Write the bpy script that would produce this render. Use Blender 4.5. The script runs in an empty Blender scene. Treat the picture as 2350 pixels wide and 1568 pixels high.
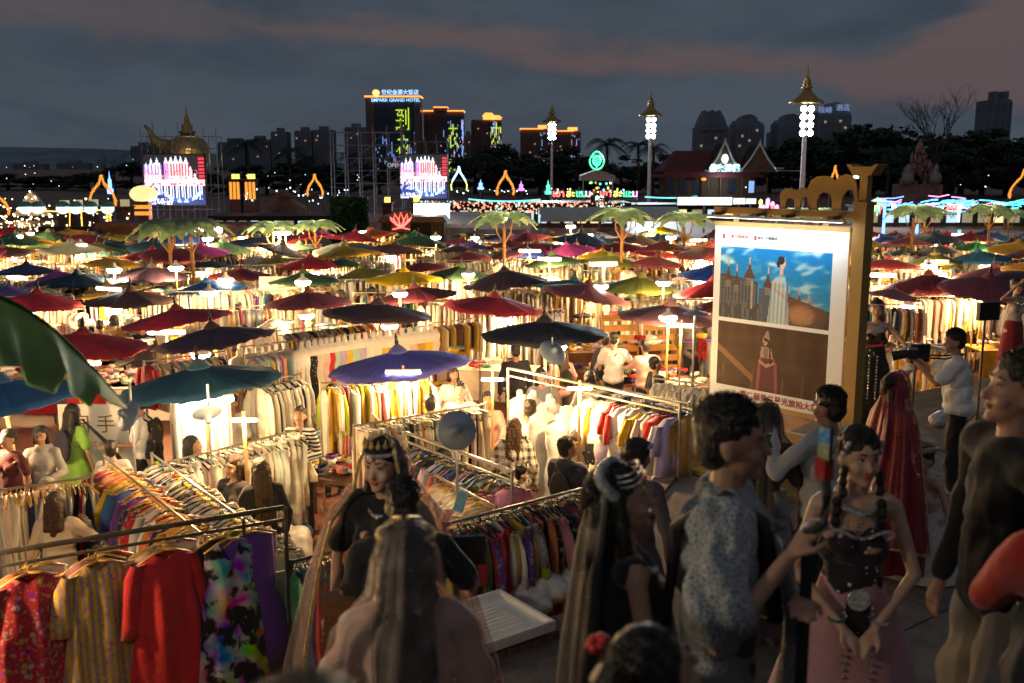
import bpy, math, random
import numpy as np
from mathutils import Vector, Matrix, Euler
from math import sin, cos, pi, radians, sqrt, atan2

S = bpy.context.scene
# ------------------------------------------------------------------ camera
CAM_H, PITCH, FPX = 4.6, radians(9.9), 35 / 36 * 2350
cam_d = bpy.data.cameras.new('camera')
cam_d.lens = 35; cam_d.sensor_width = 36; cam_d.clip_start = 0.05; cam_d.clip_end = 9000
cam_d.dof.use_dof = True; cam_d.dof.focus_distance = 13.0; cam_d.dof.aperture_fstop = 2.8
cam = bpy.data.objects.new('camera', cam_d)
cam.location = (0, 0, CAM_H); cam.rotation_euler = (pi / 2 - PITCH, 0, 0)
S.collection.objects.link(cam); S.camera = cam

# ------------------------------------------------------------------ dusk sky
SUN_EL, SUN_AZ = radians(-1.0), radians(200)
W = bpy.data.worlds.new('World'); S.world = W; W.use_nodes = True
nt = W.node_tree; nt.nodes.clear(); N, L = nt.nodes, nt.links
def wn(t, **k):
    n = N.new(t)
    for a, b in k.items(): setattr(n, a, b)
    return n
def wmath(op, a, b=None, c=None):
    n = wn('ShaderNodeMath', operation=op)
    for i, s in enumerate((a, b, c)):
        if s is None: continue
        if isinstance(s, (int, float)): n.inputs[i].default_value = s
        else: L.new(s, n.inputs[i])
    return n.outputs[0]
def wmix(f, a, b):
    n = wn('ShaderNodeMix', data_type='RGBA')
    for i, s in ((0, f), (6, a), (7, b)):
        if isinstance(s, (int, float)): n.inputs[i].default_value = s
        elif isinstance(s, tuple): n.inputs[i].default_value = (*s, 1)
        else: L.new(s, n.inputs[i])
    return n.outputs[2]
def wramp(x, lo, hi):
    n = wn('ShaderNodeMapRange', interpolation_type='SMOOTHSTEP')
    L.new(x, n.inputs[0]); n.inputs[1].default_value = lo; n.inputs[2].default_value = hi
    return n.outputs[0]
tc = wn('ShaderNodeTexCoord'); sep = wn('ShaderNodeSeparateXYZ'); L.new(tc.outputs['Generated'], sep.inputs[0])
X, Y, Z = sep.outputs
el = wmath('ARCTAN2', Z, wmath('SQRT', wmath('ADD', wmath('MULTIPLY', X, X), wmath('MULTIPLY', Y, Y))))
az = wmath('ARCTAN2', X, Y)
cmb = wn('ShaderNodeCombineXYZ')
L.new(az, cmb.inputs[0]); L.new(wmath('MULTIPLY', el, 2.6), cmb.inputs[1])
def wnoise(scale, det, rough, dist=0.0, off=0.0):
    n = wn('ShaderNodeTexNoise'); n.inputs['Scale'].default_value = scale
    n.inputs['Detail'].default_value = det; n.inputs['Roughness'].default_value = rough
    n.inputs['Distortion'].default_value = dist
    m = wn('ShaderNodeMapping'); m.inputs['Location'].default_value = (off, off * .7, 0)
    L.new(cmb.outputs[0], m.inputs[0]); L.new(m.outputs[0], n.inputs[0]); return n.outputs[0]
n1 = wnoise(5, 9, .55, .3, 3.1); n2 = wnoise(2.2, 4, .5, .2, 8.0); n3 = wnoise(14, 7, .6, .4, 1.0)
jit = wmath('ADD', wmath('MULTIPLY', wmath('SUBTRACT', n1, .5), .085), wmath('MULTIPLY', wmath('SUBTRACT', n3, .5), .03))
elj = wmath('ADD', el, jit)
# the low cloud bank sinks to the right, the high deck closes above; between them clear afterglow
low = wmath('SUBTRACT', .098, wmath('MULTIPLY', az, .11))
high = wmath('ADD', wmath('SUBTRACT', .142, wmath('MULTIPLY', az, .09)), wmath('MULTIPLY', wramp(az, .3, .5), .09))
gap = wmath('MULTIPLY', wramp(wmath('SUBTRACT', elj, low), -.004, .02), wramp(wmath('SUBTRACT', high, elj), 0.0, .03))
gap = wmath('MULTIPLY', gap, wramp(n2, .30, .52))
b2 = wmath('SUBTRACT', 1.0, wramp(wmath('ABSOLUTE', wmath('SUBTRACT', elj, .136)), .004, .022))
gap = wmath('MAXIMUM', gap, wmath('MULTIPLY', wmath('MULTIPLY', b2, wramp(az, -.2, -.32)), .6))
sky = wn('ShaderNodeTexSky', sky_type='NISHITA'); sky.sun_disc = False
sky.sun_elevation = SUN_EL; sky.sun_rotation = SUN_AZ; sky.altitude = 550; sky.air_density = 1.4; sky.dust_density = 3.0
clear = wmix(.8, sky.outputs[0], (.60, .47, .51))          # afterglow through dust
cl = wmix(wramp(el, .0, .22), (.33, .415, .53), (.29, .385, .50))
cl = wmix(wramp(n1, .35, .7), cl, (.205, .28, .375))
cl = wmix(wmath('MULTIPLY', wramp(n3, .45, .75), .25), cl, (.37, .40, .47))
col = wmix(gap, cl, clear)
bg = wn('ShaderNodeBackground'); bg.inputs[1].default_value = .2
L.new(col, bg.inputs[0]); out = wn('ShaderNodeOutputWorld'); L.new(bg.outputs[0], out.inputs[0])

# last soft light of the set sun, from behind the camera
sun_d = bpy.data.lights.new('sun', 'SUN'); sun_d.energy = .10; sun_d.angle = radians(60); sun_d.color = (1, .86, .78)
sun = bpy.data.objects.new('sun', sun_d); sun.rotation_euler = (radians(48), 0, radians(-20)); S.collection.objects.link(sun)

S.view_settings.view_transform = 'Standard'; S.view_settings.look = 'None'
S.view_settings.exposure = 0.0; S.view_settings.gamma = 1.0
S.render.engine = 'CYCLES'
C = S.cycles
C.use_denoising = True; C.use_adaptive_sampling = True; C.adaptive_threshold = .02
C.max_bounces = 5; C.diffuse_bounces = 4; C.glossy_bounces = 2; C.transmission_bounces = 3; C.transparent_max_bounces = 12
C.sample_clamp_indirect = 8.0; C.caustics_reflective = False; C.caustics_refractive = False
C.use_light_tree = True
S.render.use_persistent_data = False
# ------------------------------------------------------------------ helpers
R = random.Random(7)
ALL = []                     # every object is linked at the very end
def link(o): ALL.append(o); return o
def ray(u, v):               # direction through a point of the 2350 px wide picture
    x, y = (u - 1175) / FPX, (784 - v) / FPX
    return Vector((x, cos(PITCH) + y * sin(PITCH), -sin(PITCH) + y * cos(PITCH)))
def pz(u, v, z):             # ... where it meets height z
    d = ray(u, v); return Vector((0, 0, CAM_H)) + d * ((z - CAM_H) / d.z)
def pd(u, v, dist):          # ... at distance dist in front of the camera
    d = ray(u, v); return Vector((0, 0, CAM_H)) + d * (dist / d.y)
def tag(o, label=None, cat=None, group=None, kind=None):
    if label: o['label'] = label
    if cat: o['category'] = cat
    if group: o['group'] = group
    if kind: o['kind'] = kind
    return o
def empty(name, loc=(0, 0, 0), rz=0, label=None, cat=None, group=None, parent=None):
    o = bpy.data.objects.new(name, None); o.location = loc; o.rotation_euler = (0, 0, rz)
    o.empty_display_size = .1
    if parent: o.parent = parent
    return link(tag(o, label, cat, group))
def kids(o): return [c for c in ALL if c.parent is o]
CHILD = {}
def setparent(o, p):
    o.parent = p; CHILD.setdefault(p.name, []).append(o)
def copytree(o, parent=None):
    c = o.copy(); link(c)
    if parent is not None: setparent(c, parent)
    for ch in CHILD.get(o.name, []): copytree(ch, c)
    return c
def obj(name, me, parent=None, col=None, loc=None, rot=None):
    o = bpy.data.objects.new(name, me); link(o)
    if parent is not None: setparent(o, parent)
    if col is not None: o.color = (*col[:3], 1)
    if loc is not None: o.location = loc
    if rot is not None: o.rotation_euler = rot
    return o

# ---- materials
MATS = {}
def newmat(name):
    m = bpy.data.materials.new(name); m.use_nodes = True; t = m.node_tree
    return m, t, t.nodes['Principled BSDF']
def nd(t, ty, **k):
    n = t.nodes.new(ty)
    for a, b in k.items(): setattr(n, a, b)
    return n
def mmix(t, f, a, b, mode='MIX'):
    n = nd(t, 'ShaderNodeMix', data_type='RGBA', blend_type=mode)
    for i, s in ((0, f), (6, a), (7, b)):
        if isinstance(s, (int, float)): n.inputs[i].default_value = s
        elif isinstance(s, tuple): n.inputs[i].default_value = (*s[:3], 1)
        else: t.links.new(s, n.inputs[i])
    return n.outputs[2]
def mnoise(t, scale, detail=4, coord='Object', rough=.55):
    tcn = nd(t, 'ShaderNodeTexCoord'); n = nd(t, 'ShaderNodeTexNoise')
    n.inputs['Scale'].default_value = scale; n.inputs['Detail'].default_value = detail; n.inputs['Roughness'].default_value = rough
    t.links.new(tcn.outputs[coord], n.inputs[0]); return n.outputs[0]
def mramp(t, x, lo, hi):
    n = nd(t, 'ShaderNodeMapRange', interpolation_type='SMOOTHSTEP'); t.links.new(x, n.inputs[0])
    n.inputs[1].default_value = lo; n.inputs[2].default_value = hi; return n.outputs[0]
def mmath(t, op, a, b=None):
    n = nd(t, 'ShaderNodeMath', operation=op)
    for i, s in enumerate((a, b)):
        if s is None: continue
        if isinstance(s, (int, float)): n.inputs[i].default_value = s
        else: t.links.new(s, n.inputs[i])
    return n.outputs[0]
def mbump(t, b, h, s=.3, d=.01):
    n = nd(t, 'ShaderNodeBump'); n.inputs['Strength'].default_value = s; n.inputs['Distance'].default_value = d
    t.links.new(h, n.inputs['Height']); t.links.new(n.outputs[0], b.inputs['Normal'])
def mat(name, col, rough=.6, metal=0., var=.25, scale=6., bump=.15, spec=.4, col2=None):
    if name in MATS: return MATS[name]
    m, t, b = newmat(name); n = mnoise(t, scale)
    dark = tuple(c * (1 - var) for c in col) if col2 is None else col2
    lite = tuple(min(1, c * (1 + var * .6)) for c in col)
    t.links.new(mmix(t, mramp(t, n, .3, .7), dark, lite), b.inputs['Base Color'])
    b.inputs['Roughness'].default_value = rough; b.inputs['Metallic'].default_value = metal
    b.inputs['Specular IOR Level'].default_value = spec
    if bump: mbump(t, b, mnoise(t, scale * 4), bump, .02)
    MATS[name] = m; return m
def translucent(m, f):
    t = m.node_tree; b = t.nodes['Principled BSDF']; tr = nd(t, 'ShaderNodeBsdfTranslucent'); mx = nd(t, 'ShaderNodeMixShader'); mx.inputs[0].default_value = f
    t.links.new(b.inputs['Base Color'].links[0].from_socket, tr.inputs[0]); t.links.new(b.outputs[0], mx.inputs[1]); t.links.new(tr.outputs[0], mx.inputs[2]); t.links.new(mx.outputs[0], t.nodes['Material Output'].inputs[0]); return m
def emit(name, col, st, sample=False):
    if name in MATS: return MATS[name]
    m, t, b = newmat(name); b.inputs['Base Color'].default_value = (*[c * .6 for c in col], 1)
    b.inputs['Emission Color'].default_value = (*col, 1)
    n = mnoise(t, 3.0, 2); v = nd(t, 'ShaderNodeMapRange'); t.links.new(n, v.inputs[0])
    v.inputs[3].default_value = st * .8; v.inputs[4].default_value = st * 1.2
    t.links.new(v.outputs[0], b.inputs['Emission Strength'])
    if not sample: m.cycles.emission_sampling = 'NONE'
    MATS[name] = m; return m
def cloth_mat(name, rough=.85, trans=.0, pattern=None, sheen=.2, scale=1., col2=(.7, .6, .4), attr=False, bump=.25):
    """woven cloth, coloured by the object's own colour (or a colour attribute)"""
    if name in MATS: return MATS[name]
    m, t, b = newmat(name)
    if attr:
        base = nd(t, 'ShaderNodeVertexColor', layer_name='Col').outputs[0]
    else:
        base = nd(t, 'ShaderNodeObjectInfo').outputs['Color']
    oi = nd(t, 'ShaderNodeObjectInfo'); tcn = nd(t, 'ShaderNodeTexCoord')
    mp = nd(t, 'ShaderNodeVectorMath', operation='ADD'); t.links.new(tcn.outputs['Object'], mp.inputs[0])
    cx = nd(t, 'ShaderNodeCombineXYZ'); rnd = mmath(t, 'MULTIPLY', oi.outputs['Random'], 37.0)
    for i in range(3): t.links.new(rnd, cx.inputs[i])
    t.links.new(cx.outputs[0], mp.inputs[1]); co = mp.outputs[0]
    def noi(s, d=3):
        n = nd(t, 'ShaderNodeTexNoise'); n.inputs['Scale'].default_value = s; n.inputs['Detail'].default_value = d
        t.links.new(co, n.inputs[0]); return n.outputs[0], n.outputs[1]
    f, fc = noi(7 * scale)
    c = mmix(t, mmath(t, 'MULTIPLY', mramp(t, f, .35, .75), .3), base, mmix(t, .5, base, (.02, .018, .016)))
    if pattern in ('floral', 'ethnic', 'mix'):
        vo = nd(t, 'ShaderNodeTexVoronoi'); vo.inputs['Scale'].default_value = (16 if pattern == 'floral' else 24) * scale
        t.links.new(co, vo.inputs[0])
        hs = nd(t, 'ShaderNodeHueSaturation'); hs.inputs['Saturation'].default_value = 1.3; hs.inputs['Value'].default_value = .55
        t.links.new(vo.outputs['Color'], hs.inputs['Color'])
        c = mmix(t, mmath(t, 'MULTIPLY', mramp(t, vo.outputs['Distance'], .40, .24), .6), c, hs.outputs[0])
        f2, _ = noi(30 * scale)
        c = mmix(t, mmath(t, 'MULTIPLY', mramp(t, f2, .54, .64), .28), c, col2)
    if pattern in ('ethnic', 'stripe', 'vstripe'):
        sx = nd(t, 'ShaderNodeSeparateXYZ'); t.links.new(tcn.outputs['Object'], sx.inputs[0])
        ax = sx.outputs[2] if pattern == 'stripe' else sx.outputs[0]
        w = mmath(t, 'SINE', mmath(t, 'MULTIPLY', ax, 130.0 * scale))
        c = mmix(t, mmath(t, 'MULTIPLY', mramp(t, w, -.1, .1), 1.0 if pattern == 'stripe' else .55), c, col2)
    if pattern == 'plaid':
        sx = nd(t, 'ShaderNodeSeparateXYZ'); t.links.new(tcn.outputs['Object'], sx.inputs[0])
        a = mramp(t, mmath(t, 'SINE', mmath(t, 'MULTIPLY', mmath(t, 'ADD', sx.outputs[0], sx.outputs[1]), 62.)), .15, .3)
        z = mramp(t, mmath(t, 'SINE', mmath(t, 'MULTIPLY', sx.outputs[2], 62.)), .15, .3)
        c = mmix(t, mmath(t, 'MULTIPLY', mmath(t, 'ADD', a, z), .48), c, col2)
    if pattern == 'dots':
        vo = nd(t, 'ShaderNodeTexVoronoi'); vo.inputs['Scale'].default_value = 22 * scale; t.links.new(co, vo.inputs[0])
        c = mmix(t, mramp(t, vo.outputs['Distance'], .2, .14), c, col2)
    if pattern == 'lace':
        vo = nd(t, 'ShaderNodeTexVoronoi', feature='DISTANCE_TO_EDGE'); vo.inputs['Scale'].default_value = 75 * scale; t.links.new(co, vo.inputs[0])
        c = mmix(t, mmath(t, 'MULTIPLY', mramp(t, vo.outputs['Distance'], .06, .2), .7), c, col2)
        sx = nd(t, 'ShaderNodeSeparateXYZ'); t.links.new(tcn.outputs['Object'], sx.inputs[0]); f4, _ = noi(9)
        zz = mmath(t, 'ADD', sx.outputs[2], mmath(t, 'MULTIPLY', f4, .12)); bd = mmath(t, 'MULTIPLY', mramp(t, zz, 1.12, 1.2), mramp(t, zz, 1.34, 1.27)); c = mmix(t, mmath(t, 'MULTIPLY', bd, .75), c, (.025, .025, .028))
    if pattern == 'tiedye':
        hs = nd(t, 'ShaderNodeHueSaturation'); hs.inputs['Saturation'].default_value = 2.6; hs.inputs['Value'].default_value = .8
        f3, c3 = noi(4.2, 2); t.links.new(c3, hs.inputs['Color'])
        c = mmix(t, mramp(t, f, .42, .52), (.015, .015, .018), hs.outputs[0])
    if pattern == 'sequin':
        vo = nd(t, 'ShaderNodeTexVoronoi'); vo.inputs['Scale'].default_value = 70; t.links.new(co, vo.inputs[0])
        c = mmix(t, mramp(t, vo.outputs['Distance'], .25, .2), c, (.9, .85, .8)); b.inputs['Roughness'].default_value = .3
    t.links.new(c, b.inputs['Base Color']); b.inputs['Roughness'].default_value = rough
    b.inputs['Specular IOR Level'].default_value = .2
    b.inputs['Sheen Weight'].default_value = sheen
    fb, _ = noi(18 * scale, 4)
    mbump(t, b, fb, bump, .03)
    if trans:
        o = t.nodes['Material Output']; tb = nd(t, 'ShaderNodeBsdfTransparent'); mx = nd(t, 'ShaderNodeMixShader')
        mx.inputs[0].default_value = trans; t.links.new(b.outputs[0], mx.inputs[1]); t.links.new(tb.outputs[0], mx.inputs[2])
        t.links.new(mx.outputs[0], o.inputs[0])
    MATS[name] = m; return m

# ---- geometry collector
_sph = {}
def sphere_t(n, m):
    if (n, m) not in _sph:
        v = [(0, 0, 1)]
        for j in range(1, m):
            a = pi * j / m
            v += [(sin(a) * cos(2 * pi * i / n), sin(a) * sin(2 * pi * i / n), cos(a)) for i in range(n)]
        v.append((0, 0, -1)); f = [(0, 1 + i, 1 + (i + 1) % n) for i in range(n)]
        for j in range(m - 2):
            a = 1 + j * n
            f += [(a + i, a + n + i, a + n + (i + 1) % n, a + (i + 1) % n) for i in range(n)]
        a = 1 + (m - 2) * n; e = len(v) - 1
        f += [(a + i, e, a + (i + 1) % n) for i in range(n)]
        _sph[(n, m)] = (np.array(v), f)
    return _sph[(n, m)]
def frame(d):
    d = Vector(d).normalized(); a = Vector((0, 0, 1)) if abs(d.z) < .95 else Vector((1, 0, 0))
    x = a.cross(d).normalized(); return x, d.cross(x), d
class G:
    def __init__(s): s.v = []; s.f = []; s.m = []; s.k = 0
    def add(s, v, f, mi=0):
        b = len(s.v); s.v += [tuple(p) for p in v]; s.f += [tuple(i + b for i in q) for q in f]; s.m += [mi] * len(f); return s
    def box(s, c, d, rz=0, mi=0, rot=None):
        x, y, z = (q / 2 for q in d); P = [(a, b, e) for e in (-z, z) for b in (-y, y) for a in (-x, x)]
        M = rot if rot is not None else Matrix.Rotation(rz, 3, 'Z'); c = Vector(c)
        return s.add([c + M @ Vector(p) for p in P], [(0, 2, 3, 1), (4, 5, 7, 6), (0, 1, 5, 4), (2, 6, 7, 3), (0, 4, 6, 2), (1, 3, 7, 5)], mi)
    def bb(s, x0, x1, y0, y1, z0, z1, mi=0):
        return s.box(((x0 + x1) / 2, (y0 + y1) / 2, (z0 + z1) / 2), (x1 - x0, y1 - y0, z1 - z0), 0, mi)
    def cyl(s, p0, p1, r0, r1=None, n=8, mi=0, cap=True):
        r1 = r0 if r1 is None else r1; p0, p1 = Vector(p0), Vector(p1); x, y, _ = frame(p1 - p0); v = []
        for p, r in ((p0, r0), (p1, r1)):
            v += [p + (x * cos(2 * pi * i / n) + y * sin(2 * pi * i / n)) * r for i in range(n)]
        f = [(i, (i + 1) % n, n + (i + 1) % n, n + i) for i in range(n)]
        if cap: f += [tuple(range(n))[::-1], tuple(range(n, 2 * n))]
        return s.add(v, f, mi)
    def capsule(s, p0, p1, r0, r1, n=10, flat=1.0):
        p0, p1 = Vector(p0), Vector(p1); x, y, d = frame(p1 - p0); v = [p0 - d * r0]; rings = []
        for p, r, sg in ((p0, r0, -1), (p1, r1, 1)):
            for a in ((60, 30, 0) if sg < 0 else (0, 30, 60)):
                a = radians(a); rings.append((p + d * (sg * r * sin(a)), r * cos(a)))
        for c, r in rings: v += [c + (x * cos(2 * pi * i / n) + y * sin(2 * pi * i / n) * flat) * r for i in range(n)]
        v.append(p1 + d * r1); f = [(0, 1 + (i + 1) % n, 1 + i) for i in range(n)]
        for j in range(len(rings) - 1):
            a = 1 + j * n; f += [(a + i, a + (i + 1) % n, a + n + (i + 1) % n, a + n + i) for i in range(n)]
        a = 1 + (len(rings) - 1) * n; e = len(v) - 1
        f += [(a + i, a + (i + 1) % n, e) for i in range(n)]
        return s.add(v, f)
    def ell(s, c, r, mi=0, n=12, m=8, rot=None):
        v, f = sphere_t(n, m); v = v * np.array(r if hasattr(r, '__len__') else (r, r, r))
        if rot is not None: v = v @ np.array(rot).T
        return s.add(v + np.array(c), f, mi)
    def lathe(s, prof, c=(0, 0, 0), n=16, mi=0, sx=1, sy=1, caps=True):
        v = []; f = []
        for r, z in prof: v += [(c[0] + r * sx * cos(2 * pi * i / n), c[1] + r * sy * sin(2 * pi * i / n), c[2] + z) for i in range(n)]
        for j in range(len(prof) - 1):
            a = j * n; f += [(a + i, a + (i + 1) % n, a + n + (i + 1) % n, a + n + i) for i in range(n)]
        if caps: f += [tuple(range(n))[::-1], tuple(range((len(prof) - 1) * n, len(prof) * n))]
        return s.add(v, f, mi)
    def tube(s, pts, r, n=6, mi=0):
        pts = [Vector(p) for p in pts]; v = []; f = []; rr = r if hasattr(r, '__len__') else [r] * len(pts)
        for k, p in enumerate(pts):
            x, y, _ = frame(pts[min(k + 1, len(pts) - 1)] - pts[max(k - 1, 0)])
            v += [p + (x * cos(2 * pi * i / n) + y * sin(2 * pi * i / n)) * rr[k] for i in range(n)]
        for k in range(len(pts) - 1):
            a = k * n; f += [(a + i, a + (i + 1) % n, a + n + (i + 1) % n, a + n + i) for i in range(n)]
        f += [tuple(range(n))[::-1], tuple(range((len(pts) - 1) * n, len(pts) * n))]
        return s.add(v, f, mi)
    def prism(s, poly, y0, y1, mi=0):            # polygon in xz, extruded along y
        n = len(poly); v = [(p[0], y0, p[1]) for p in poly] + [(p[0], y1, p[1]) for p in poly]
        f = [tuple(range(n)), tuple(range(n, 2 * n))[::-1]] + [(i, n + i, n + (i + 1) % n, (i + 1) % n) for i in range(n)]
        return s.add(v, f, mi)
    def mesh(s, name, mats, smooth=False):
        me = bpy.data.meshes.new(name); me.from_pydata([tuple(p) for p in s.v], [], s.f)
        for m in (mats if isinstance(mats, (list, tuple)) else [mats]): me.materials.append(m)
        if any(s.m): me.polygons.foreach_set('material_index', s.m)
        if smooth: me.polygons.foreach_set('use_smooth', [True] * len(s.f))
        return me
    def build(s, name, mats, parent=None, smooth=False, col=None, loc=None, rot=None):
        return obj(name, s.mesh(name, mats, smooth), parent, col, loc, rot)
def npmesh(name, V, F, mats, smooth=False, cols=None):
    """big mesh from arrays; cols = one linear colour per face"""
    me = bpy.data.meshes.new(name); V = np.asarray(V, np.float32); F = np.asarray(F, np.int32); n, k = F.shape
    me.vertices.add(len(V)); me.vertices.foreach_set('co', V.ravel()); me.loops.add(n * k); me.loops.foreach_set('vertex_index', F.ravel())
    me.polygons.add(n); me.polygons.foreach_set('loop_start', np.arange(0, n * k, k, dtype=np.int32))
    if smooth: me.polygons.foreach_set('use_smooth', np.ones(n, bool))
    if cols is not None:
        a = me.color_attributes.new('Col', 'FLOAT_COLOR', 'CORNER'); c = np.ones((n, k, 4), np.float32); c[:, :, :3] = np.asarray(cols)[:, None, :]
        a.data.foreach_set('color', c.ravel())
    for m in (mats if isinstance(mats, (list, tuple)) else [mats]): me.materials.append(m)
    me.update(calc_edges=True); me.validate(); return me

# ---- temporary object for evaluating text and voxel surfaces
def evalmesh(o):
    S.collection.objects.link(o); dg = bpy.context.evaluated_depsgraph_get(); dg.update()
    me = bpy.data.meshes.new_from_object(o.evaluated_get(dg)); bpy.data.objects.remove(o); return me
_txt = {}
def textmesh(body, size=1.0, extrude=.0, bold=0.0):
    c = bpy.data.curves.new('text', 'FONT'); c.body = body; c.size = size; c.extrude = extrude; c.offset = bold
    c.align_x = 'CENTER'; c.align_y = 'CENTER'; c.resolution_u = 3
    me = evalmesh(bpy.data.objects.new('text', c)); return me
def text(name, body, size, m, loc, rz=0, extrude=.01, parent=None, bold=0., wide=1., rx=pi / 2):
    me = textmesh(body, size, extrude, bold); me.materials.clear(); me.materials.append(m)
    o = obj(name, me, parent, None, loc, (rx, 0, rz)); o.scale = (wide, 1, 1); return o
def glyph_bits(body, w, h):                    # bitmap of a text, rows from the top
    me = textmesh(body, 1.0); me.calc_loop_triangles()
    V = np.array([v.co[:2] for v in me.vertices]); T = np.array([t.vertices[:] for t in me.loop_triangles])
    lo, hi = V.min(0), V.max(0); V = (V - lo) / (hi - lo)
    gx, gy = np.meshgrid((np.arange(w) + .5) / w, 1 - (np.arange(h) + .5) / h); P = np.stack([gx.ravel(), gy.ravel()], 1)
    inside = np.zeros(len(P), bool)
    for a, b, c in T:
        A, B, Cc = V[a], V[b], V[c]
        d1 = (B[0] - A[0]) * (P[:, 1] - A[1]) - (B[1] - A[1]) * (P[:, 0] - A[0])
        d2 = (Cc[0] - B[0]) * (P[:, 1] - B[1]) - (Cc[1] - B[1]) * (P[:, 0] - B[0])
        d3 = (A[0] - Cc[0]) * (P[:, 1] - Cc[1]) - (A[1] - Cc[1]) * (P[:, 0] - Cc[0])
        inside |= ((d1 >= 0) & (d2 >= 0) & (d3 >= 0)) | ((d1 <= 0) & (d2 <= 0) & (d3 <= 0))
    return inside.reshape(h, w)
def voxel(g, vs, smooth=4, name='body', wrinkle=0., wf=30., seed=0):
    me = bpy.data.meshes.new(name); me.from_pydata([tuple(p) for p in g.v], [], g.f)
    o = bpy.data.objects.new('tmp', me)
    m = o.modifiers.new('r', 'REMESH'); m.mode = 'VOXEL'; m.voxel_size = vs; m.use_smooth_shade = True
    if smooth: q = o.modifiers.new('s', 'SMOOTH'); q.factor = .5; q.iterations = smooth
    r = evalmesh(o); bpy.data.meshes.remove(me)
    if wrinkle:
        n = len(r.vertices); co = np.empty(n * 3, np.float32); r.vertices.foreach_get('co', co); co = co.reshape(-1, 3)
        no = np.empty(n * 3, np.float32); r.vertices.foreach_get('normal', no); no = no.reshape(-1, 3)
        x, y, z = co.T; s = seed * 1.7
        w = np.sin(wf * (x * .9 + .55 * z) + 2 * np.sin(9 * z + s) + s) + .7 * np.sin(wf * 1.3 * (y + .8 * z) + 2.2 * np.sin(11 * x + s)) + .5 * np.sin(wf * .7 * (x - y - .9 * z) + s)
        co += no * (w * wrinkle)[:, None]; r.vertices.foreach_set('co', co.ravel()); r.update()
    return r

# ---- little painter for prints and screens
class Paint:
    def __init__(s, w, h, col=(1, 1, 1)):
        s.w, s.h = w, h; s.a = np.ones((h, w, 3)) * np.array(col); s.x, s.y = np.meshgrid((np.arange(w) + .5) / w, (np.arange(h) + .5) / h)
    def put(s, mask, col, al=1.): 
        mk = (mask * al)[..., None]; s.a = s.a * (1 - mk) + np.array(col) * mk
    def poly(s, pts, col, al=1.):
        ins = np.zeros((s.h, s.w), bool); n = len(pts)
        for i in range(n):
            x0, y0 = pts[i]; x1, y1 = pts[(i + 1) % n]
            if y0 == y1: continue
            ins ^= ((y0 > s.y) != (y1 > s.y)) & (s.x < (x1 - x0) * (s.y - y0) / (y1 - y0) + x0)
        s.put(ins, col, al)
    def ell(s, cx, cy, rx, ry, col, al=1., soft=0.):
        d = ((s.x - cx) / rx) ** 2 + ((s.y - cy) / ry) ** 2
        s.put(np.clip((1 - d) / soft, 0, 1) if soft else d < 1, col, al)
    def noise(s, fx, fy, seed=0):
        r = np.random.RandomState(seed); q = np.zeros((s.h, s.w))
        for k in range(9):
            a, b, p = r.normal(0, fx), r.normal(0, fy), r.rand() * 6.3
            q += np.sin(a * s.x * 6.3 + b * s.y * 6.3 + p) / 3
        return q
    def sheet(s, name, size, m, parent=None, loc=(0, 0, 0), rot=(pi / 2, 0, 0), thick=0.):
        w, h = s.w, s.h; X, Y = np.meshgrid(np.linspace(-size[0] / 2, size[0] / 2, w + 1), np.linspace(size[1] / 2, -size[1] / 2, h + 1))
        V = np.stack([X.ravel(), Y.ravel(), np.zeros(X.size)], 1); i = np.arange(h * w); rr, cc = i // w, i % w; a = rr * (w + 1) + cc
        F = np.stack([a, a + w + 1, a + w + 2, a + 1], 1)
        return obj(name, npmesh(name, V, F, m, cols=s.a.reshape(-1, 3)), parent, None, loc, rot)
def print_mat(name, st=0., rough=.5, gain=1.):
    if name in MATS: return MATS[name]
    m, t, b = newmat(name); c = nd(t, 'ShaderNodeVertexColor', layer_name='Col').outputs[0]
    b.inputs['Roughness'].default_value = rough
    if st:
        b.inputs['Base Color'].default_value = (.02, .02, .02, 1); t.links.new(c, b.inputs['Emission Color']); b.inputs['Emission Strength'].default_value = st
        m.cycles.emission_sampling = 'NONE'
    else: t.links.new(c, b.inputs['Base Color']); b.inputs['Specular IOR Level'].default_value = .2; mbump(t, b, mnoise(t, 9), .05, .02)
    MATS[name] = m; return m
def lamp(name, loc, power, col, parent=None, r=.06, spot=None):
    l = bpy.data.lights.new(name, 'SPOT' if spot else 'POINT'); l.energy = power; l.color = col; l.shadow_soft_size = r
    o = bpy.data.objects.new(name, l); o.location = loc; link(o)
    if spot: l.spot_size = spot[0]; l.spot_blend = .6; o.rotation_euler = spot[1]
    if parent is not None: setparent(o, parent)
    return o
# ------------------------------------------------------------------ ground, platform, steps
PZ = 1.25                                   # height of the stone terrace the crowd stands on
def brick_mat():
    m, t, b = newmat('brick_paving'); tcn = nd(t, 'ShaderNodeTexCoord'); br = nd(t, 'ShaderNodeTexBrick')
    mp = nd(t, 'ShaderNodeMapping'); mp.inputs['Rotation'].default_value = (0, 0, .5); t.links.new(tcn.outputs['Object'], mp.inputs[0])
    t.links.new(mp.outputs[0], br.inputs['Vector']); br.inputs['Scale'].default_value = 2.2
    br.inputs['Color1'].default_value = (.30, .115, .06, 1); br.inputs['Color2'].default_value = (.22, .085, .05, 1); br.inputs['Mortar'].default_value = (.12, .07, .05, 1)
    br.inputs['Mortar Size'].default_value = .012
    n = mnoise(t, .9, 6); c = mmix(t, mmath(t, 'MULTIPLY', mramp(t, n, .4, .7), .55), br.outputs[0], (.10, .055, .04))
    t.links.new(c, b.inputs['Base Color']); b.inputs['Roughness'].default_value = .55; mbump(t, b, br.outputs[1], .25, .01); return m
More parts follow.
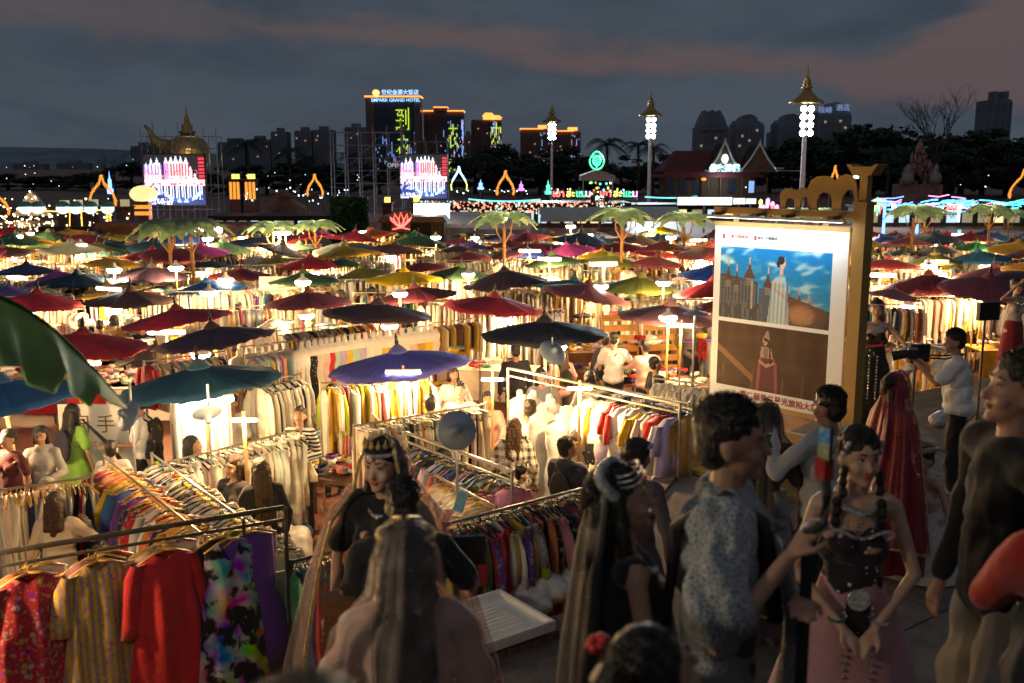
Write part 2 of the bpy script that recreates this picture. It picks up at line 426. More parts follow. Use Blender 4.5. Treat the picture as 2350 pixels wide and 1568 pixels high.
g = G(); g.add([(-4000, -30, 0), (4000, -30, 0), (4000, 8000, 0), (-4000, 8000, 0)], [(0, 1, 2, 3)])
tag(g.build('ground', brick_mat()), kind='structure')
M_stone = mat('terrace_stone', (.135, .115, .10), .75, var=.35, scale=3, bump=.3)
M_slab = mat('slab_stone', (.17, .145, .125), .7, var=.3, scale=5, bump=.3)
M_kerb = mat('kerb_brick', (.20, .12, .09), .8, var=.3, scale=14, bump=.4)
EDGE = [(-12, 0.0), (-3.2, 4.35), (-.35, 6.5), (.52, 7.15), (1.25, 9.7), (1.75, 10.9), (3.0, 11.9), (5.2, 14.2), (9, 16.6), (18, 17.0), (18, -6), (-12, -6)]
def inside(x, y, P=EDGE):
    c = False; n = len(P)
    for i in range(n):
        (x0, y0), (x1, y1) = P[i], P[(i + 1) % n]
        if (y0 > y) != (y1 > y) and x < (x1 - x0) * (y - y0) / (y1 - y0) + x0: c = not c
    return c
n = len(EDGE); g = G()
g.add([(x, y, PZ - .014) for x, y in EDGE] + [(x, y, 0) for x, y in EDGE], [tuple(range(n))[::-1]] + [(i, n + i, n + (i + 1) % n, (i + 1) % n) for i in range(n)])
terr = tag(g.build('terrace', M_stone), kind='structure')
sm = {}
ang = atan2(.65, .87)
def pave(j, i, M=Matrix.Rotation(ang, 3, 'Z')):
    p = M @ Vector((i * .93 + (j % 2) * .4, j * .62, 0)); return p.x + .5, p.y + 7.0
slab = [G().box((0, 0, 0), (.92, .61, .06)).mesh('slab', M_slab) for _ in range(1)][0]
for j in range(-12, 14):
    for i in range(-5, 13):
        x, y = pave(j, i)
        if not (4.9 < y < 14.5 and -2.6 < x < 9.5): continue
        c = [Matrix.Rotation(ang, 3, 'Z') @ Vector((a * .47, b * .32, 0)) for a in (-1, 1) for b in (-1, 1)]
        if all(inside(x + q.x * 1.55, y + q.y * 1.55) for q in c):
            obj('slab', slab, terr, None, (x, y, PZ - .03 + R.uniform(-.004, .002)), (R.uniform(-.004, .004), R.uniform(-.004, .004), ang))
kb = G().box((0, 0, 0), (.215, .105, .08)).mesh('kerb_brick', M_kerb)
for k in range(1, 8):
    a, b = Vector(EDGE[k]), Vector(EDGE[k + 1]); d = (b - a); ln = d.length; d.normalize(); nrm = Vector((d.y, -d.x)); rz = atan2(d.y, d.x)
    if k > 5: continue
    for q in range(int(ln / .115)):
        p = a + d * (q * .115 + .06) + nrm * .11
        if p.y > 3.5: obj('kerb_brick', kb, terr, None, (p.x, p.y, PZ + R.uniform(-.003, .004)), (0, 0, rz + pi / 2))
g = G()
for k in range(6):
    zz = PZ + .15 * (k + 1); yy = 5.15 - .36 * k
    g.bb(-1.9 - .25 * k, 10, -5.5 + .001 * k, yy, zz - .15 if k else PZ - .03, zz)
g.bb(-2.6, 6, -5.6, 1.0, PZ + .9, 2.75)
tag(g.build('steps', M_stone), kind='structure')
def floor_z(y): 
    z = PZ
    for k in range(6):
        if y < 5.15 - .36 * k: z = PZ + .15 * (k + 1)
    return 2.75 if y < 1 else z
# far hill
g = G(); v = []; f = []
hx = [-2600, -2200, -1800, -1500, -1200, -1000, -820, -650, -480]; hz = [66, 82, 80, 74, 62, 54, 42, 26, 6]
for x, z in zip(hx, hz): v += [(x, 3300, 0), (x * 1.03, 3700, z), (x * 1.06, 4200, 0)]
for i in range(len(hx) - 1):
    for j in (0, 1): a = i * 3 + j; f.append((a, a + 3, a + 4, a + 1))
g.add(v, f); tag(g.build('hill', mat('hill', (.22, .27, .32), 1, var=.25, scale=.01, bump=0), smooth=True), kind='structure')  # distance haze is painted into the hill colour, paler and bluer

# ------------------------------------------------------------------ skyline
M_conc = mat('tower_concrete', (.24, .26, .31), .8, var=.2, scale=.05, bump=0)
M_glass = mat('tower_glass', (.05, .075, .11), .25, var=.3, scale=.05, bump=0)
M_brown = mat('tower_brown', (.20, .12, .11), .7, var=.2, scale=.05, bump=0)
M_dark = mat('tower_dark', (.20, .225, .28), .8, var=.2, scale=.05, bump=0)
E_orange = emit('orange_strip', (1, .33, .06), 2.2); E_lime = emit('lime_strip', (.72, .95, .06), 1.5)
E_white = emit('white_light', (.9, .95, 1), 6); E_warm = emit('warm_light', (1, .72, .35), 5)
E_sky = emit('blue_sign', (.35, .62, 1), 1.8); E_gold = emit('gold_sign', (1, .62, .2), 1.6)
E_blueled = emit('blue_led', (.25, .5, 1), 1.0); E_pink = emit('pink_led', (1, .4, .5), .8); E_win = emit('lit_window', (1, .8, .5), .28)
def fins(g, x0, x1, y, z0, z1, step, r):
    k = int((x1 - x0) / step)
    for i in range(k + 1): g.bb(x0 + i * (x1 - x0) / k - r, x0 + i * (x1 - x0) / k + r, y - 1.2, y, z0, z1)
def bands(g, x0, x1, y, z0, z1, step):
    k = int((z1 - z0) / step)
    for i in range(1, k): g.bb(x0, x1, y - .7, y, z0 + i * step - .35, z0 + i * step + .35)
def windows_lit(g, x0, x1, y, z0, z1, n, rnd):
    for _ in range(n):
        x, z = rnd.uniform(x0, x1), rnd.uniform(z0, z1); g.bb(x - .9, x + .9, y - 1.5, y - .6, z - .9, z + .9)
def tower(name, label, u0, u1, vt, d, mw, parts=(), depth=30, lit=6, vb=420, group='towers on the far skyline'):
    a, b = pd(u0, vt, d), pd(u1, vt, d); x0, x1, zt = a.x, b.x, a.z
    e = empty(name, ((x0 + x1) / 2, d, 0), 0, label, 'tower', group); cx = (x0 + x1) / 2
    g = G().bb(x0 - cx, x1 - cx, 0, depth, 0, zt); g.build('wall', mw, e)
    g = G(); w = x1 - x0
    fins(g, x0 - cx, x1 - cx, 0, 4, zt - 2, max(4.2, w / 12), .55); bands(g, x0 - cx, x1 - cx, .4, 6, zt - 1, 3.6)
    tag(g.build('facade_frame', mw, e), kind='stuff')
    g = G(); rnd = random.Random(int(u0)); windows_lit(g, x0 - cx + 2, x1 - cx - 2, 0, zt * .25, zt - 4, lit, rnd)
    if lit: tag(g.build('lit_windows', E_win, e), kind='stuff')
    return e, x0 - cx, x1 - cx, zt
def roofcap(e, poly, mw, y0=4, y1=24): G().prism(poly, y0, y1).build('roof_crown', mw, e)
def led_text(e, body, x0, x1, z0, z1, m, cols, rows, y=-2.2):
    bits = glyph_bits(body, cols, rows); g = G(); dx, dz = (x1 - x0) / cols, (z1 - z0) / rows
    for c in range(cols):
        r = 0
        while r < rows:
            if bits[r, c]:
                s = r
                while r < rows and bits[r, c]: r += 1
                g.bb(x0 + (c + .28) * dx, x0 + (c + .72) * dx, y, y + .8, z1 - r * dz + .15 * dz, z1 - s * dz - .15 * dz)
            r += 1
    tag(g.build('led_text', m, e), kind='stuff')
def led_rain(e, x0, x1, z0, z1, n, rnd, y=-2.0):
    for nm, m, k in (('blue_leds', E_blueled, n), ('pink_leds', E_pink, n // 2)):
        g = G()
        for _ in range(k):
            x = x0 + (x1 - x0) * rnd.randint(0, 26) / 26; z = rnd.uniform(z0, z1); h = rnd.choice((1, 1, 1.6, 4))
            g.bb(x - .28, x + .28, y, y + .6, z - h, z + h)
        tag(g.build(nm, m, e), kind='stuff')
rn = random.Random(3)
D = 1150
e, x0, x1, zt = tower('hotel_tower', 'dark glass hotel tower with orange roofline and blue hotel sign on top', 840, 963, 222, D, M_glass, lit=0)
G().bb(x0 - .6, x0 + 9, -2.4, -.9, 5, zt).build('corner_pier', M_brown, e); G().bb(x1 - 6, x1 + .6, -2.4, -.9, 5, zt).build('corner_pier', M_brown, e)
G().bb(x0 - 1.5, x1 + 1.5, -3, 31, zt, zt + .9).bb(x0 - 1.5, x1 + 1.5, -3.4, -2.9, zt - .9, zt - .2).build('roof_light', E_orange, e)
led_text(e, '到', 3, x1 - 12, zt - 37, zt - 12, E_lime, 10, 13)
led_text(e, '农', 3, x1 - 12, zt - 70, zt - 42, E_lime, 10, 13); led_text(e, '行', 3, x1 - 12, zt - 105, zt - 78, E_lime, 10, 13)
led_rain(e, x0 + 6, x1 - 2, zt - 120, zt - 48, 90, rn); led_rain(e, x1 - 7, x1, zt - 118, zt - 30, 34, rn)
sx = x0 + (x1 - x0) * .56
text('sign_text', '世纪金源大饭店', 6.0, E_sky, (sx + 5, -3.5, zt + 4.2), 0, .3, e, .06)
text('sign_text', 'EMPARK GRAND HOTEL', 5.0, E_sky, (sx, -4.2, zt - 4.2), 0, .3, e, .05)
g = G(); g.prism([(sx - 22 + 4.2 * cos(a) * (1 + .06 * (k % 2)), zt + 3 + 4.6 * sin(a)) for k, a in enumerate(np.linspace(.1, pi - .1, 13))] + [(sx - 23.4, zt - 1), (sx - 20.6, zt - 1)], -4, -3)
g.build('lotus_emblem', E_gold, e)
e, x0, x1, zt = tower('bank_tower', 'brown tower with lime lit characters and stepped orange roofline', 973, 1063, 256, 1180, M_brown, lit=3)
G().bb(x0 + 11, x0 + 27, -1.5, 25, zt, zt + 4).build('roof_box', M_brown, e)
G().bb(x0 - 1, x0 + 11, -2.4, 30, zt, zt + 1.3).bb(x0 + 27, x1 + 1, -2.4, 30, zt, zt + 1.3).bb(x0 + 11, x0 + 27, -2.4, 26, zt + 4, zt + 5.3).build('roof_light', E_orange, e)
G().bb(-2, x1 - .5, -1.6, -1.0, 5, zt - 6).build('glass_front', M_glass, e)
led_text(e, '农', 4, x1 - 5, zt - 42, zt - 14, E_lime, 9, 13); led_text(e, '行', 4, x1 - 5, zt - 84, zt - 54, E_lime, 9, 13)
led_rain(e, -1, x1, zt - 90, zt - 10, 40, rn); led_rain(e, x1 - 2, x1, zt - 60, zt - 8, 30, rn)
e, x0, x1, zt = tower('twin_roof_tower', 'slim brown tower with two glowing orange roof lanterns', 1082, 1150, 275, 1220, M_brown, lit=2)
for a, b, h in ((x0 + 14, x0 + 27, 8), (x1 - 12, x1, 5)):
    G().bb(a, b, -2, 14, zt, zt + h * .55).prism([(a - 1, zt + h * .56), (b + 1, zt + h * .56), (b - 2.5, zt + h), (a + 2.5, zt + h)], -2.5, 15).build('roof_lantern', E_orange, e)
G().bb(2, x1 - .5, -1.6, -1.0, 5, zt - 3).build('glass_front', M_glass, e)
led_text(e, '农', 6, 18, zt - 40, zt - 3, E_lime, 7, 14); led_text(e, '行', 6, 18, zt - 80, zt - 48, E_lime, 7, 14); led_rain(e, 3, x1, zt - 60, zt - 3, 40, rn)
for u0, u1, vt in ((1195, 1262, 297), (1262, 1332, 302)):
    e, x0, x1, zt = tower('low_tower', 'squat dark block with orange roof line %s of the lit mast' % ('left' if u0 < 1200 else 'right'), u0, u1, vt, 1250, M_brown, lit=4)
    G().bb(x0 - 1, x1 * .55, -2.4, 25, zt, zt + 1.2).bb(x1 * .2, x1 * .8, -2, 14, zt + 1.3, zt + 5).build('roof_light', E_orange, e)
    led_rain(e, x1 - 12, x1, zt - 40, zt - 4, 16, rn)
# plain blocks
for u0, u1, vt, lab in ((300, 345, 335, 'faint dark apartment block left of the left stage scaffold'), (345, 410, 330, 'faint wide apartment block behind the left stage scaffold'),
        (500, 560, 326, 'low dark apartment block just right of the left stage scaffold'), (565, 618, 320, 'dark apartment block between the palms and the slim block'), (622, 656, 302, 'slim dark apartment block left of the wide pair'),
        (676, 716, 300, 'left half of the wide dark apartment pair'), (716, 762, 298, 'right half of the wide dark apartment pair'), (790, 838, 292, 'dark block close on the left of the hotel tower'),
        (962, 976, 330, 'thin dark block between the hotel and the bank tower'), (1062, 1084, 310, 'thin dark block between the bank tower and the slim brown tower'), (1772, 1786, 303, 'thin dark block with red beacon beside the domed towers'),
        (1960, 1985, 330, 'low dark block right of the sign tower'), (30, 100, 376, 'long low block under the left hill'), (130, 200, 374, 'low block under the left hill by the trees')):
    e, x0, x1, zt = tower('apartment_block', lab, u0, u1, vt, 1350 if u0 > 250 else 2400, M_dark, lit=2 if u0 > 250 else 1)
    G().bb(x0 * .4, x1 * .4, 6, 20, zt, zt + 5).build('roof_box', M_dark, e)
# right hand towers with shaped crowns
e, x0, x1, zt = tower('gabled_tower', 'dark tower with pointed gabled crown above the red roofed pavilion', 1603, 1673, 292, 900, M_conc, lit=9)
roofcap(e, [(x0, zt), (x1, zt), (x1 * .72, zt + 9), (x1 * .5, zt + 14), (x1 * .42, zt + 15), (x1 * .2, zt + 11), (0, zt + 15.5), (x0 * .3, zt + 12), (x0 * .5, zt + 15), (x0 * .75, zt + 9)], M_conc)
for i in (-1, 0, 1): G().prism([(i * 8 - 3, zt - 3), (i * 8 + 3, zt - 3), (i * 8, zt + 6)], -1.8, 1).build('dormer', M_dark, e)
for u0, u1, vt, lab in ((1690, 1753, 283, 'dark tower with round domed crown right of the gabled tower'), (1788, 1852, 282, 'dark domed tower half behind the tallest floodlight mast')):
    e, x0, x1, zt = tower('domed_tower', lab, u0, u1, vt, 920, M_conc, lit=6)
    r = (x1 - x0) / 2; roofcap(e, [(x0, zt)] + [(x0 + r * .25 * (1 - cos(a)), zt + 3.2 * sin(a)) for a in (.8, 1.5)] + [(r * .62 * cos(a), zt + 3 + r * .42 * sin(a)) for a in np.linspace(pi, 0, 9)] + [(x1, zt)], M_conc)
e, x0, x1, zt = tower('sign_tower', 'dark domed tower with faint blue hotel characters on its roof', 1880, 1953, 258, 880, M_conc, lit=5)
roofcap(e, [(x0, zt), (x0 + 4, zt + 2)] + [(2 + 8 * cos(a), zt + 2 + 7 * sin(a)) for a in np.linspace(pi, 0, 9)] + [(x1 - 3, zt + 2), (x1, zt)], M_conc)
text('sign_text', '陵峰', 6, emit('faint_sign', (.35, .5, .9), .55), (-9, -2, zt + 1.5), 0, .2, e); text('sign_text', '酒店', 6, MATS['faint_sign'], (6, -2, zt + 3.5), 0, .2, e)
e, x0, x1, zt = tower('notched_tower', 'tall slim dark tower with two roof horns at the right edge', 2280, 2322, 228, 820, M_dark, lit=1)
G().bb(x0 + 2, x0 + 5, 3, 14, zt, zt + 6.5).bb(x1 - 5, x1 - 1, 3, 14, zt, zt + 6.5).build('roof_horn', M_dark, e)

# ------------------------------------------------------------------ trees
M_leafd = mat('foliage_dark', (.028, .055, .026), .7, var=.5, scale=.8, bump=0)
M_leafb = mat('foliage_brown', (.07, .055, .05), .8, var=.4, scale=1.2, bump=0)
M_bark = mat('bark', (.08, .06, .045), .9, var=.4, scale=4)
def crown_mesh(seed, n, r, h, leaf, m, clumps=26):
    q = np.random.RandomState(seed); cs = []
    for _ in range(clumps):
        a, e_, rr = q.rand() * 6.28, q.rand(), q.rand() ** .4
        cs.append((cos(a) * r * rr * sin(pi * (.15 + .75 * e_)), sin(a) * r * rr * sin(pi * (.15 + .75 * e_)), h * e_, r * (.16 + .17 * q.rand())))
    cs = np.array(cs); k = q.randint(0, clumps, n); d = q.normal(0, 1, (n, 3)); d /= np.linalg.norm(d, axis=1)[:, None]
    P = cs[k, :3] + d * (cs[k, 3] * q.rand(n) ** .4)[:, None] * np.array([1, 1, .75])
    t = q.normal(0, 1, (n, 3)); t /= np.linalg.norm(t, axis=1)[:, None]; b = np.cross(t, d); b /= np.linalg.norm(b, axis=1)[:, None] + 1e-6
    s = leaf * (.5 + q.rand(n))[:, None]
    V = np.stack([P - t * s, P + b * s * .55, P + t * s, P - b * s * .55], 1).reshape(-1, 3)
    return npmesh('crown', V, np.arange(n * 4).reshape(n, 4), m)
CR = [crown_mesh(i, 2600, 5, 7.5, .33, M_leafd) for i in range(4)]
def trunk(g, p0, p1, r0, r1, seed, lim=4, spread=.5):
    q = random.Random(seed); p0, p1 = Vector(p0), Vector(p1); mid = p0.lerp(p1, .5) + Vector((q.uniform(-.2, .2), 0, 0))
    g.tube([p0, mid, p1], [r0, (r0 + r1) / 2, r1], 7)
    for k in range(lim):
        a = q.uniform(0, 6.28); b = p0.lerp(p1, q.uniform(.45, .95)); L_ = (p1 - p0).length * q.uniform(.25, .5)
        c = b + Vector((cos(a) * L_ * spread, sin(a) * L_ * spread, L_ * .7)); g.tube([b, b.lerp(c, .5) + Vector((0, 0, -.1)), c], [r1 * .8, r1 * .55, r1 * .25], 5)
TREE = 'trees behind the fairground'
def tree(u, vt, d, r, label, seed):
    p = pd(u, vt, d); s = r / 5; H = p.z; e = empty('tree', (p.x, p.y, 0), R.uniform(0, 6), label, 'tree', TREE)
    o = obj('crown', CR[seed % 4], e); hz_ = min(H * .86, 9 * s); o.scale = (s, s, hz_ / 8.2); o.location = (0, 0, H - hz_)
    g = G(); trunk(g, (0, 0, 0), (0, 0, H - hz_ * .45), .3 * s, .14 * s, seed); g.build('trunk', M_bark, e)
ORD = 'first second third fourth fifth sixth seventh eighth ninth tenth eleventh twelfth thirteenth fourteenth fifteenth'.split(); TN = {}
k = 0
for u, vt, d, r in ((15, 398, 210, 7), (75, 404, 220, 7), (140, 400, 215, 8), (200, 396, 205, 7), (300, 372, 190, 7), (520, 380, 170, 6), (610, 372, 175, 6.5), (690, 366, 180, 6.5), (735, 375, 170, 5.5), (800, 380, 170, 6), (870, 372, 180, 6),
        (1090, 350, 180, 7), (1140, 330, 190, 7.5), (1190, 340, 185, 7), (1240, 352, 170, 6.5), (1300, 332, 175, 7), (1350, 360, 170, 6), (1425, 352, 180, 6.5), (1500, 372, 175, 6),
        (1540, 350, 190, 6), (1770, 335, 190, 8), (1815, 325, 185, 8), (1890, 300, 180, 9), (1950, 310, 175, 9), (2010, 283, 170, 10), (2050, 300, 165, 9), (2090, 305, 170, 9), (2140, 318, 150, 7), (2215, 300, 165, 9.5), (2265, 290, 175, 9), (2320, 310, 160, 9), (2370, 322, 155, 9)):
    k += 1
    side = 'left of the left screen' if u < 330 else 'between the two screens' if u < 900 else 'behind the neon signs' if u < 1560 else 'on the right skyline'
    TN[side] = TN.get(side, 0) + 1; tree(u, vt, d, r, 'dark leafy tree, %s from the left in the tree line %s' % (ORD[TN[side] - 1], side), k)
# bare trees
def bare(u, vt, vb, d, label, seed, w):
    p = pd(u, vt, d); q = random.Random(seed); e = empty('bare_tree', (p.x, d, 0), 0, label, 'tree'); g = G(); tw = G(); H = p.z
    def br(a, dirv, ln, r, lv):
        b = a + dirv * ln; (g if lv < 2 else tw).tube([a, a.lerp(b, .5) + Vector((q.uniform(-.1, .1) * ln, 0, 0)), b], [r, r * .75, r * .5], 5 if lv < 2 else 3)
        if lv >= 5: return
        for _ in range(3 if lv else 5):
            nd_ = (dirv + Vector((q.uniform(-.7, .7) * w, q.uniform(-.6, .6), q.uniform(-.15, .5)))).normalized(); br(a.lerp(b, q.uniform(.55, 1)), nd_, ln * q.uniform(.55, .78), r * .5, lv + 1)
    br(Vector((0, 0, 0)), Vector((.02, 0, 1)), H * .42, H * .022, 0)
    g.build('trunk', M_bark, e); tw.build('twigs', M_leafb, e)
bare(2160, 212, 420, 120, 'tall bare tree with fine twigs rising above the right trees', 5, 1.1)
bare(258, 335, 430, 130, 'bare twiggy tree left of the left stage scaffold', 9, 1.2)
# palms
def palm(u, vt, d, label, seed, r=2.6):
    p = pd(u, vt, d); q = random.Random(seed); H = p.z - r * .35; e = empty('palm_tree', (p.x, d, 0), 0, label, 'palm', 'palms behind the fairground')
    g = G(); g.tube([(0, 0, 0), (.15, 0, H * .5), (0, 0, H)], [.26, .2, .17], 7); g.build('trunk', M_bark, e); g = G()
    for k in range(19):
        a = k * 2.4 + q.uniform(-.2, .2); up = q.uniform(-.1, 1.1); P = []
        for s in range(7):
            t = s / 6; P.append(Vector((cos(a) * r * t, sin(a) * r * t, H + r * (up * t - (.55 + .45 * up) * t * t))))
        for s in range(6):
            x = Vector((-sin(a), cos(a), 0)); ln = r * .26 * (1 - .55 * abs(s / 5 - .4))
            for sg in (-1, 1):
                for h in (0, .5):
                    b = P[s].lerp(P[s + 1], h); tip = b + x * sg * ln + (P[s + 1] - P[s]) * .9 - Vector((0, 0, ln * .55))
                    g.add([b, b + (P[s + 1] - P[s]) * .3, tip], [(0, 1, 2)])
    g.build('fronds', M_leafd, e)
for i, (u, vt, d, lab) in enumerate(((565, 312, 140, 'tall palm right of the left stage scaffold'), (662, 332, 150, 'shorter palm midway between the two stage scaffolds'), (705, 350, 150, 'small palm left of the empty scaffold'), (800, 345, 150, 'palm seen through the empty scaffold'),
        (1100, 345, 150, 'palm below the slim brown tower'), (1393, 312, 140, 'bushy palm above the green leaf neon'), (1465, 318, 145, 'palm left of the middle floodlight mast'), (1500, 325, 150, 'palm behind the middle floodlight mast'), (2040, 332, 130, 'pale palm behind the poster post'))):
    palm(u, vt, d, lab, i, 3.0 if i in (0, 5) else 2.5)
# ------------------------------------------------------------------ fairground behind the market
M_steel = mat('galvanised_steel', (.30, .31, .32), .45, .6, var=.2, scale=8)
M_gold = mat('gold_paint', (.45, .30, .10), .4, .5, var=.25, scale=3)
M_black = mat('black_paint', (.015, .015, .016), .5, var=.3, scale=5)
M_wood = mat('brown_wood', (.16, .09, .05), .7, var=.35, scale=5)
M_redbrick = mat('red_brick_wall', (.17, .07, .05), .85, var=.3, scale=3)
M_roofred = mat('red_roof_tile', (.16, .03, .035), .6, var=.25, scale=8)
M_white = mat('white_paint', (.75, .74, .72), .5, var=.06, scale=5)
E_flood = emit('flood_white', (.82, .95, 1), 30); E_ywin = emit('lantern_yellow', (1, .72, .12), 2.2); E_orlit = emit('orange_lit', (1, .38, .05), 1.1)
E_cyan = emit('cyan_neon', (.1, .75, 1), 3); E_blue = emit('blue_neon', (.15, .35, 1), 3.5); E_green = emit('green_neon', (.1, 1, .45), 2.2)
E_red = emit('red_neon', (1, .15, .12), 3); E_pk = emit('pink_neon', (1, .3, .75), 3); E_purple = emit('purple_neon', (.6, .2, 1), 2.5)
E_lemon = emit('lemon_neon', (.9, 1, .2), 2.2); E_bulb = emit('bulb_warm', (1, .78, .5), 14); E_tealw = emit('teal_white', (.65, .95, 1), 2.6); E_rope = emit('amber_rope', (1, .5, .08), 2.6)
# floodlight masts with pagoda hats
def mast(u, vt, vb, d, label, lit=True):
    p = pd(u, vt, d); H = p.z; lab = label; e = empty('floodlight_mast', (p.x, d, 0), 0, lab, 'floodlight mast', 'pagoda topped floodlight masts')
    k = (H - pd(u, 330, d).z) / 4.6; hat = H - 2.2 * k
    G().cyl((0, 0, 0), (0, 0, hat), .17 * k, .11 * k, 10).build('pole', M_white, e)
    G().lathe([(1.0, -.06), (1.05, 0), (1.0, .07), (.72, .22), (.42, .5), (.22, .78), (.2, .82)], (0, 0, hat), 16).build('hat', M_gold, e, True).scale = (1, 1, 1)
    G().lathe([(.22, .8), (.36, .86), (.2, .98), (.3, 1.04), (.17, 1.16), (.25, 1.22), (.12, 1.34), (.17, 1.38), (.06, 1.52), (.03, 1.9), (.008, 2.2)], (0, 0, hat), 12).build('spire', M_gold, e, True)
    if k != 1:
        for c in CHILD[e.name][1:]: c.data.transform(Matrix.Translation((0, 0, hat)) @ Matrix.Scale(k, 4) @ Matrix.Translation((0, 0, -hat)))
    G().box((-.9 * k, -.1, hat - 4.0 * k), (1.4 * k, .06, .05)).box((-1.45 * k, -.1, hat - 3.85 * k), (.5 * k, .2, .12)).build('camera_arm', M_steel, e)
    if lit:
        for r in range(4):
            for s in (-1, 1):
                q = (s * .22 * k, -.28 * k, hat - (.38 + r * .47) * k)
                hs = G().cyl((q[0], q[1] + .16 * k, q[2]), (q[0], q[1], q[2]), .09 * k, .2 * k, 12).build('floodlight', M_steel, e)
                G().ell((q[0], q[1] - .01, q[2]), (.185 * k, .06 * k, .185 * k)).build('lens', E_flood, hs, True)
        lamp('flood_beam', (0, -1.2, hat - 1.2 * k), 14000, (.75, .9, 1), e, .4, (radians(120), (radians(-68), 0, 0)))
    return e
mast(1267, 232, 430, 118, 'smaller floodlight mast left of the green leaf neon')
mast(1495, 205, 430, 100, 'middle floodlight mast between green neon and red roof')
mast(1855, 148, 430, 84, 'tallest floodlight mast directly behind the elephants')
mast(922, 275, 430, 150, 'unlit golden pagoda hat mast in front of the hotel tower', False)
# scaffolds and the two screens
def scaffold(label, u0, u1, vt, d, cols, rows, tall):
    a, b = pd(u0, vt, d), pd(u1, vt, d); cx = (a.x + b.x) / 2; w = b.x - a.x; H = a.z
    e = empty('scaffold', (cx, d, 0), 0, label, 'scaffold')
    for y in (0, 1.6):
        for i in range(cols + 1):
            x = -w / 2 + w * i / cols; h = H + (tall[i % len(tall)] if y == 0 else -.3)
            G().cyl((x, y, 0), (x, y, h), .045, n=5).build('pole', M_steel, e)
    g = G(); dg = G()
    for y in (0, 1.6):
        for j in range(1, rows + 1): g.cyl((-w / 2, y, H * j / rows - .3), (w / 2, y, H * j / rows - .3), .03, n=4)
    for j in range(rows):
        for i in range(cols):
            if (i + j) % 2: dg.cyl((-w / 2 + w * i / cols, 0, H * j / rows), (-w / 2 + w * (i + 1) / cols, 0, H * (j + 1) / rows - .3), .02, n=4)
    for i in range(cols + 1): dg.cyl((-w / 2 + w * i / cols, 0, H * .5), (-w / 2 + w * i / cols, 1.6, H * .8), .02, n=4)
    g.build('ledger', M_steel, e); dg.build('brace', M_steel, e); return e
scaffold('tall steel scaffold holding the left castle screen', 322, 495, 305, 92, 6, 7, (.5, 1.0, .2, .9, 1.1, .6))
scaffold('empty steel scaffold frame left of the right castle screen', 757, 920, 296, 93, 5, 7, (.3, .1, .4, .2, .3, .8))
scaffold('steel scaffold tower under the OPEN board beside the right screen', 925, 1026, 318, 95, 4, 6, (.2, .5, .1, .4))
def castle():
    P = Paint(84, 66, (.012, .01, .012)); r = np.random.RandomState(4); n = P.noise(9, 7, 3); n2 = P.noise(16, 14, 8)
    P.put(((P.x > .9) & (P.y > .06) & (P.y < .5) & (np.sin(P.y * 90) > -.2)), (.9, .03, .05))
    P.put((P.y > .7), (.01, .02, .09))
    for x0, x1, yt, c in ((.0, .08, .22, (.6, .5, 1)), (.08, .17, .14, (.75, .7, 1)), (.17, .27, .12, (.9, .9, 1)), (.33, .41, .10, (.55, .3, .95)), (.41, .5, .09, (1, .55, .55)), (.5, .57, .07, (1, .7, .7)), (.57, .66, .09, (1, .45, .45)), (.66, .74, .10, (1, .75, .7)), (.74, .8, .28, (1, .6, .5)), (.8, .88, .42, (1, .65, .6))):
        P.put((P.x > x0) & (P.x < x1) & (P.y > yt + .05) & (P.y < .62), c)
        xm = (x0 + x1) / 2; P.poly([(xm - .03, yt + .06), (xm + .03, yt + .06), (xm, yt - .06)], (.7, .85, 1)); P.ell(xm, yt - .01, .014, .02, (.9, .95, 1))
    P.put((P.x > .34) & (P.x < .76) & (P.y > .18) & (P.y < .42) & (np.sin(P.x * 130) > .1), (.75, .03, .08))
    P.put((P.x < .3) & (P.y > .2) & (P.y < .5) & (np.sin(P.x * 110) > .3), (.18, .12, .6))
    P.put((P.y > .30) & (P.y < .62) & (n2 > .55) & (P.x < .88), (.8, .15, .2))
    P.put((P.y > .40) & (P.y < .50) & (P.x < .3), (.8, .5, .45), .7)
    P.put((P.y > .5) & (P.y < .62), (1, .85, .9), .75); P.put((P.y > .56) & (P.y < .62) & (n > .3), (.7, .1, .2))
    for i in range(8):
        xm = .26 + i * .095; P.put((abs(P.x - xm) < .03) & (P.y > .6) & (P.y < .9), (.95, .95, 1)); P.put((abs(P.x - xm) < .013) & (P.y > .64) & (P.y < .9), (.03, .1, .45)); P.ell(xm, .64, .014, .03, (.6, .1, .15))
    P.put((P.y > .62) & (P.x < .25) & (n > -.2), (.75, .7, 1), .8); P.put((P.y > .68) & (P.x < .22) & (n2 > .1), (.02, .06, .35))
    d = ((P.x - .62) / .34) ** 2 + ((P.y - .62) / .33) ** 2; P.put((d > .72) & (d < 1.05) & (P.y > .74), (.45, .75, 1)); P.put((d > 1.08) & (P.y > .8) & (n2 < .35), (.01, .03, .16))
    for xm in (.5, .62, .74): P.ell(xm, .9, .035, .05, (.02, .08, .4))
    P.put((P.y > .86) & (P.x < .45) & (n2 > .2), (.8, .8, 1)); return P
SCREEN = print_mat('led_screen', 1.9)
CAST = castle()
for u0, u1, v0, v1, d, lab in ((328, 473, 355, 470, 91.2, 'bright castle picture screen on the left scaffold'), (918, 1026, 355, 455, 92, 'bright castle picture screen in the middle distance')):
    a, b = pd(u0, v0, d), pd(u1, v1, d); w, h = b.x - a.x, a.z - b.z
    e = empty('led_screen', ((a.x + b.x) / 2, d, b.z), 0, lab, 'screen', 'castle picture screens')
    G().bb(-w / 2 - .08, w / 2 + .08, .02, .4, -.08, h + .08).build('cabinet', M_black, e)
    CAST.sheet('picture', (w, h), SCREEN, e, (0, -.01, h / 2))
    lamp('screen_glow', (0, -3.5, -.6), 520, (.8, .75, 1), e, 1.2)
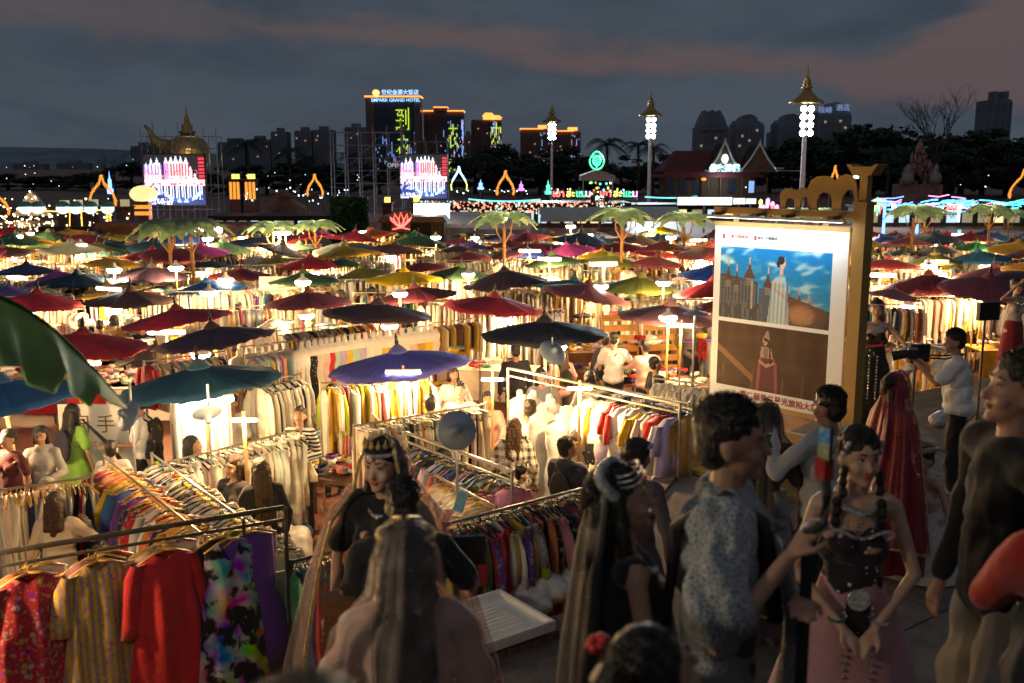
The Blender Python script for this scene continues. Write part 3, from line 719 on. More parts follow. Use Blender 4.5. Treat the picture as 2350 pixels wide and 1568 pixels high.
p = pd(905, 380, 92.5); e = empty('open_board', p, 0, 'small white outlined OPEN board fixed on the scaffold', 'sign')
G().bb(-.75, .75, 0, .06, -.28, .28).build('panel', M_black, e)
for z in (-.27, .27): G().bb(-.75, .75, -.03, -.001, z - .02, z + .02).build('edge', M_steel, e)
text('lettering', 'OPEN', .5, emit('dim_white', (.8, .85, .9), .5), (0, -.02, 0), 0, .01, e)
# golden urn float behind the left screen
p = pd(432, 345, 96); e = empty('golden_urn_statue', (p.x, 96, 0), 0, 'golden urn shaped float with spire behind the left screen', 'statue'); z = p.z
G().lathe([(.5, -4.5), (.6, -2.2), (1.3, -1.7), (1.85, -.6), (1.9, .3), (1.5, 1.0), (.7, 1.35), (.55, 1.6)], (0, 0, z), 18).build('urn', M_gold, e, True)
G().lathe([(.75, 1.55), (.8, 1.7), (.5, 1.9), (.55, 2.3), (.3, 2.45), (.2, 2.9), (.24, 3.0), (.1, 3.2), (.03, 4.1)], (0, 0, z), 12).build('spire', M_gold, e, True)
G().tube([(-1.2, 0, z - .6), (-2.2, 0, z + .4), (-3.2, 0, z + .9), (-3.6, 0, z + 1.9), (-4.0, 0, z + 2.3)], [.5, .7, .45, .2, .12], 8).build('swan_neck', M_gold, e, True)
lamp('urn_light', (.6, -2.6, z - .8), 80, (1, .72, .35), e, .2)
# row of brick piers with lantern boxes, columns and domes
def pier(u, vt, vb, d, w, name, lab, mw, lit, group):
    p = pd(u, vt, d); b = pd(u, vb, d); e = empty(name, (p.x, d, 0), 0, lab, 'pier', group); h = p.z
    G().bb(-w / 2, w / 2, 0, w, 0, h - .1).bb(-w * .6, w * .6, -w * .1, w * 1.1, h - .1, h).build('shaft', mw, e)
    G().bb(-w * .28, w * .28, .1, w * .66, h, h + w * .55).build('lantern_box', lit, e)
E_lan = emit('dim_lantern', (1, .85, .4), .35)
for i, (u, vt) in enumerate(((144, 476), (175, 475), (211, 474), (283, 474))):
    pier(u, vt, 545, 78, .95, 'lantern_pier', 'brick pier with pale lantern box, number %s from the left edge' % ('one', 'two', 'three', 'four')[i], M_redbrick, E_lan, 'brick lantern piers at left')
for u, lab in ((537, 'left of the pair of glowing orange columns'), (573, 'right of the pair of glowing orange columns')):
    p = pd(u, 412, 98); e = empty('glowing_column', (p.x, 98, 0), 0, lab, 'column', 'glowing orange columns')
    G().bb(-.55, .55, 0, 1.1, 0, p.z - .1).bb(-.68, .68, -.12, 1.2, p.z - .1, p.z + .05).build('shaft', M_redbrick, e)
    for x in (-.36, 0, .36): G().bb(x - .13, x + .13, -.03, -.004, p.z - 1.9, p.z - .25).build('lit_panel', E_orlit, e)
    G().bb(-.3, .3, .3, .9, p.z + .05, p.z + .5).build('lantern_box', E_ywin, e)
for i, (u, vt) in enumerate(((828, 468), (888, 465), (955, 464))):
    pier(u, vt, 540, 86, .8, 'lantern_pier', 'brick pier with yellow lantern left of the right screen, %s' % ('first', 'second', 'third')[i], M_redbrick, E_ywin, 'brick lantern piers at the stage')
p = pd(652, 440, 90); e = empty('brick_stupa', (p.x, 90, 0), 0, 'wide stepped brown brick stupa between the orange columns and empty scaffold', 'stupa')
G().lathe([(3.6, 0), (3.6, .8), (3.0, .85), (2.9, 1.5), (2.2, 1.6), (1.9, 2.4), (1.0, 2.9), (.8, 3.2), (1.1, 3.25), (.6, 3.5), (.3, 3.7)], (0, 0, p.z - 3.7), 20).build('dome', M_redbrick, e, True)
G().bb(-3.6, 3.6, -3.6, 3.6, 0, max(.1, p.z - 3.7)).build('base', M_redbrick, e)
for x in (-1.4, 0, 1.4): G().ell((x, -2.95, p.z - 2.6), (.22, .1, .25)).build('niche_light', E_orlit, e)
# lit gold fan shell and globe at left
p = pd(69, 437, 88); e = empty('golden_shell_arch', (p.x, 88, p.z - 2.2), 0, 'glowing cream shell arch studded with bulbs at far left', 'arch')
G().prism([(-1.7, 0), (1.7, 0), (1.2, .6), (.8, 1.2), (.35, 1.8), (0, 2.1), (-.35, 1.8), (-.8, 1.2), (-1.2, .6)], 0, .5).build('shell', mat('cream_shell', (.6, .5, .35), .6), e)
for a in np.linspace(-1, 1, 9): G().ell((1.6 * a, -.05, 2.0 * (1 - abs(a)) + .1), .07).build('bulb', E_bulb, e)
lamp('shell_light', (0, -2, .4), 110, (1, .75, .45), e, .3)
p = pd(327, 470, 87); e = empty('gold_globe', (p.x, 87, p.z), 0, 'glowing gold ball beside the left scaffold', 'globe')
G().ell((0, .4, .9), (1.25, .8, .75)).build('ball', emit('gold_ball', (1, .7, .3), 1.3), e, True); G().bb(-.5, .5, 0, .8, -p.z, .3).build('stand', M_redbrick, e)
for z in (-.2, -.75): G().bb(-.75, .75, -.05, -.004, z - .16, z + .16).build('lit_panel', E_orlit, e)
def flame_gate(u, vt, vb, d, label, m, half=False, hw=1.0, name='light_arch'):
    p, b = pd(u, vt, d), pd(u, vb, d); h = p.z - b.z; e = empty(name, (p.x, d, b.z), 0, label, 'light arch'); g = G()
    q = random.Random(int(u)); pts = [(0, h), (-.07 * h, h * .72), (-.2 * h, h * .55), (-.3 * h, h * .38), (-.36 * h, h * .15), (-.34 * h, 0)]
    for sg in (-1, 1):
        if half and sg < 0: continue
        for i in range(len(pts) - 1):
            a, c = Vector((pts[i][0] * -sg * hw, 0, pts[i][1])), Vector((pts[i + 1][0] * -sg * hw, 0, pts[i + 1][1]))
            g.tube([a, c], .05, 5)
            for k in range(3):
                m_ = a.lerp(c, (k + .5) / 3); r = h * .045 * q.uniform(.7, 1.3)
                g.tube([m_ + Vector((r * cos(t), -.05, r * sin(t))) for t in np.linspace(0, 5.2, 8)], .028, 4)
    g.build('curls', m, e)
    G().bb(-.3 * h * hw, .3 * h * hw, .06, .2, 0, h * .1).bb(-.36 * h * hw - .08, -.34 * h * hw, .06, .2, -b.z, 0).bb(.34 * h * hw, .36 * h * hw + .08, .06, .2, -b.z, 0).build('frame', M_wood, e)
flame_gate(232, 402, 472, 80, 'orange light gate with curling flame outline at left', E_orlit, hw=1.2)
flame_gate(1160, 392, 447, 88, 'orange light gate below the slim brown tower', E_orlit)
flame_gate(722, 400, 450, 86, 'orange light gate behind the leaf shaped lamp trees', E_orlit)
flame_gate(-18, 430, 492, 76, 'orange light gate cut by the left edge', E_orlit, hw=1.6)
flame_gate(1917, 380, 425, 90, 'small orange light spire behind the elephant back', E_orlit, hw=.5)
flame_gate(2352, 388, 455, 84, 'orange light gate cut by the right edge', E_orlit, hw=1.3)
p = pd(2350, 445, 84); 
# neon arch and blue obelisks
p, b = pd(1053, 382, 95), pd(1053, 430, 95); h = p.z - b.z; e = empty('neon_arch', (p.x, 95, b.z), 0, 'pointed white and blue neon arch right of the right screen', 'light arch')
for sg in (-1, 1):
    G().tube([(0, 0, h), (sg * .12, 0, h * .72), (sg * .45, 0, h * .45), (sg * .62, 0, h * .3)], .09, 6).build('upper_tube', emit('ice_neon', (.35, .7, 1), 4), e)
    G().tube([(sg * .62, 0, h * .3), (sg * .75, 0, h * .1), (sg * .7, 0, -.3)], .06, 6).build('lower_tube', E_lemon, e)
    G().bb(sg * .72 - .05, sg * .72 + .05, .1, .2, -b.z, h * .2).build('post', M_black, e)
for u, v0, v1, lab, m in ((250, 393, 445, 'slim blue and yellow light spire beside the orange gate', E_blue), (1103, 412, 435, 'small ice blue light obelisk left of the orange gate', E_blue), (1196, 415, 438, 'small violet light obelisk right of the orange gate', E_purple), (1258, 413, 446, 'green neon figure by the smaller floodlight mast', E_green), (1965, 385, 410, 'small white neon figure left of the poster post', E_tealw)):
    p, b = pd(u, v0, 92), pd(u, v1, 92); h = p.z - b.z; e = empty('light_spire', (p.x, 92, b.z), 0, lab, 'light spire')
    G().lathe([(.28, 0), (.3, h * .2), (.16, h * .25), (.17, h * .6), (.06, h * .7), (.01, h)], (0, 0, 0), 8).build('glow', m, e); G().cyl((0, 0, -b.z), (0, 0, .01), .12, n=8).build('post', M_black, e)
# green leaf neon on its kiosk, Thai letter signs, white board
p = pd(1370, 345, 90); b = pd(1370, 388, 90); h = p.z - b.z; e = empty('leaf_neon', (p.x, 90, b.z), 0, 'green neon lotus leaf on a mast above the kiosk', 'neon sign')
for k in (1, .55): G().tube([(k * .72 * sin(t) * (1 - .35 * max(0, cos(t))) * h * .55, 0, h * .45 - k * h * .48 * -cos(t)) for t in np.linspace(0, 2 * pi, 18)], .07, 5).build('outline', E_green, e)
g = G()
for a in (-.4, -.2, 0, .2, .4): g.tube([(0, 0, h * .05), (a * .7, 0, h * .45), (a, 0, h * .75)], .035, 4)
g.build('vein', E_green, e); G().cyl((0, .1, -1.4), (0, .1, h * .3), .05, n=6).build('mast', M_steel, e)
p = pd(1370, 400, 90); e = empty('neon_kiosk', (p.x, 90, 0), 0, 'kiosk with square pale canopy under the green leaf neon', 'kiosk'); z = p.z
G().prism([(-1.5, z - .55), (-1.5, z - .1), (-.2, z + .35), (.2, z + .35), (1.5, z - .1), (1.5, z - .55)], -1.3, 1.3).build('canopy', mat('kiosk_canvas', (.4, .34, .32), .7), e)
for x in (-1.3, 1.3): G().cyl((x, -1.1, 0), (x, -1.1, z - .55), .06, n=6).build('post', M_steel, e)
G().bb(-.7, .7, -1.2, 0, 0, z - 1.6).build('counter', M_wood, e)
q = random.Random(8)
for i in range(14): G().ell((q.uniform(-1.1, 1.1), -1.35, z - q.uniform(.7, 1.7)), .1).build('lamp', q.choice((E_cyan, E_lemon, E_green, E_orlit, E_tealw)), e)
E_signw = emit('sign_white', (.95, 1, .95), 2.4)
p = pd(1376, 468, 70); e = empty('white_letter_board', p, 0, 'stacked white lit characters below the green leaf neon', 'sign')
G().bb(-.62, .62, .05, .2, -.62, .55).build('panel', M_black, e); G().cyl((0, .15, -p.z), (0, .15, -.5), .06, n=6).build('post', M_steel, e)
text('lettering', '辣', .62, E_signw, (0, 0, .22), 0, .02, e, .02); text('lettering', '一家', .5, E_signw, (0, 0, -.36), 0, .02, e, .02)
for u, lab in ((1312, 'left of the two coloured Thai letter neon signs'), (1420, 'right of the two coloured Thai letter neon signs')):
    p = pd(u, 445, 80); e = empty('thai_neon_sign', p, 0, lab, 'neon sign', 'coloured Thai letter neon signs')
    for s, dx, m in (('เอา', -1.05, E_red), ('ล่ะ', -.1, E_lemon), ('แม', .75, E_green), ('น', 1.3, E_pk)): text('lettering', s, .78, m, (dx, 0, 0), 0, .03, e, .015)
    G().bb(-1.55, 1.55, .08, .12, -.5, -.44).build('rail', M_steel, e); G().cyl((-1.4, .1, -p.z), (-1.4, .1, -.4), .05, n=6).cyl((1.4, .1, -p.z), (1.4, .1, -.4), .05, n=6).build('post', M_steel, e)
# cyan rope lights on long fence
def rope(u0, v0, u1, v1, d, m, label, sag=.25, r=.045, cat='rope light', seg=14, name='rope_light'):
    a, b = pd(u0, v0, d), pd(u1, v1, d); pts = []
    for i in range(seg + 1):
        t = i / seg; c = a.lerp(b, t); c.z -= sag * 4 * t * (1 - t); pts.append(c)
    o = G().tube(pts, r, 5).build(name, m); tag(o, label, cat); return o
rope(1075, 457, 1240, 458, 74, emit('cyan_rope', (.15, .85, .95), 2.2), 'cyan rope light along the fence under the orange gate', .15)
rope(1480, 452, 1600, 451, 78, MATS['cyan_rope'], 'cyan rope light right of the Thai letters', .1)
rope(100, 484, 250, 480, 68, E_rope, 'amber rope light on top of the lantern terrace', .1)
# white shop front boards left of the poster
for u0, u1, v0, v1, lab in ((1555, 1680, 453, 471, 'long white lit shop board under the pavilion'), (1683, 1710, 455, 469, 'short white lit shop board beside the long one'), (1712, 1735, 456, 468, 'small colourful lit shop board right of the white boards')):
    a, b = pd(u0, v0, 72), pd(u1, v1, 72); w, h = b.x - a.x, a.z - b.z; P = Paint(max(10, int(w * 14)), 14, (.75, .9, .85)); nn = P.noise(22, 6, int(u0)); P.put(nn > .35, (.9, .95, 1)); P.put((nn < -.5) & (abs(P.y - .5) < .3), (.15, .45, .6)); P.put((P.noise(30, 5, 5) > .8), (.9, .5, .2))
    e = empty('shop_board', ((a.x + b.x) / 2, 72, b.z), 0, lab, 'sign', 'lit shop boards'); P.sheet('print', (w, h), print_mat('board_print', 1.8), e, (0, 0, h / 2)); G().bb(-w / 2 - .05, w / 2 + .05, .01, .15, -.05, h + .05).build('box', M_black, e); G().bb(-.06, .06, .05, .13, -b.z, -.06).build('post', M_steel, e)
# Thai pavilion
p0, p1 = pd(1512, 405, 112), pd(1748, 405, 112); cx = (p0.x + p1.x) / 2; w = p1.x - p0.x; ze = p0.z; zr = pd(1600, 345, 112).z
e = empty('thai_pavilion', (cx, 112, 0), 0, 'wooden pavilion with steep red roof, two white edged gables and lit sign', 'pavilion')
G().bb(-w / 2 + .9, w / 2 - .6, 0, 6, 0, ze).build('wall', M_wood, e)
G().prism([(-w / 2 - .1, ze - .1), (w / 2 + .3, ze - .1), (w / 2 - .8, ze + .5), (-w / 2 + .6, ze + .5)], -1.2, 6.5).build('eave_roof', M_roofred, e)
g = G(); g.add([(-w / 2 + .2, -.6, ze + .5), (w / 2 - 1.4, -.6, ze + .5), (w / 2 - 2.6, 3, zr), (-w / 2 + 2.1, 3, zr), (-w / 2 + .2, 6.5, ze + .5), (w / 2 - 1.4, 6.5, ze + .5)], [(0, 1, 2, 3), (5, 4, 3, 2), (0, 3, 4), (1, 5, 2)]); g.build('main_roof', M_roofred, e)
for gx, hw, hh in ((1.2, 1.75, 3.15), (5.0, 2.0, 2.95)):
    z0 = ze + .45; gb = G().prism([(gx - hw, z0), (gx + hw, z0), (gx, z0 + hh)], -1.5, 3).build('gable', M_wood, e)
    for sg in (-1, 1):
        G().tube([(gx, -1.6, z0 + hh + .55), (gx + sg * .08, -1.6, z0 + hh), (gx + sg * hw * .5, -1.6, z0 + hh * .46), (gx + sg * hw, -1.6, z0 + .12), (gx + sg * (hw + .4), -1.6, z0 + .22)], [.03, .11, .12, .12, .05], 5).build('barge_board', M_white, gb)
        g = G(); a = Vector((gx, 0, z0 + hh)); g.add([(gx, -1.5, z0 + hh), (gx + sg * hw, -1.5, z0), (gx + sg * hw, 3, z0), (gx, 3, z0 + hh)], [(0, 1, 2, 3)]); g.build('gable_roof', M_roofred, gb)
G().ell((1.2, -1.75, ze + 1.9), (.36, .1, .5)).build('emblem_light', E_tealw, e)
text('sign_text', '傣家茶楼', .82, emit('cyan_sign', (.45, .85, 1), 3), (1.2, -1.8, ze + .85), 0, .04, e, .04)
for k, x in enumerate((-4.4, -3.0, -1.5, 2.4, 4.6)):
    wd = G().bb(x - .42, x + .42, -.05, -.004, ze - 1.9, ze - .35).build('window', M_glass, e)
    if k in (4,): G().bb(x - .3, x + .3, -.09, -.055, ze - 1.8, ze - .5).build('pane', emit('blue_pane', (.3, .5, .9), 1), wd)
for x in (-.4, 1.0, 3.4, 6.1): G().cyl((x, -.9, 0), (x, -.9, ze - .1), .1, n=8).build('post', M_wood, e)
G().ell((-.9, -1.0, ze - .3), (.3, .2, .18)).build('wall_lamp', E_orlit, e); G().bb(-w / 2, w / 2, -1.6, 0, ze - 2.6, ze - 2.3).build('terrace_deck', M_wood, e)
lamp('pavilion_lamp', (.8, -2.4, ze - .5), 120, (.7, .85, 1), e, .2)
# naga flame sculpture
p = pd(2112, 332, 100); b = pd(2112, 428, 100); h = p.z - b.z; e = empty('flame_statue', (p.x, 100, b.z), 0, 'tall pink flame leaf sculpture at right', 'statue'); M_pinkst = mat('pink_stone', (.36, .19, .18), .7, var=.3, scale=2); q = random.Random(2)
g = G()
for i in range(70):
    t = q.random(); a = q.uniform(-1, 1); x = a * (1 - t) ** .7 * h * .48; z = t * h * .95; g.tube([(x, q.uniform(-.5, .5), z - .5), (x * 1.08, -.1, z), (x * .92, 0, z + .5 + .3 * t)], [.2, .17, .02], 5)
g.build('flames', M_pinkst, e, True); G().bb(-2.2, 2.2, -.8, .8, -b.z, .2).build('plinth', M_pinkst, e)
for x in (-1.5, 1.2): G().lathe([(.3, 0), (.62, .3), (.55, .9), (.2, 1.3), (.3, 1.6), (.05, 2.0)], (x, -1.3, .2), 10).build('vase', mat('grey_stone', (.3, .28, .27), .8), e, True)
# low dark buildings with lit shop fronts behind the umbrellas, right and left
def shop(u0, u1, vt, d, label, mw, panels, name='shop_row'):
    a, b = pd(u0, vt, d), pd(u1, vt, d); w = b.x - a.x; e = empty(name, ((a.x + b.x) / 2, d, 0), 0, label, 'shop'); h = a.z
    G().bb(-w / 2, w / 2, 0, 4, 0, h).build('wall', mw, e); G().bb(-w / 2 - .2, w / 2 + .2, -.9, 4.2, h, h + .18).build('roof', M_black, e)
    q = random.Random(int(u0))
    for i in range(panels):
        x = -w / 2 + w * (i + .5) / panels; ww = w / panels * .38
        f = G().bb(x - ww, x + ww, -.06, -.004, h * .15, h * .78).build('window', M_glass, e)
        G().bb(x - ww * .85, x + ww * .85, -.09, -.065, h * .2, h * .74).build('pane', q.choice((E_win, emit('pane_warm', (1, .75, .4), 1.3), emit('pane_cool', (.6, .85, 1), 1.0), E_win)), f)
    return e
shop(1985, 2420, 478, 80, 'long dark shop row behind the umbrellas at right', M_wood, 12)
shop(1440, 1760, 473, 90, 'dark shop row below the pavilion', M_black, 9)
shop(960, 1440, 470, 78, 'long stall row of glowing fronts below the neon signs', M_redbrick, 16)
shop(490, 760, 500, 76, 'low brick wall row with small lit niches under the stupa', M_redbrick, 10)
shop(-60, 86, 548, 60, 'dark low booth row at the left edge', M_wood, 4)
# long hanging ribbons and neon at right
for u, v0, v1, lab, m in ((2002, 475, 548, 'blue neon pole beside the poster post', E_blue), (2031, 470, 545, 'second blue neon pole right of the poster post', E_blue), (2105, 515, 545, 'short blue neon pole behind the leaf lamp trees', E_blue), (2202, 470, 510, 'blue white neon pole in the right light tangle', emit('ice_pole', (.5, .6, 1), 3)), (2202, 528, 545, 'short cyan neon stub below the light tangle', E_cyan)):
    a, b = pd(u, v0, 66), pd(u, v1, 66); o = G().cyl((a.x, 66, b.z), (a.x, 66, a.z), .09, n=6).build('neon_pole', m); tag(o, lab, 'neon pole')
p = pd(2125, 477, 70); e = empty('white_neon_sign', p, 0, 'white and red neon lettering above the leaf lamp trees at right', 'neon sign')
for s, dx, sz, m in (('Bo', -2.0, .75, E_signw), ('Mixi', -.85, .62, E_signw), ('Dong', .55, .62, E_signw), ('泡鲁', 1.95, .6, E_red)): text('lettering', s, sz, m, (dx, 0, 0), 0, .03, e, .02)
G().bb(-2.4, 2.5, .08, .16, -.5, -.4).build('rail', M_steel, e); G().cyl((0, .12, -p.z), (0, .12, -.4), .06, n=6).build('post', M_steel, e)
q = random.Random(12); cols = (E_cyan, E_cyan, emit('aqua', (.1, .9, .9), 2.6), E_purple, E_pk, E_blue)
g6 = [G() for _ in cols]
for i in range(120):
    u = q.uniform(1990, 2420); v = 470 + q.gauss(0, 7) + (u - 2200) * .006; L_ = q.uniform(.3, 1.5); a = pd(u, v, q.uniform(66, 76)); k = q.randrange(len(cols))
    g6[k].tube([a, a + Vector((L_ * .5, 0, q.uniform(-.1, .15))), a + Vector((L_, 0, q.uniform(-.15, .2)))], .035, 4)
e = empty('light_tangle', (0, 70, 0), 0, 'tangle of cyan and violet light strings over the right stalls', 'string lights')
for k, gg in enumerate(g6): tag(gg.build('light_strand', cols[k], e, loc=(0, -70, 0)), kind='stuff')
q = random.Random(5)
for i in range(26):
    u = q.uniform(1745, 1790) if i < 10 else q.uniform(1440, 1560) if i < 16 else q.uniform(2005, 2030); a = pd(u, q.uniform(462, 484) if i != 3 else 470, 74)
    if i >= 10 and i < 16: continue
    o = G().lathe([(.02, .3), (.14, .2), (.14, 0), (.05, -.25), (.01, -.5)], a, 6).build('hanging_lantern', q.choice((E_red, E_pk, E_lemon, E_green))); tag(o, 'small coloured tail lantern, %s hung in the string %s' % ((ORD[i], 'left of the elephants') if i < 10 else (ORD[i - 16], 'beside the blue poles')), 'lantern', 'coloured tail lanterns ' + ('left' if i < 10 else 'right'))
# fairy lights: far too many to count
def fairy(name, boxes, n, m, r=.06, seed=0, label=None):
    q = random.Random(seed); v, f = sphere_t(5, 3); g = G()
    for i in range(n):
        u0, u1, v0, v1, d0, d1 = boxes[i % len(boxes)]; p = pd(q.uniform(u0, u1), q.uniform(v0, v1), q.uniform(d0, d1)); g.add(v * r * q.uniform(.6, 1.3) + np.array(p), f)
    tag(g.build(name, m), label, None, None, 'stuff')
fairy('fairy_lights', [(0, 300, 455, 540, 66, 90), (0, 130, 495, 545, 60, 75)], 150, E_warm, .07, 1, 'warm fairy lights over the left lantern terrace')
fairy('fairy_lights', [(960, 1450, 432, 445, 80, 110), (560, 800, 430, 470, 95, 110)], 90, emit('fairy_cool', (.7, .95, 1), 5), .06, 2, 'cool fairy lights along the far fence')
fairy('fairy_lights', [(960, 1440, 462, 492, 66, 77)], 320, emit('fairy_red', (1, .35, .2), 1.6), .07, 3, 'red and amber glints on the far stall row')
fairy('fairy_lights', [(960, 1440, 462, 492, 66, 77)], 160, emit('fairy_mint', (.4, 1, .75), 2.0), .06, 6, 'mint glints on the far stall row')
fairy('fairy_lights', [(0, 330, 375, 430, 150, 200), (1500, 2350, 400, 430, 105, 125), (560, 900, 395, 425, 120, 160)], 34, emit('fairy_white', (.9, .95, 1), 3), .07, 4, 'scattered far street lights among the trees')
# left terrace: round glowing lanterns, big dark board, kiosks
for i, u in enumerate((58, 87, 144, 174, 208, 247)):
    p = pd(u, 479, 66); e = empty('round_lantern', p, 0, 'round white glowing lantern, %s of the row over the dark board' % ('first', 'second', 'third', 'fourth', 'fifth', 'last')[i], 'lantern', 'round lanterns over the dark board')
    G().ell((0, 0, 0), (.42, .42, .36)).build('globe', emit('lantern_white', (.75, .95, 1), 1.7), e, True); G().lathe([(.44, .12), (.46, .2), (.3, .42), (.05, .5)], (0, 0, 0), 12).build('cap', mat('jade_cap', (.1, .35, .33), .6), e, True); G().cyl((0, .2, -p.z), (0, .2, -.34), .04, n=6).build('post', M_black, e)
p, b = pd(86, 520, 58), pd(252, 556, 58); w = b.x - p.x; h = p.z - b.z; e = empty('dark_roof_board', ((p.x + b.x) / 2, 58, 0), 0, 'long dark blank board roof below the round lanterns', 'roof')
g = G(); 
for i in range(9): G().bb(-w / 2 + w * i / 9 + .01, -w / 2 + w * (i + 1) / 9 - .01, 0, .12, b.z, p.z).build('panel', mat('dark_board', (.05, .045, .035), .8), e)
G().bb(-w / 2, w / 2, .14, .3, 0, p.z).build('back_wall', M_wood, e)
for dx in (0, .55):
    a, b2 = pd(244 + dx * 12, 480, 56), pd(252 + dx * 12, 556, 56); o = G().tube([a, b2], .045, 5).build('amber_pole', E_rope); tag(o, 'left of the two slanting amber light poles' if dx == 0 else 'right of the two slanting amber light poles', 'light pole')
for u0, u1 in ((160, 190),):
    a, b2, c, d_ = pd(160, 550, 64), pd(160, 482, 64), pd(186, 482, 64), pd(190, 550, 64); o = G().tube([a, b2, c, d_], .045, 5).build('amber_light_gate', E_rope); tag(o, 'amber light door frame among the round lanterns', 'light frame')
def kiosk(u, vt, w, d, label, mw, panel, roofm, name='kiosk', glow=None):
    p = pd(u, vt, d); h = p.z; e = empty(name, (p.x, d, 0), 0, label, 'kiosk')
    G().bb(-w / 2, w / 2, .1, 2.2, 0, h - .15).build('body', mw, e); G().prism([(-w / 2 - .2, h - .15), (w / 2 + .2, h - .15), (w / 2, h + .15), (-w / 2, h + .15)], -.5, 2.5).build('roof', roofm, e)
    G().bb(-w / 2 + .15, w / 2 - .15, .02, .09, h * .35, h - .45).build('front_panel', panel, e)
    for x in (-w / 2, w / 2): G().cyl((x, -.3, 0), (x, -.3, h - .15), .05, n=6).build('post', M_wood, e)
kiosk(298, 518, 3.0, 50, 'wooden kiosk with mustard yellow front left of the lamp stall', M_wood, mat('mustard_panel', (.5, .3, .02), .6), M_redbrick)
kiosk(460, 520, 5.6, 56, 'stall with a row of round lamps under the left scaffold', M_wood, emit('lamp_panel', (1, .8, .5), .8), M_wood)
for i in range(6): 
    p = pd(418 + i * 17, 528, 55); o = G().lathe([(.03, .25), (.16, .1), (.2, 0), (.16, -.15), (.03, -.2)], p, 10).build('stall_lamp', emit('lamp_pinkw', (1, .85, .9), 4)); tag(o, 'round pinkish lamp, %s from the left in the stall under the left scaffold' % ORD[i], 'lamp', 'round lamps in the left stall')
p = pd(545, 528, 52); o = G().prism([(.62 * (16 * sin(t) ** 3) / 16, p.z - .2 + .62 * (13 * cos(t) - 5 * cos(2 * t) - 2 * cos(3 * t) - cos(4 * t)) / 16) for t in np.linspace(0, 2 * pi, 24, endpoint=False)], 0, .15).build('heart_board', mat('dusty_pink', (.5, .2, .2), .7), loc=(p.x, 52, 0)); tag(o, 'dusty pink heart shaped board left of the leaf lamp trees', 'sign')
p = pd(352, 545, 47); o = G().cyl((p.x, 47, p.z), (p.x, 47.05, p.z), .38, n=20).build('round_fan', mat('cream_paper', (.6, .5, .38), .8)); tag(o, 'cream round paper disc standing behind the left umbrellas', 'disc'); 
kiosk(948, 503, 3.2, 52, 'brown plank fence kiosk with red neon lotus', M_wood, M_wood, M_wood)
p = pd(920, 508, 51.2); e = empty('lotus_neon', p, 0, 'red neon lotus on the plank kiosk', 'neon sign')
for i, a in enumerate((-1.1, -.55, 0, .55, 1.1)):
    G().tube([(.05 * i - .1, 0, -.3), (sin(a) * .5 - .12 * cos(a), 0, .05), (sin(a) * .62, 0, cos(a) * .45), (sin(a) * .45 + .14 * cos(a), 0, .05), (.05 * i - .1, 0, -.3)], .03, 5).build('petal_tube', E_red, e)
G().tube([(-.45, 0, -.42), (0, 0, -.32), (.45, 0, -.42)], .03, 5).build('base_tube', E_red, e); G().bb(-.5, .5, .05, .09, -.55, .5).build('backing', M_wood, e)
ORD2 = ORD + ['sixteenth']
for i in range(16):
    p = pd(910 + i * 5.3, 503, 51.8); G_ = G().bb(p.x - .1, p.x + .1, 51.7, 51.78, 0, p.z + R.uniform(-.05, .1))
    tag(G_.build('fence_plank', M_wood), 'upright brown fence plank beside the red lotus, %s from the left' % ORD2[i], 'plank', 'fence planks by the lotus')
p = pd(990, 485, 54); e = empty('white_light_box', p, 0, 'glowing white light box right of the red lotus', 'light box'); G().bb(-.95, .95, 0, .5, -.4, .4).build('box', emit('box_white', (1, .98, .9), 3), e); G().bb(-.1, .1, .1, .3, -p.z, -.41).build('post', M_steel, e); lamp('box_light', (0, -1, 0), 150, (1, .95, .85), e, .4)
# hedge wall
p, b = pd(757, 452, 62), pd(846, 525, 62); w = b.x - p.x; h = p.z
e = empty('hedge_wall', ((p.x + b.x) / 2, 62, 0), 0, 'tall dark green hedge panel in front of the empty scaffold', 'hedge'); q = np.random.RandomState(3); n = 2600
P = np.stack([q.uniform(-w / 2, w / 2, n), q.normal(0, .1, n), q.uniform(0, h, n)], 1); t = q.normal(0, 1, (n, 3)); t /= np.linalg.norm(t, axis=1)[:, None]; s_ = np.cross(t, q.normal(0, 1, (n, 3))); s_ /= np.linalg.norm(s_, axis=1)[:, None]
obj('leaves', npmesh('leaves', np.stack([P - t * .13, P + s_ * .07, P + t * .13, P - s_ * .07], 1).reshape(-1, 3), np.arange(n * 4).reshape(n, 4), mat('hedge_leaf', (.03, .09, .03), .6, var=.5, scale=2, bump=0)), e); G().bb(-w / 2 + .05, w / 2 - .05, .15, .4, 0, h - .05).build('frame', M_black, e)
# white tent roofs at the far edge of the market
for i, (u0, u1, v) in enumerate(((985, 1100, 502), (1100, 1220, 505), (1240, 1420, 490), (1430, 1560, 489))):
    a, b2 = pd(u0, v, 56 + (i > 1) * 6), pd(u1, v, 56 + (i > 1) * 6); w = b2.x - a.x; e = empty('white_tent', ((a.x + b2.x) / 2, a.y, 0), 0, 'long white tent roof at the far market edge, %s from the red lotus' % ('first', 'second', 'third', 'fourth')[i], 'tent', 'white tents'); 
    g = G(); g.add([(-w / 2, -1.2, a.z - .2), (w / 2, -1.2, a.z - .2), (w / 2, 1, a.z + .35), (-w / 2, 1, a.z + .35), (-w / 2, 3.2, a.z - .2), (w / 2, 3.2, a.z - .2), (-w / 2, -1.2, a.z - .45), (w / 2, -1.2, a.z - .45)], [(0, 1, 2, 3), (3, 2, 5, 4), (6, 7, 1, 0)]); g.build('canvas', mat('tent_canvas', (.62, .58, .56), .7), e)
    for x in (-w / 2, 0, w / 2): G().cyl((x, -1.1, 0), (x, -1.1, a.z - .2), .04, n=6).build('post', M_steel, e)
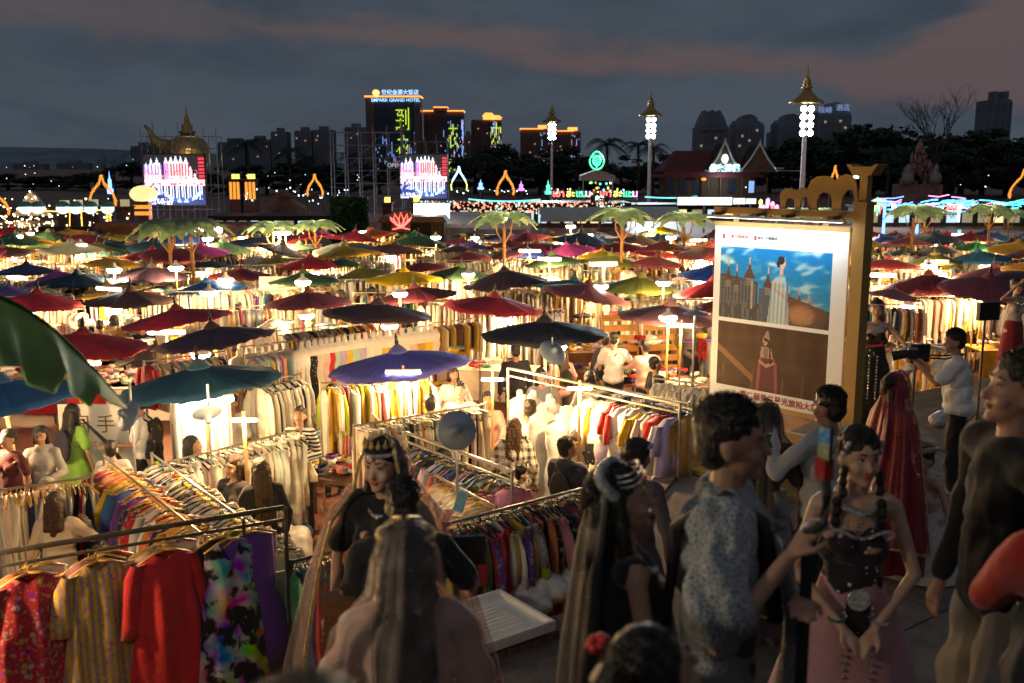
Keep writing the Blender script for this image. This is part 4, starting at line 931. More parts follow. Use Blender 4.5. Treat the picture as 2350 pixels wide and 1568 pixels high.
# ------------------------------------------------------------------ paper umbrellas
def umb_mat():
    m, t, b = newmat('oiled_paper'); oi = nd(t, 'ShaderNodeObjectInfo'); tcn = nd(t, 'ShaderNodeTexCoord'); sx = nd(t, 'ShaderNodeSeparateXYZ'); t.links.new(tcn.outputs['Object'], sx.inputs[0])
    ang = mmath(t, 'ARCTAN2', sx.outputs[1], sx.outputs[0]); w = mmath(t, 'ABSOLUTE', mmath(t, 'SINE', mmath(t, 'MULTIPLY', ang, 16.0)))
    n = mnoise(t, 9, 5); n2 = mnoise(t, 2.5, 3)
    line = mmath(t, 'MULTIPLY', mramp(t, w, .14, .02), mramp(t, n, .42, .62))
    c = mmix(t, mmath(t, 'MULTIPLY', mramp(t, n2, .4, .75), .35), oi.outputs['Color'], mmix(t, .5, oi.outputs['Color'], (.02, .015, .015)))
    c = mmix(t, mmath(t, 'MULTIPLY', line, .45), c, mmix(t, .45, oi.outputs['Color'], (.55, .45, .42)))
    ns = mnoise(t, 30, 3); c = mmix(t, mmath(t, 'MULTIPLY', mramp(t, ns, .64, .72), .25), c, (.5, .42, .38))
    t.links.new(c, b.inputs['Base Color']); b.inputs['Roughness'].default_value = .5; b.inputs['Specular IOR Level'].default_value = .35
    mbump(t, b, w, .25, .02)
    tr = nd(t, 'ShaderNodeBsdfTranslucent'); t.links.new(c, tr.inputs[0]); mx = nd(t, 'ShaderNodeMixShader'); mx.inputs[0].default_value = .22
    t.links.new(b.outputs[0], mx.inputs[1]); t.links.new(tr.outputs[0], mx.inputs[2]); t.links.new(mx.outputs[0], t.nodes['Material Output'].inputs[0]); return m
M_paper = umb_mat(); M_bamboo = mat('bamboo', (.42, .27, .09), .5, var=.3, scale=6); M_cap = cloth_mat('umbrella_cap', .7)
def canopy_mesh(rise, seed, R0=1.0):
    q = random.Random(seed); n = 64; prof = [(.045, rise), (.1, rise * .93), (.3, rise * .73), (.55, rise * .49), (.8, rise * .22), (R0, 0)]; g = G(); v = []; f = []
    for side in (0, 1):
        for j, (r, z) in enumerate(prof):
            for i in range(n):
                sag = (.018 * (i % 2) * (r ** 1.2)); rr = r * (1 - .012 * (i % 2) * (j == 5)); a = 2 * pi * i / n
                v.append((rr * cos(a), rr * sin(a), z - sag - side * .008 + (.012 * sin(3 * a + seed) + .016 * sin(7 * a + 2.3 * seed) * r + .008 * sin(13 * a + seed)) * r))
    K = len(prof)
    for side in (0, 1):
        o = side * K * n
        for j in range(K - 1):
            for i in range(n):
                a = o + j * n + i; b = o + j * n + (i + 1) % n; q4 = (a, a + n, b + n, b); f.append(q4 if side == 0 else q4[::-1])
    e0, e1 = (K - 1) * n, 2 * K * n - n
    f += [(e0 + i, e1 + i, e1 + (i + 1) % n, e0 + (i + 1) % n) for i in range(n)]
    g.add(v, f); return g.mesh('canopy', M_paper, True)
CAN = [canopy_mesh(r, i) for i, r in enumerate((.25, .29, .34, .22, .27, .31))]
capm = [G().lathe([(.15, rise * .82), (.125, rise * .82 + .05), (.10, rise * .82 + .06), (.09, rise * .95 + .05), (.03, rise + .09)], (0, 0, 0), 14).mesh('cap', M_cap, True) for rise in (.25, .29, .34, .22, .27, .31)]
finm = [G().lathe([(.022, rise + .07), (.03, rise + .13), (.018, rise + .15), (.022, rise + .2), (.006, rise + .26)], (0, 0, 0), 8).mesh('finial', M_black) for rise in (.25, .29, .34, .22, .27, .31)]
def ribs_mesh():
    g = G()
    for i in range(16):
        a = 2 * pi * i / 16; g.cyl((.03 * cos(a), .03 * sin(a), -.16), (.52 * cos(a), .52 * sin(a), .10), .006, n=4)
    g.cyl((0, 0, -.2), (0, 0, -.12), .04, n=8); return g.mesh('stretchers', M_bamboo)
RIB = ribs_mesh(); POLE = G().cyl((0, 0, -3.4), (0, 0, .3), .024, n=7).mesh('pole', M_bamboo)
UC = dict(maroon=(.17, .028, .042), crimson=(.26, .026, .045), red=(.45, .03, .035), plum=(.13, .04, .055), dusk=(.075, .045, .06), brown=(.10, .055, .05), black=(.035, .033, .042), navy=(.022, .04, .10), blue=(.03, .12, .27), royal=(.025, .07, .33),
          teal=(.03, .085, .12), sea=(.02, .17, .16), green=(.03, .20, .06), forest=(.045, .10, .05), olive=(.17, .17, .035), mustard=(.42, .27, .03), yellow=(.82, .62, .012), violet=(.10, .085, .32), magenta=(.45, .06, .30), cream=(.55, .48, .40), grey=(.16, .17, .16), orange=(.5, .13, .03), mauve=(.20, .08, .10))
UC = {k: tuple(min(.85, x * (1.0 if k in ('yellow', 'cream') else 1.45)) for x in c) for k, c in UC.items()}
UG = 'oiled paper umbrellas over the stalls'; UMB = []; UD = []; UPX = []
def words(t, n=16): return ' '.join(t.split()[:n])
def umbrella(c, col, label, diam=2.0, roll=0., pitch=0., yaw=None, near=True, kind=None):
    k = R.randrange(6) if kind is None else kind; s = diam / 2; yaw = R.uniform(0, 6) if yaw is None else yaw
    rot = Matrix.Rotation(roll, 3, 'Y') @ Matrix.Rotation(pitch, 3, 'X')
    up = rot @ Vector((0, 0, 1)); base = Vector(c) - up * (c[2] / max(.6, up.z))
    e = empty('paper_umbrella', base, 0, label, 'umbrella', UG); eu = (rot @ Matrix.Rotation(yaw, 3, 'Z')).to_euler(); e.rotation_euler = eu
    L_ = (Vector(c) - base).length; cc = tuple(min(1, x * R.uniform(.9, 1.12)) for x in UC[col])
    o = obj('canopy', CAN[k], e, cc, (0, 0, L_)); o.scale = (s, s, s)
    o = obj('cap', capm[k], e, tuple(x * .75 for x in cc), (0, 0, L_)); o.scale = (s, s, s)
    if near:
        o = obj('finial', finm[k], e, None, (0, 0, L_)); o.scale = (s, s, s)
        o = obj('stretchers', RIB, e, None, (0, 0, L_)); o.scale = (s, s, s)
    obj('pole', POLE, e, None, (0, 0, L_)).scale = (1, 1, L_ / 3.4)
    UMB.append((c[0], c[1], c[2], s)); UD.append(label.replace(' paper', '')); return e
def U(xl, yl, xr, yr, col, where, zmin=1.88, zmax=2.55, kind=None, pitch=0.):
    """umbrella from its two rim tips in the picture"""
    w = xr - xl; u, v = (xl + xr) / 2, (yl + yr) / 2; d = FPX * 2.0 / w; p = pd(u, v, d); diam = 2.0
    zz = min(max(p.z, zmin), zmax)
    if zz != p.z: p = pz(u, v, zz); diam = 2.0 * p.y / d
    roll = atan2(yr - yl, w); UPX.append((u, v, w))
    return umbrella(p, col, '%s paper umbrella %s' % (NM.get(col, col), where), diam, roll * .9, pitch, kind=kind)
NM = dict(dusk='dark purple', plum='plum', brown='dark brown', sea='sea green', royal='royal blue', forest='dark green', teal='slate teal', mauve='dull mauve', violet='violet blue')
for a in ((-190, 945, 208, 895, 'blue', 'cut by the left edge above the grey hoodie woman'), (272, 902, 650, 860, 'teal', 'largest at left, over the man in navy shirt'),
    (45, 790, 338, 805, 'crimson', 'half hidden behind the big green leaf'), (348, 800, 634, 760, 'dusk', 'big one above the slate teal one'), (283, 752, 533, 718, 'crimson', 'tilted behind the big dark purple one'),
    (193, 690, 408, 692, 'brown', 'between the two crimson ones at left'), (-15, 692, 190, 706, 'crimson', 'at left just above the green leaf tip'), (-40, 674, 85, 680, 'violet', 'peeking behind the crimson one at the left edge'),
    (163, 686, 335, 660, 'mustard', 'behind the brown one at left'), (85, 645, 272, 650, 'navy', 'flat one above the brown one at left'), (62, 652, 205, 640, 'magenta', 'bright pink behind the flat navy one'), (-5, 624, 128, 626, 'navy', 'second from the left edge, upper rows'),
    (190, 602, 318, 613, 'mustard', 'with a lamp at its rim, upper left'), (268, 637, 432, 639, 'dusk', 'left of the bright blue one'), (290, 622, 390, 630, 'navy', 'peeking behind the dark purple one at upper left'), (383, 674, 567, 657, 'blue', 'bright, with lamp underneath, left of centre'),
    (478, 634, 626, 636, 'maroon', 'right above the bright blue one'), (440, 607, 535, 612, 'navy', 'small, left of the red one by the leaf lamp'), (616, 646, 778, 646, 'forest', 'with the brightest lamp under it'), (640, 610, 784, 612, 'crimson', 'behind the dark green one with the lamp'),
    (585, 606, 692, 596, 'olive', 'at the foot of the left leaf lamp trunk'), (745, 604, 832, 610, 'forest', 'between crimson and yellow in the middle'), (772, 640, 895, 626, 'olive', 'left neighbour of the bright yellow one'), (839, 646, 1017, 640, 'yellow', 'brightest yellow in the middle'),
    (858, 696, 1050, 670, 'maroon', 'just below the bright yellow one'), (980, 630, 1136, 638, 'forest', 'right neighbour of the bright yellow one'), (1062, 662, 1258, 640, 'dusk', 'right of the dark green one in the middle'), (609, 699, 808, 695, 'plum', 'left of the dark purple central one'),
    (740, 714, 992, 730, 'dusk', 'central, above the violet blue one'), (1017, 697, 1248, 716, 'crimson', 'with white rib streaks, centre'), (750, 858, 1083, 822, 'violet', 'largest in the centre with lamp beneath'), (1100, 770, 1400, 764, 'black', 'wide and flat right of the violet blue one'),
    (1415, 722, 1660, 738, 'mauve', 'with pale ribs just left of the poster'), (1222, 651, 1411, 674, 'sea', 'half covered by the tilted mauve one'), (1241, 657, 1449, 700, 'mauve', 'strongly tilted, right of the crimson streaked one'), (1378, 660, 1563, 668, 'olive', 'wide, left of the poster, over the white tee men'),
    (1554, 633, 1730, 638, 'royal', 'tip just left of the poster edge'), (1592, 708, 1770, 700, 'maroon', 'behind the lower poster edge'), (1201, 612, 1336, 598, 'forest', 'right of centre in front of the royal blue one'), (1331, 600, 1472, 610, 'olive', 'over the tube lamp right of centre'),
    (1325, 592, 1440, 590, 'yellow', 'partly behind the olive one right of centre'), (1441, 606, 1571, 610, 'maroon', 'right of the olive one over the tube lamp'), (1162, 586, 1259, 586, 'royal', 'in the middle rows right of centre'), (1268, 572, 1376, 580, 'mauve', 'with pale stripes next to the royal blue one'),
    (1371, 574, 1485, 570, 'cream', 'only pale one right of centre'), (1452, 580, 1560, 590, 'red', 'behind the cream one'), (1020, 600, 1130, 590, 'maroon', 'in the middle rows above the forest green pair'), (905, 622, 1030, 612, 'maroon', 'behind the bright yellow one'),
    (1000, 575, 1100, 575, 'brown', 'above the yellow one to its right'), (1110, 596, 1210, 580, 'plum', 'left of the royal blue one right of centre'), (1985, 672, 2110, 690, 'mauve', 'close behind the woman in black costume'), (2030, 668, 2232, 655, 'maroon', 'over the white lamp stall right of the post'),
    (1965, 608, 2115, 612, 'crimson', 'right beside the poster post'), (2085, 606, 2205, 600, 'olive', 'right of the crimson one by the post'), (2175, 604, 2315, 590, 'blue', 'wide, far right middle rows'), (2190, 642, 2370, 640, 'plum', 'over the woman holding her forehead'),
    (2285, 632, 2400, 618, 'mustard', 'cut by the right edge'), (2030, 585, 2110, 580, 'black', 'small, above the olive one right of the post'), (2110, 578, 2200, 578, 'grey', 'violet grey one left of the green one at right'), (2190, 572, 2292, 570, 'green', 'bright one at right'),
    (2075, 549, 2190, 553, 'crimson', 'right of the leaf lamp trunk at right'), (2175, 551, 2280, 549, 'maroon', 'beside the orange one at right'), (2130, 545, 2215, 541, 'red', 'glowing from below at right')):
    U(*a)
# far rows, semi-regular
NEARPX = list(UMB); cl = ['maroon'] * 7 + ['crimson'] * 5 + ['plum'] * 4 + ['dusk'] * 3 + ['olive'] * 4 + ['mustard'] * 4 + ['navy'] * 3 + ['forest'] * 2 + ['green'] * 2 + ['violet', 'royal', 'blue', 'teal', 'brown', 'brown', 'grey', 'cream', 'red', 'red', 'magenta', 'orange', 'yellow']
rows = []
y = 21.5
while y < 43: rows.append(y); y += 1.7 + (y - 22) * .012
ON = 'first second third fourth fifth sixth seventh eighth ninth tenth eleventh twelfth thirteenth fourteenth fifteenth sixteenth seventeenth eighteenth nineteenth twentieth'.split()
for j, y in enumerate(rows):
    half = y * .545; x = -half + (j % 2) * 1.3; cnt = 0
    while x < half:
        xx, yy = x + R.uniform(-.5, .5), y + R.uniform(-.6, .6); z = R.uniform(2.0, 2.3) - .021 * max(0, y - 24); dv = Vector((xx, yy, z - CAM_H)); fz = dv.y * cos(PITCH) - dv.z * sin(PITCH); u_ = 1175 + FPX * dv.x / fz; v_ = 784 - FPX * (dv.y * sin(PITCH) + dv.z * cos(PITCH)) / fz
        free = all(abs(u_ - a) > .5 * w_ or abs(v_ - b) > 22 for a, b, w_ in UPX) or y > 29
        if free and all((xx - a) ** 2 + (yy - b) ** 2 > 1.6 for a, b, _, _ in UMB) and R.random() < .93:
            col = R.choice(cl); cnt += 1
            umbrella((xx, yy, z), col, '%s paper umbrella, %s from the left in the %s far row' % (NM.get(col, col), ON[min(cnt - 1, 19)] if cnt <= 20 else 'last but few', ON[j]), R.uniform(1.8, 2.2) - .012 * max(0, y - 24), R.gauss(0, .1), R.gauss(0, .08), near=y < 36)
        x += 1.95
# ------------------------------------------------------------------ lamps over the stalls
E_lampw = emit('lamp_white', (1, .93, .78), 22); E_tube = emit('lamp_tube', (1, .97, .88), 11)
M_shade = mat('lamp_shade', (.35, .38, .42), .45, .3, var=.1, scale=5)
LB = G().lathe([(.02, -.07), (.12, -.055), (.16, 0), (.14, .03), (.05, .05)], (0, 0, 0), 14).mesh('bulb', E_lampw, True)
LC = G().lathe([(.145, .032), (.09, .07), (.035, .1), (.03, .16)], (0, 0, 0), 12).mesh('socket', M_white, True)
LT = G().capsule((-.3, 0, 0), (.3, 0, 0), .035, .035, 8).mesh('tube', E_tube, True)
LH = G().box((0, 0, .05), (.66, .06, .03)).mesh('holder', M_white)
LPOLE = G().cyl((0, 0, -1), (0, 0, 0), .018, n=6).mesh('pole', M_bamboo)
LIGHTS = []
def stall_lamp(p, label, power=150, kind='disc', warm=.74, size=1., rz=0., group='stall lamps'):
    p = Vector(p); e = empty('stall_lamp', (p.x, p.y, 0), rz, label, 'lamp', group); z = p.z
    obj('bulb' if kind == 'disc' else 'tube', LB if kind == 'disc' else LT, e, None, (0, 0, z)).scale = (size,) * 3
    obj('socket' if kind == 'disc' else 'holder', LC if kind == 'disc' else LH, e, None, (0, 0, z)).scale = (size,) * 3
    obj('pole', LPOLE, e, None, (0, 0, z + .1)).scale = (1, 1, z + .1)
    lamp('light', (0, -.02, z - .17 * size), power, (1, warm * .86, warm * .36), e, .09); LIGHTS.append((p.x, p.y)); return e
PW = 300
for u, v, z, k, lab in ((480, 672, 2.05, 'disc', 'hanging under the bright blue umbrella'), (695, 648, 2.1, 'disc', 'brightest, below the dark green umbrella'), (404, 615, 2.2, 'disc', 'big, in the upper left rows'), (518, 643, 2.1, 'disc', 'at the rim of the maroon umbrella, left of centre'), (262, 620, 2.15, 'disc', 'under the mustard umbrella rim, upper left'),
    (185, 563, 2.3, 'disc', 'glaring, below the dark board roof'), (477, 548, 2.3, 'disc', 'glaring, left of the heart board'), (640, 535, 2.5, 'disc', 'pair left, between the leaf lamps'), (655, 534, 2.5, 'disc', 'pair right, between the leaf lamps'), (1563, 748, 2.0, 'tube', 'below the mauve umbrella left of the poster'),
    (1385, 607, 2.1, 'tube', 'on slanting posts, right of centre'), (2020, 632, 2.05, 'tube', 'right of the poster post'), (2130, 610, 2.1, 'disc', 'wide disc under the olive umbrella at right'), (2238, 672, 1.95, 'disc', 'glaring at the rim of the maroon umbrella right of the post'), (925, 855, 1.95, 'tube', 'below the violet blue umbrella'),
    (1640, 660, 2.0, 'tube', 'close to the left poster edge'), (1540, 545, 2.3, 'disc', 'small, far rows left of the poster'), (1000, 545, 2.2, 'disc', 'small, far rows behind the tents'), (1310, 520, 2.5, 'disc', 'small white, far rows centre'), (1690, 540, 2.3, 'disc', 'small, seen above the poster')):
    p = pz(u, v, z); stall_lamp(p, 'white %s lamp %s' % (k, lab), PW * (.7 if p.y < 25 else 1.3), k, .76, .7 if p.y < 20 else 1.15, R.uniform(-.3, .3))
for j, (x, y, z, s) in enumerate(UMB):
    if y < 9: continue
    if all((x - a) ** 2 + (y - b) ** 2 > (2.0 if y < 24 else 6.0) for a, b in LIGHTS):
        a = R.uniform(3.6, 5.8); xx, yy = x + cos(a) * .35, y + sin(a) * .35; dz = -R.uniform(.1, .2)
        if y > 17 and R.random() < .42: xx, yy, dz = x + R.uniform(-.7, .7), y - R.uniform(1.15, 1.35), R.uniform(.12, .3)
        stall_lamp((xx, yy, z + dz), words('white lamp by the ' + UD[j]), PW * (.55 if y < 25 else 1.35), 'disc' if R.random() < .7 else 'tube', R.uniform(.66, .78), 1.0, R.uniform(-.4, .4), 'stall lamps in the ' + ('near stalls' if y < 20 else 'middle rows' if y < 33 else 'far rows'))
# clip lamps with metal reflector discs on thin poles
M_enamel = mat('enamel_blue_grey', (.26, .33, .43), .5, .2, var=.15, scale=4)
def reflector(u, v, z, tilt, rz, label, ztop=None, r=.165, power=60, pole_r=.014):
    p = pz(u, v, z); e = empty('reflector_lamp', (p.x, p.y, 0), 0, label, 'lamp', 'reflector lamps on thin poles'); rot = Euler((tilt, 0, rz)).to_matrix()
    g = G(); g.lathe([(r, 0), (r * .97, .012), (r * .6, .03), (r * .3, .05), (.04, .065), (.035, .12), (.001, .121)], (0, 0, 0), 22, caps=False); o = g.build('shade', M_enamel, e, True); o.location = (0, -.05, z); o.rotation_euler = (tilt, 0, rz)
    b = G().ell((0, 0, .012), (.045, .045, .022)).build('bulb', E_lampw, e, True); b.location = (0, -.05, z); b.rotation_euler = (tilt, 0, rz)
    G().cyl((0, .02, 0), (0, .02, ztop or z + .25), pole_r, n=6).build('pole', M_steel, e); d = rot @ Vector((0, 0, .04)); lamp('light', Vector((0, -.05, z)) + d, power, (1, .76, .45), e, .05); LIGHTS.append((p.x, p.y))
reflector(1048, 985, 2.2, radians(72), 0, 'blue grey reflector disc seen from behind in the centre', 2.25, .185, 40)
reflector(478, 945, 2.0, radians(140), .5, 'tilted reflector lamp by the woman in the white blouse', 2.3, .16, 170)
reflector(300, 952, 2.05, radians(60), -.7, 'tilted reflector lamp in front of the man with the tripod', 2.4, .17, 110)
reflector(1268, 808, 2.1, radians(50), .6, 'grey reflector lamp above the long haired woman in pink', 2.3, .2, 90)
reflector(1595, 720, 2.35, 0, 0, 'pale round reflector on the white pole left of the poster', 2.55, .2, 90, .022)
# ------------------------------------------------------------------ leaf lamp trees
M_frond = mat('lamp_leaf_green', (.42, .56, .37), .55, var=.2, scale=5, bump=.2); translucent(M_frond, .55); M_otrunk = mat('orange_trunk', (.26, .115, .02), .6, var=.25, scale=5)
def frond_mesh(seed, L_=1.0, wd=.36):
    q = random.Random(seed); n = 12; v = []; f = []
    for i in range(n + 1):
        t = i / n; wv = wd * sin(pi * min(1, .12 + t * .9)) ** .6 * (1 - .5 * t * t); z = .16 * sin(pi * t * .7) - .50 * t * t; x = L_ * t
        cutl, cutr = (q.choice((1, 1, 1, .55)) if i > 2 else 1), (q.choice((1, 1, 1, .55)) if i > 2 else 1)
        for s, c_ in ((-1, cutl), (-.5, 1), (0, 1), (.5, 1), (1, cutr)): v.append((x + .05 * abs(s), s * wv * c_, z - .16 * abs(s) * wv * 2))
    for i in range(n):
        for j in range(4): a = i * 5 + j; f.append((a, a + 1, a + 6, a + 5))
    g = G(); N_ = len(v); g.add(v, f); g.add([(x, y, z - .006) for x, y, z in v], [q_[::-1] for q_ in f]); return g.mesh('leaf', M_frond, True)
FR = [frond_mesh(i) for i in range(4)]
def leaf_lamp(u, vt, z_top, label, s=.98, lit=True, n=9):
    z_top -= .4; p = pz(u, vt, z_top); e = empty('leaf_lamp_tree', (p.x, p.y, 0), R.uniform(0, 6), label, 'lamp tree', 'leaf shaped lamp trees'); h = z_top - .28 * s
    g = G().tube([(0, 0, 0), (.02, 0, h * .5), (0, 0, h - .4)], [.055, .047, .042], 9); g.build('trunk', M_otrunk, e)
    for a in (.4, 2.5, 4.6): G().tube([(0, 0, h - .85), (cos(a) * .22, sin(a) * .22, h - .55), (cos(a) * .3, sin(a) * .3, h - .1)], [.026, .02, .014], 6).build('branch', M_otrunk, e)
    for k in range(n):
        o = obj('leaf', FR[k % 4], e, None, (0, 0, h), (0, R.uniform(-.08, .1), k * 2 * pi / n + R.uniform(-.1, .1))); o.scale = (s, s, s)
    if lit:
        G().ell((0, 0, h - .12), (.09, .09, .07)).build('bulb', emit('leaf_bulb', (1, .95, .6), 8), e); lamp('light', (.16, -.28, h - .24), 9, (1, .9, .45), e, .1)
        lamp('light', (0, 0, h + .42), 26, (1, .9, .45), e, .05)  # added bare light over the crown, no fixture there, brightens the leaf tops
for a in ((625, 492, 3.5, 'left of the two nearest leaf lamp trees, left of centre'), (722, 490, 3.45, 'right of the two nearest leaf lamp trees, left of centre'), (385, 482, 3.9, 'far leaf lamp tree under the left screen, left of a pair', 1.1, False), (435, 482, 3.9, 'far leaf lamp tree under the left screen, right of a pair', 1.1, False), (1157, 468, 4.0, 'leaf lamp tree in the middle, right of the red lotus'),
          (1430, 460, 4.1, 'leaf lamp tree below the Thai letters'), (1572, 470, 3.9, 'leaf lamp tree left of the elephants'), (1830, 462, 3.9, 'leaf lamp tree seen under the small elephant'), (1880, 462, 3.9, 'leaf lamp tree seen under the big elephant'), (2100, 455, 4.0, 'rear leaf lamp tree right of the poster post'), (2126, 462, 3.75, 'front leaf lamp tree right of the poster post'), (2275, 455, 3.9, 'leaf lamp tree behind the rightmost one'), (2318, 466, 3.55, 'rightmost leaf lamp tree at the picture edge')):
    leaf_lamp(*a)
# the big leaf reaching in at the left is a frond of a lamp tree beside the camera
e = empty('near_leaf_lamp', (-3.4, 3.15, 0), 0, 'lamp tree beside the steps whose huge ragged green leaf fills the left edge', 'lamp tree'); g = G(); n = 16
mid = [(-110, 640), (-40, 650), (10, 690), (70, 740), (130, 800), (190, 860), (240, 905), (287, 938)]; up = [(-110, 560), (-60, 655), (0, 683), (60, 712), (120, 755), (180, 812), (235, 872), (290, 938)]; lo = [(-110, 860), (-60, 850), (15, 842), (45, 843), (62, 885), (125, 905), (150, 855), (160, 902), (205, 935), (222, 905), (250, 925), (287, 940)]
def samp(P, t):
    k = t * (len(P) - 1); i = min(int(k), len(P) - 2); a = k - i; return (P[i][0] * (1 - a) + P[i + 1][0] * a, P[i][1] * (1 - a) + P[i + 1][1] * a)
v = []; f = []; NN = 44
for i in range(NN + 1):
    t = i / NN; a, b = samp(up, t), samp(lo, t)
    for s in range(6):
        q = s / 5; u_, v_ = a[0] * (1 - q) + b[0] * q, a[1] * (1 - q) + b[1] * q; w_ = pd(u_, v_, 3.15 - .25 * q + .35 * t); v.append(w_ - Vector((-3.4, 3.15, 0)))
for i in range(NN):
    for s in range(5): a = i * 6 + s; f.append((a, a + 1, a + 7, a + 6))
g.add(v, f); N_ = len(v); g.add([p + Vector((0, .012, 0)) for p in v], [x[::-1] for x in f]); g.build('leaf', translucent(mat('near_leaf', (.27, .40, .15), .5, var=.25, scale=4, bump=.15), .4), e, True)
G().tube([Vector(v[i * 6]) + Vector((0, -.004, .004)) for i in range(0, NN + 1, 2)], .008, 5).build('midrib', mat('leaf_rib', (.03, .07, .03), .6), e, True)
G().tube([(0, .3, 0), (0, .25, 2.5), (.0, .1, 4.2), tuple(v[0])], [.1, .09, .06, .03], 8).build('trunk', M_otrunk, e)

G().ell((0, 0, 0), (.09, .09, .08)).build('bulb', MATS['leaf_bulb'], e, loc=(.9, -.75, 4.32)); lamp('light', (.95, -.75, 4.2), 95, (1, .85, .55), e, .1)
for (x, y, z, s), ud in zip(UMB, UD):
    if y < 17 and all((x - a) ** 2 + (y - b) ** 2 > .5 for a, b in LIGHTS): stall_lamp((x + .05, y + .12, z + .03), words('white lamp inside the ' + ud), 190, 'disc', .72, .8, group='lamps inside near umbrellas')
for u, v, z, lab in ((1330, 893, 2.15, 'over the crowded white busts'), (1130, 872, 2.0, 'added beside the cardboard boxes'), (560, 965, 2.05, 'added over the white shirt rack at left')):
    stall_lamp(pz(u, v, z), 'white tube lamp ' + lab, 150, 'tube', .72, .42)  # the tubes by the boxes and shirt rack are added to brighten them
stall_lamp((-4.0, 5.9, 2.4), 'white lamp on a pole added out of view at left for the ethnic dresses', 200, 'disc', .7, .8)  # unseen lamp added beyond the left edge to light the dress fronts
# ------------------------------------------------------------------ garments on hangers
def loft(levels, n=10, seed=0, fold=.02):
    """closed flattened tube: levels = (cx, z, halfwidth, thickness)"""
    q = random.Random(seed); ph = q.uniform(0, 6); k1 = q.uniform(14, 22); V = []; F = []
    for j, (cx, z, hw, th) in enumerate(levels):
        for i in range(n):
            a = 2 * pi * i / n; x = hw * cos(a); dp = min(1, j / 2.5)
            V.append((cx + x, th * sin(a) + fold * dp * sin(k1 * x + ph + 2.0 * z), z + .012 * sin(9 * x + ph) * (j == len(levels) - 1)))
    for j in range(len(levels) - 1):
        for i in range(n): a = j * n + i; b = j * n + (i + 1) % n; F.append((a, b, b + n, a + n))
    c = n // 2; o = 0
    for o in (0, (len(levels) - 1) * n):
        for i in range(1, c): F.append((o + i - 1 if i > 1 else o, o + i, o + n - i, o + n - i + 1 if i > 1 else o) if False else (o + i, o + i + 1 if i + 1 <= c else o + i, o + n - i - 1 if i + 1 < c else o + c, o + n - i))
    return np.array(V), F
def join(parts):
    V = []; F = []; b = 0
    for v, f in parts: V.append(v); F += [tuple(i + b for i in q) for q in f]; b += len(v)
    return np.concatenate(V), F
def gar(kind, seed=0, n=12):
    q = random.Random(seed); w = q.uniform(.19, .215); L_ = {'shirt': .68, 'blouse': .6, 'dress': 1.1, 'maxi': 1.3, 'top': .5, 'pants': 1.0, 'kurta': 1.0}[kind] * q.uniform(.94, 1.06)
    if kind == 'pants':
        P = [loft([(0, -.06, .17, .03), (0, -.2, .19, .04), (0, -.32, .2, .045)], n, seed, .01)]
        for s in (-1, 1): P.append(loft([(s * .1, -.3, .1, .04), (s * .11, -.6, .095, .035), (s * .115, -L_, .09, .035)], 8, seed + 2, .012))
        return join(P)
    fl = {'dress': 1.35, 'maxi': 1.55, 'kurta': 1.2}.get(kind, 1.05); z0 = -.075
    lv = [(0, z0, .065, .022), (0, z0 - .025, w * .62, .026), (0, z0 - .065, w, .032), (0, z0 - .22, w * .98, .04), (0, z0 - .45 * L_, w * (.95 if fl < 1.1 else .86), .04), (0, z0 - .72 * L_, w * (1 + (fl - 1) * .5), .042), (0, z0 - L_, w * fl, .045)]
    P = [loft(lv, n, seed, .022)]
    if kind in ('shirt', 'kurta', 'blouse'):
        sl = {'shirt': .5, 'kurta': .42, 'blouse': .3}[kind] * q.uniform(.85, 1.1)
        for s in (-1, 1): P.append(loft([(s * (w - .015), z0 - .055, .05, .03), (s * (w + .035), z0 - .2, .065, .03), (s * (w + .055), z0 - .06 - sl * .6, .06, .028), (s * (w + .06), z0 - .06 - sl, .055, .028)], 8, seed + s, .01))
    return join(P)
GM = {}
def gar_mesh(kind, v, m, nm='cloth'):
    key = (kind, v, m.name)
    if key not in GM:
        V, F = gar(kind, v * 7 + 1); me = bpy.data.meshes.new(nm); me.from_pydata([tuple(p) for p in V], [], F); me.materials.append(m); me.polygons.foreach_set('use_smooth', [True] * len(F)); GM[key] = me
    return GM[key]
def hanger_mesh(m, nm):
    g = G(); pts = [Vector((.0, 0, .0))] + [Vector((.022 * sin(a), 0, -.0 + .022 * (cos(a) - 1))) for a in (.8, 1.6, 2.4, 3.1)] + [Vector((0, 0, -.075))]
    g.tube([(-.018, 0, -.012), (0, 0, .006), (.018, 0, -.012), (.0, 0, -.04), (0, 0, -.075)], .003, 4)
    for s in (-1, 1): g.tube([(0, 0, -.068), (s * .09, 0, -.088), (s * .2, .0, -.135)], [.011, .012, .008], 5)
    return g.mesh(nm, m, True)
M_hwood = mat('hanger_wood', (.62, .36, .08), .4, var=.2, scale=10); M_hblack = mat('hanger_black', (.012, .012, .013), .35, var=.2, scale=10)
HANG = dict(w=hanger_mesh(M_hwood, 'hanger'), b=hanger_mesh(M_hblack, 'hanger'))
CL = cloth_mat('cloth_plain'); CF = cloth_mat('cloth_floral', pattern='floral'); CE = cloth_mat('cloth_ethnic', pattern='ethnic', col2=(.12, .1, .3)); CT = cloth_mat('cloth_tiedye', pattern='tiedye'); CD = cloth_mat('cloth_dots', pattern='dots', col2=(.75, .7, .6)); CVS = cloth_mat('cloth_stripes', pattern='vstripe', col2=(.1, .1, .16)); CSQ = cloth_mat('cloth_sequin', pattern='sequin', rough=.35)
CA = cloth_mat('cloth_stuff', attr=True)
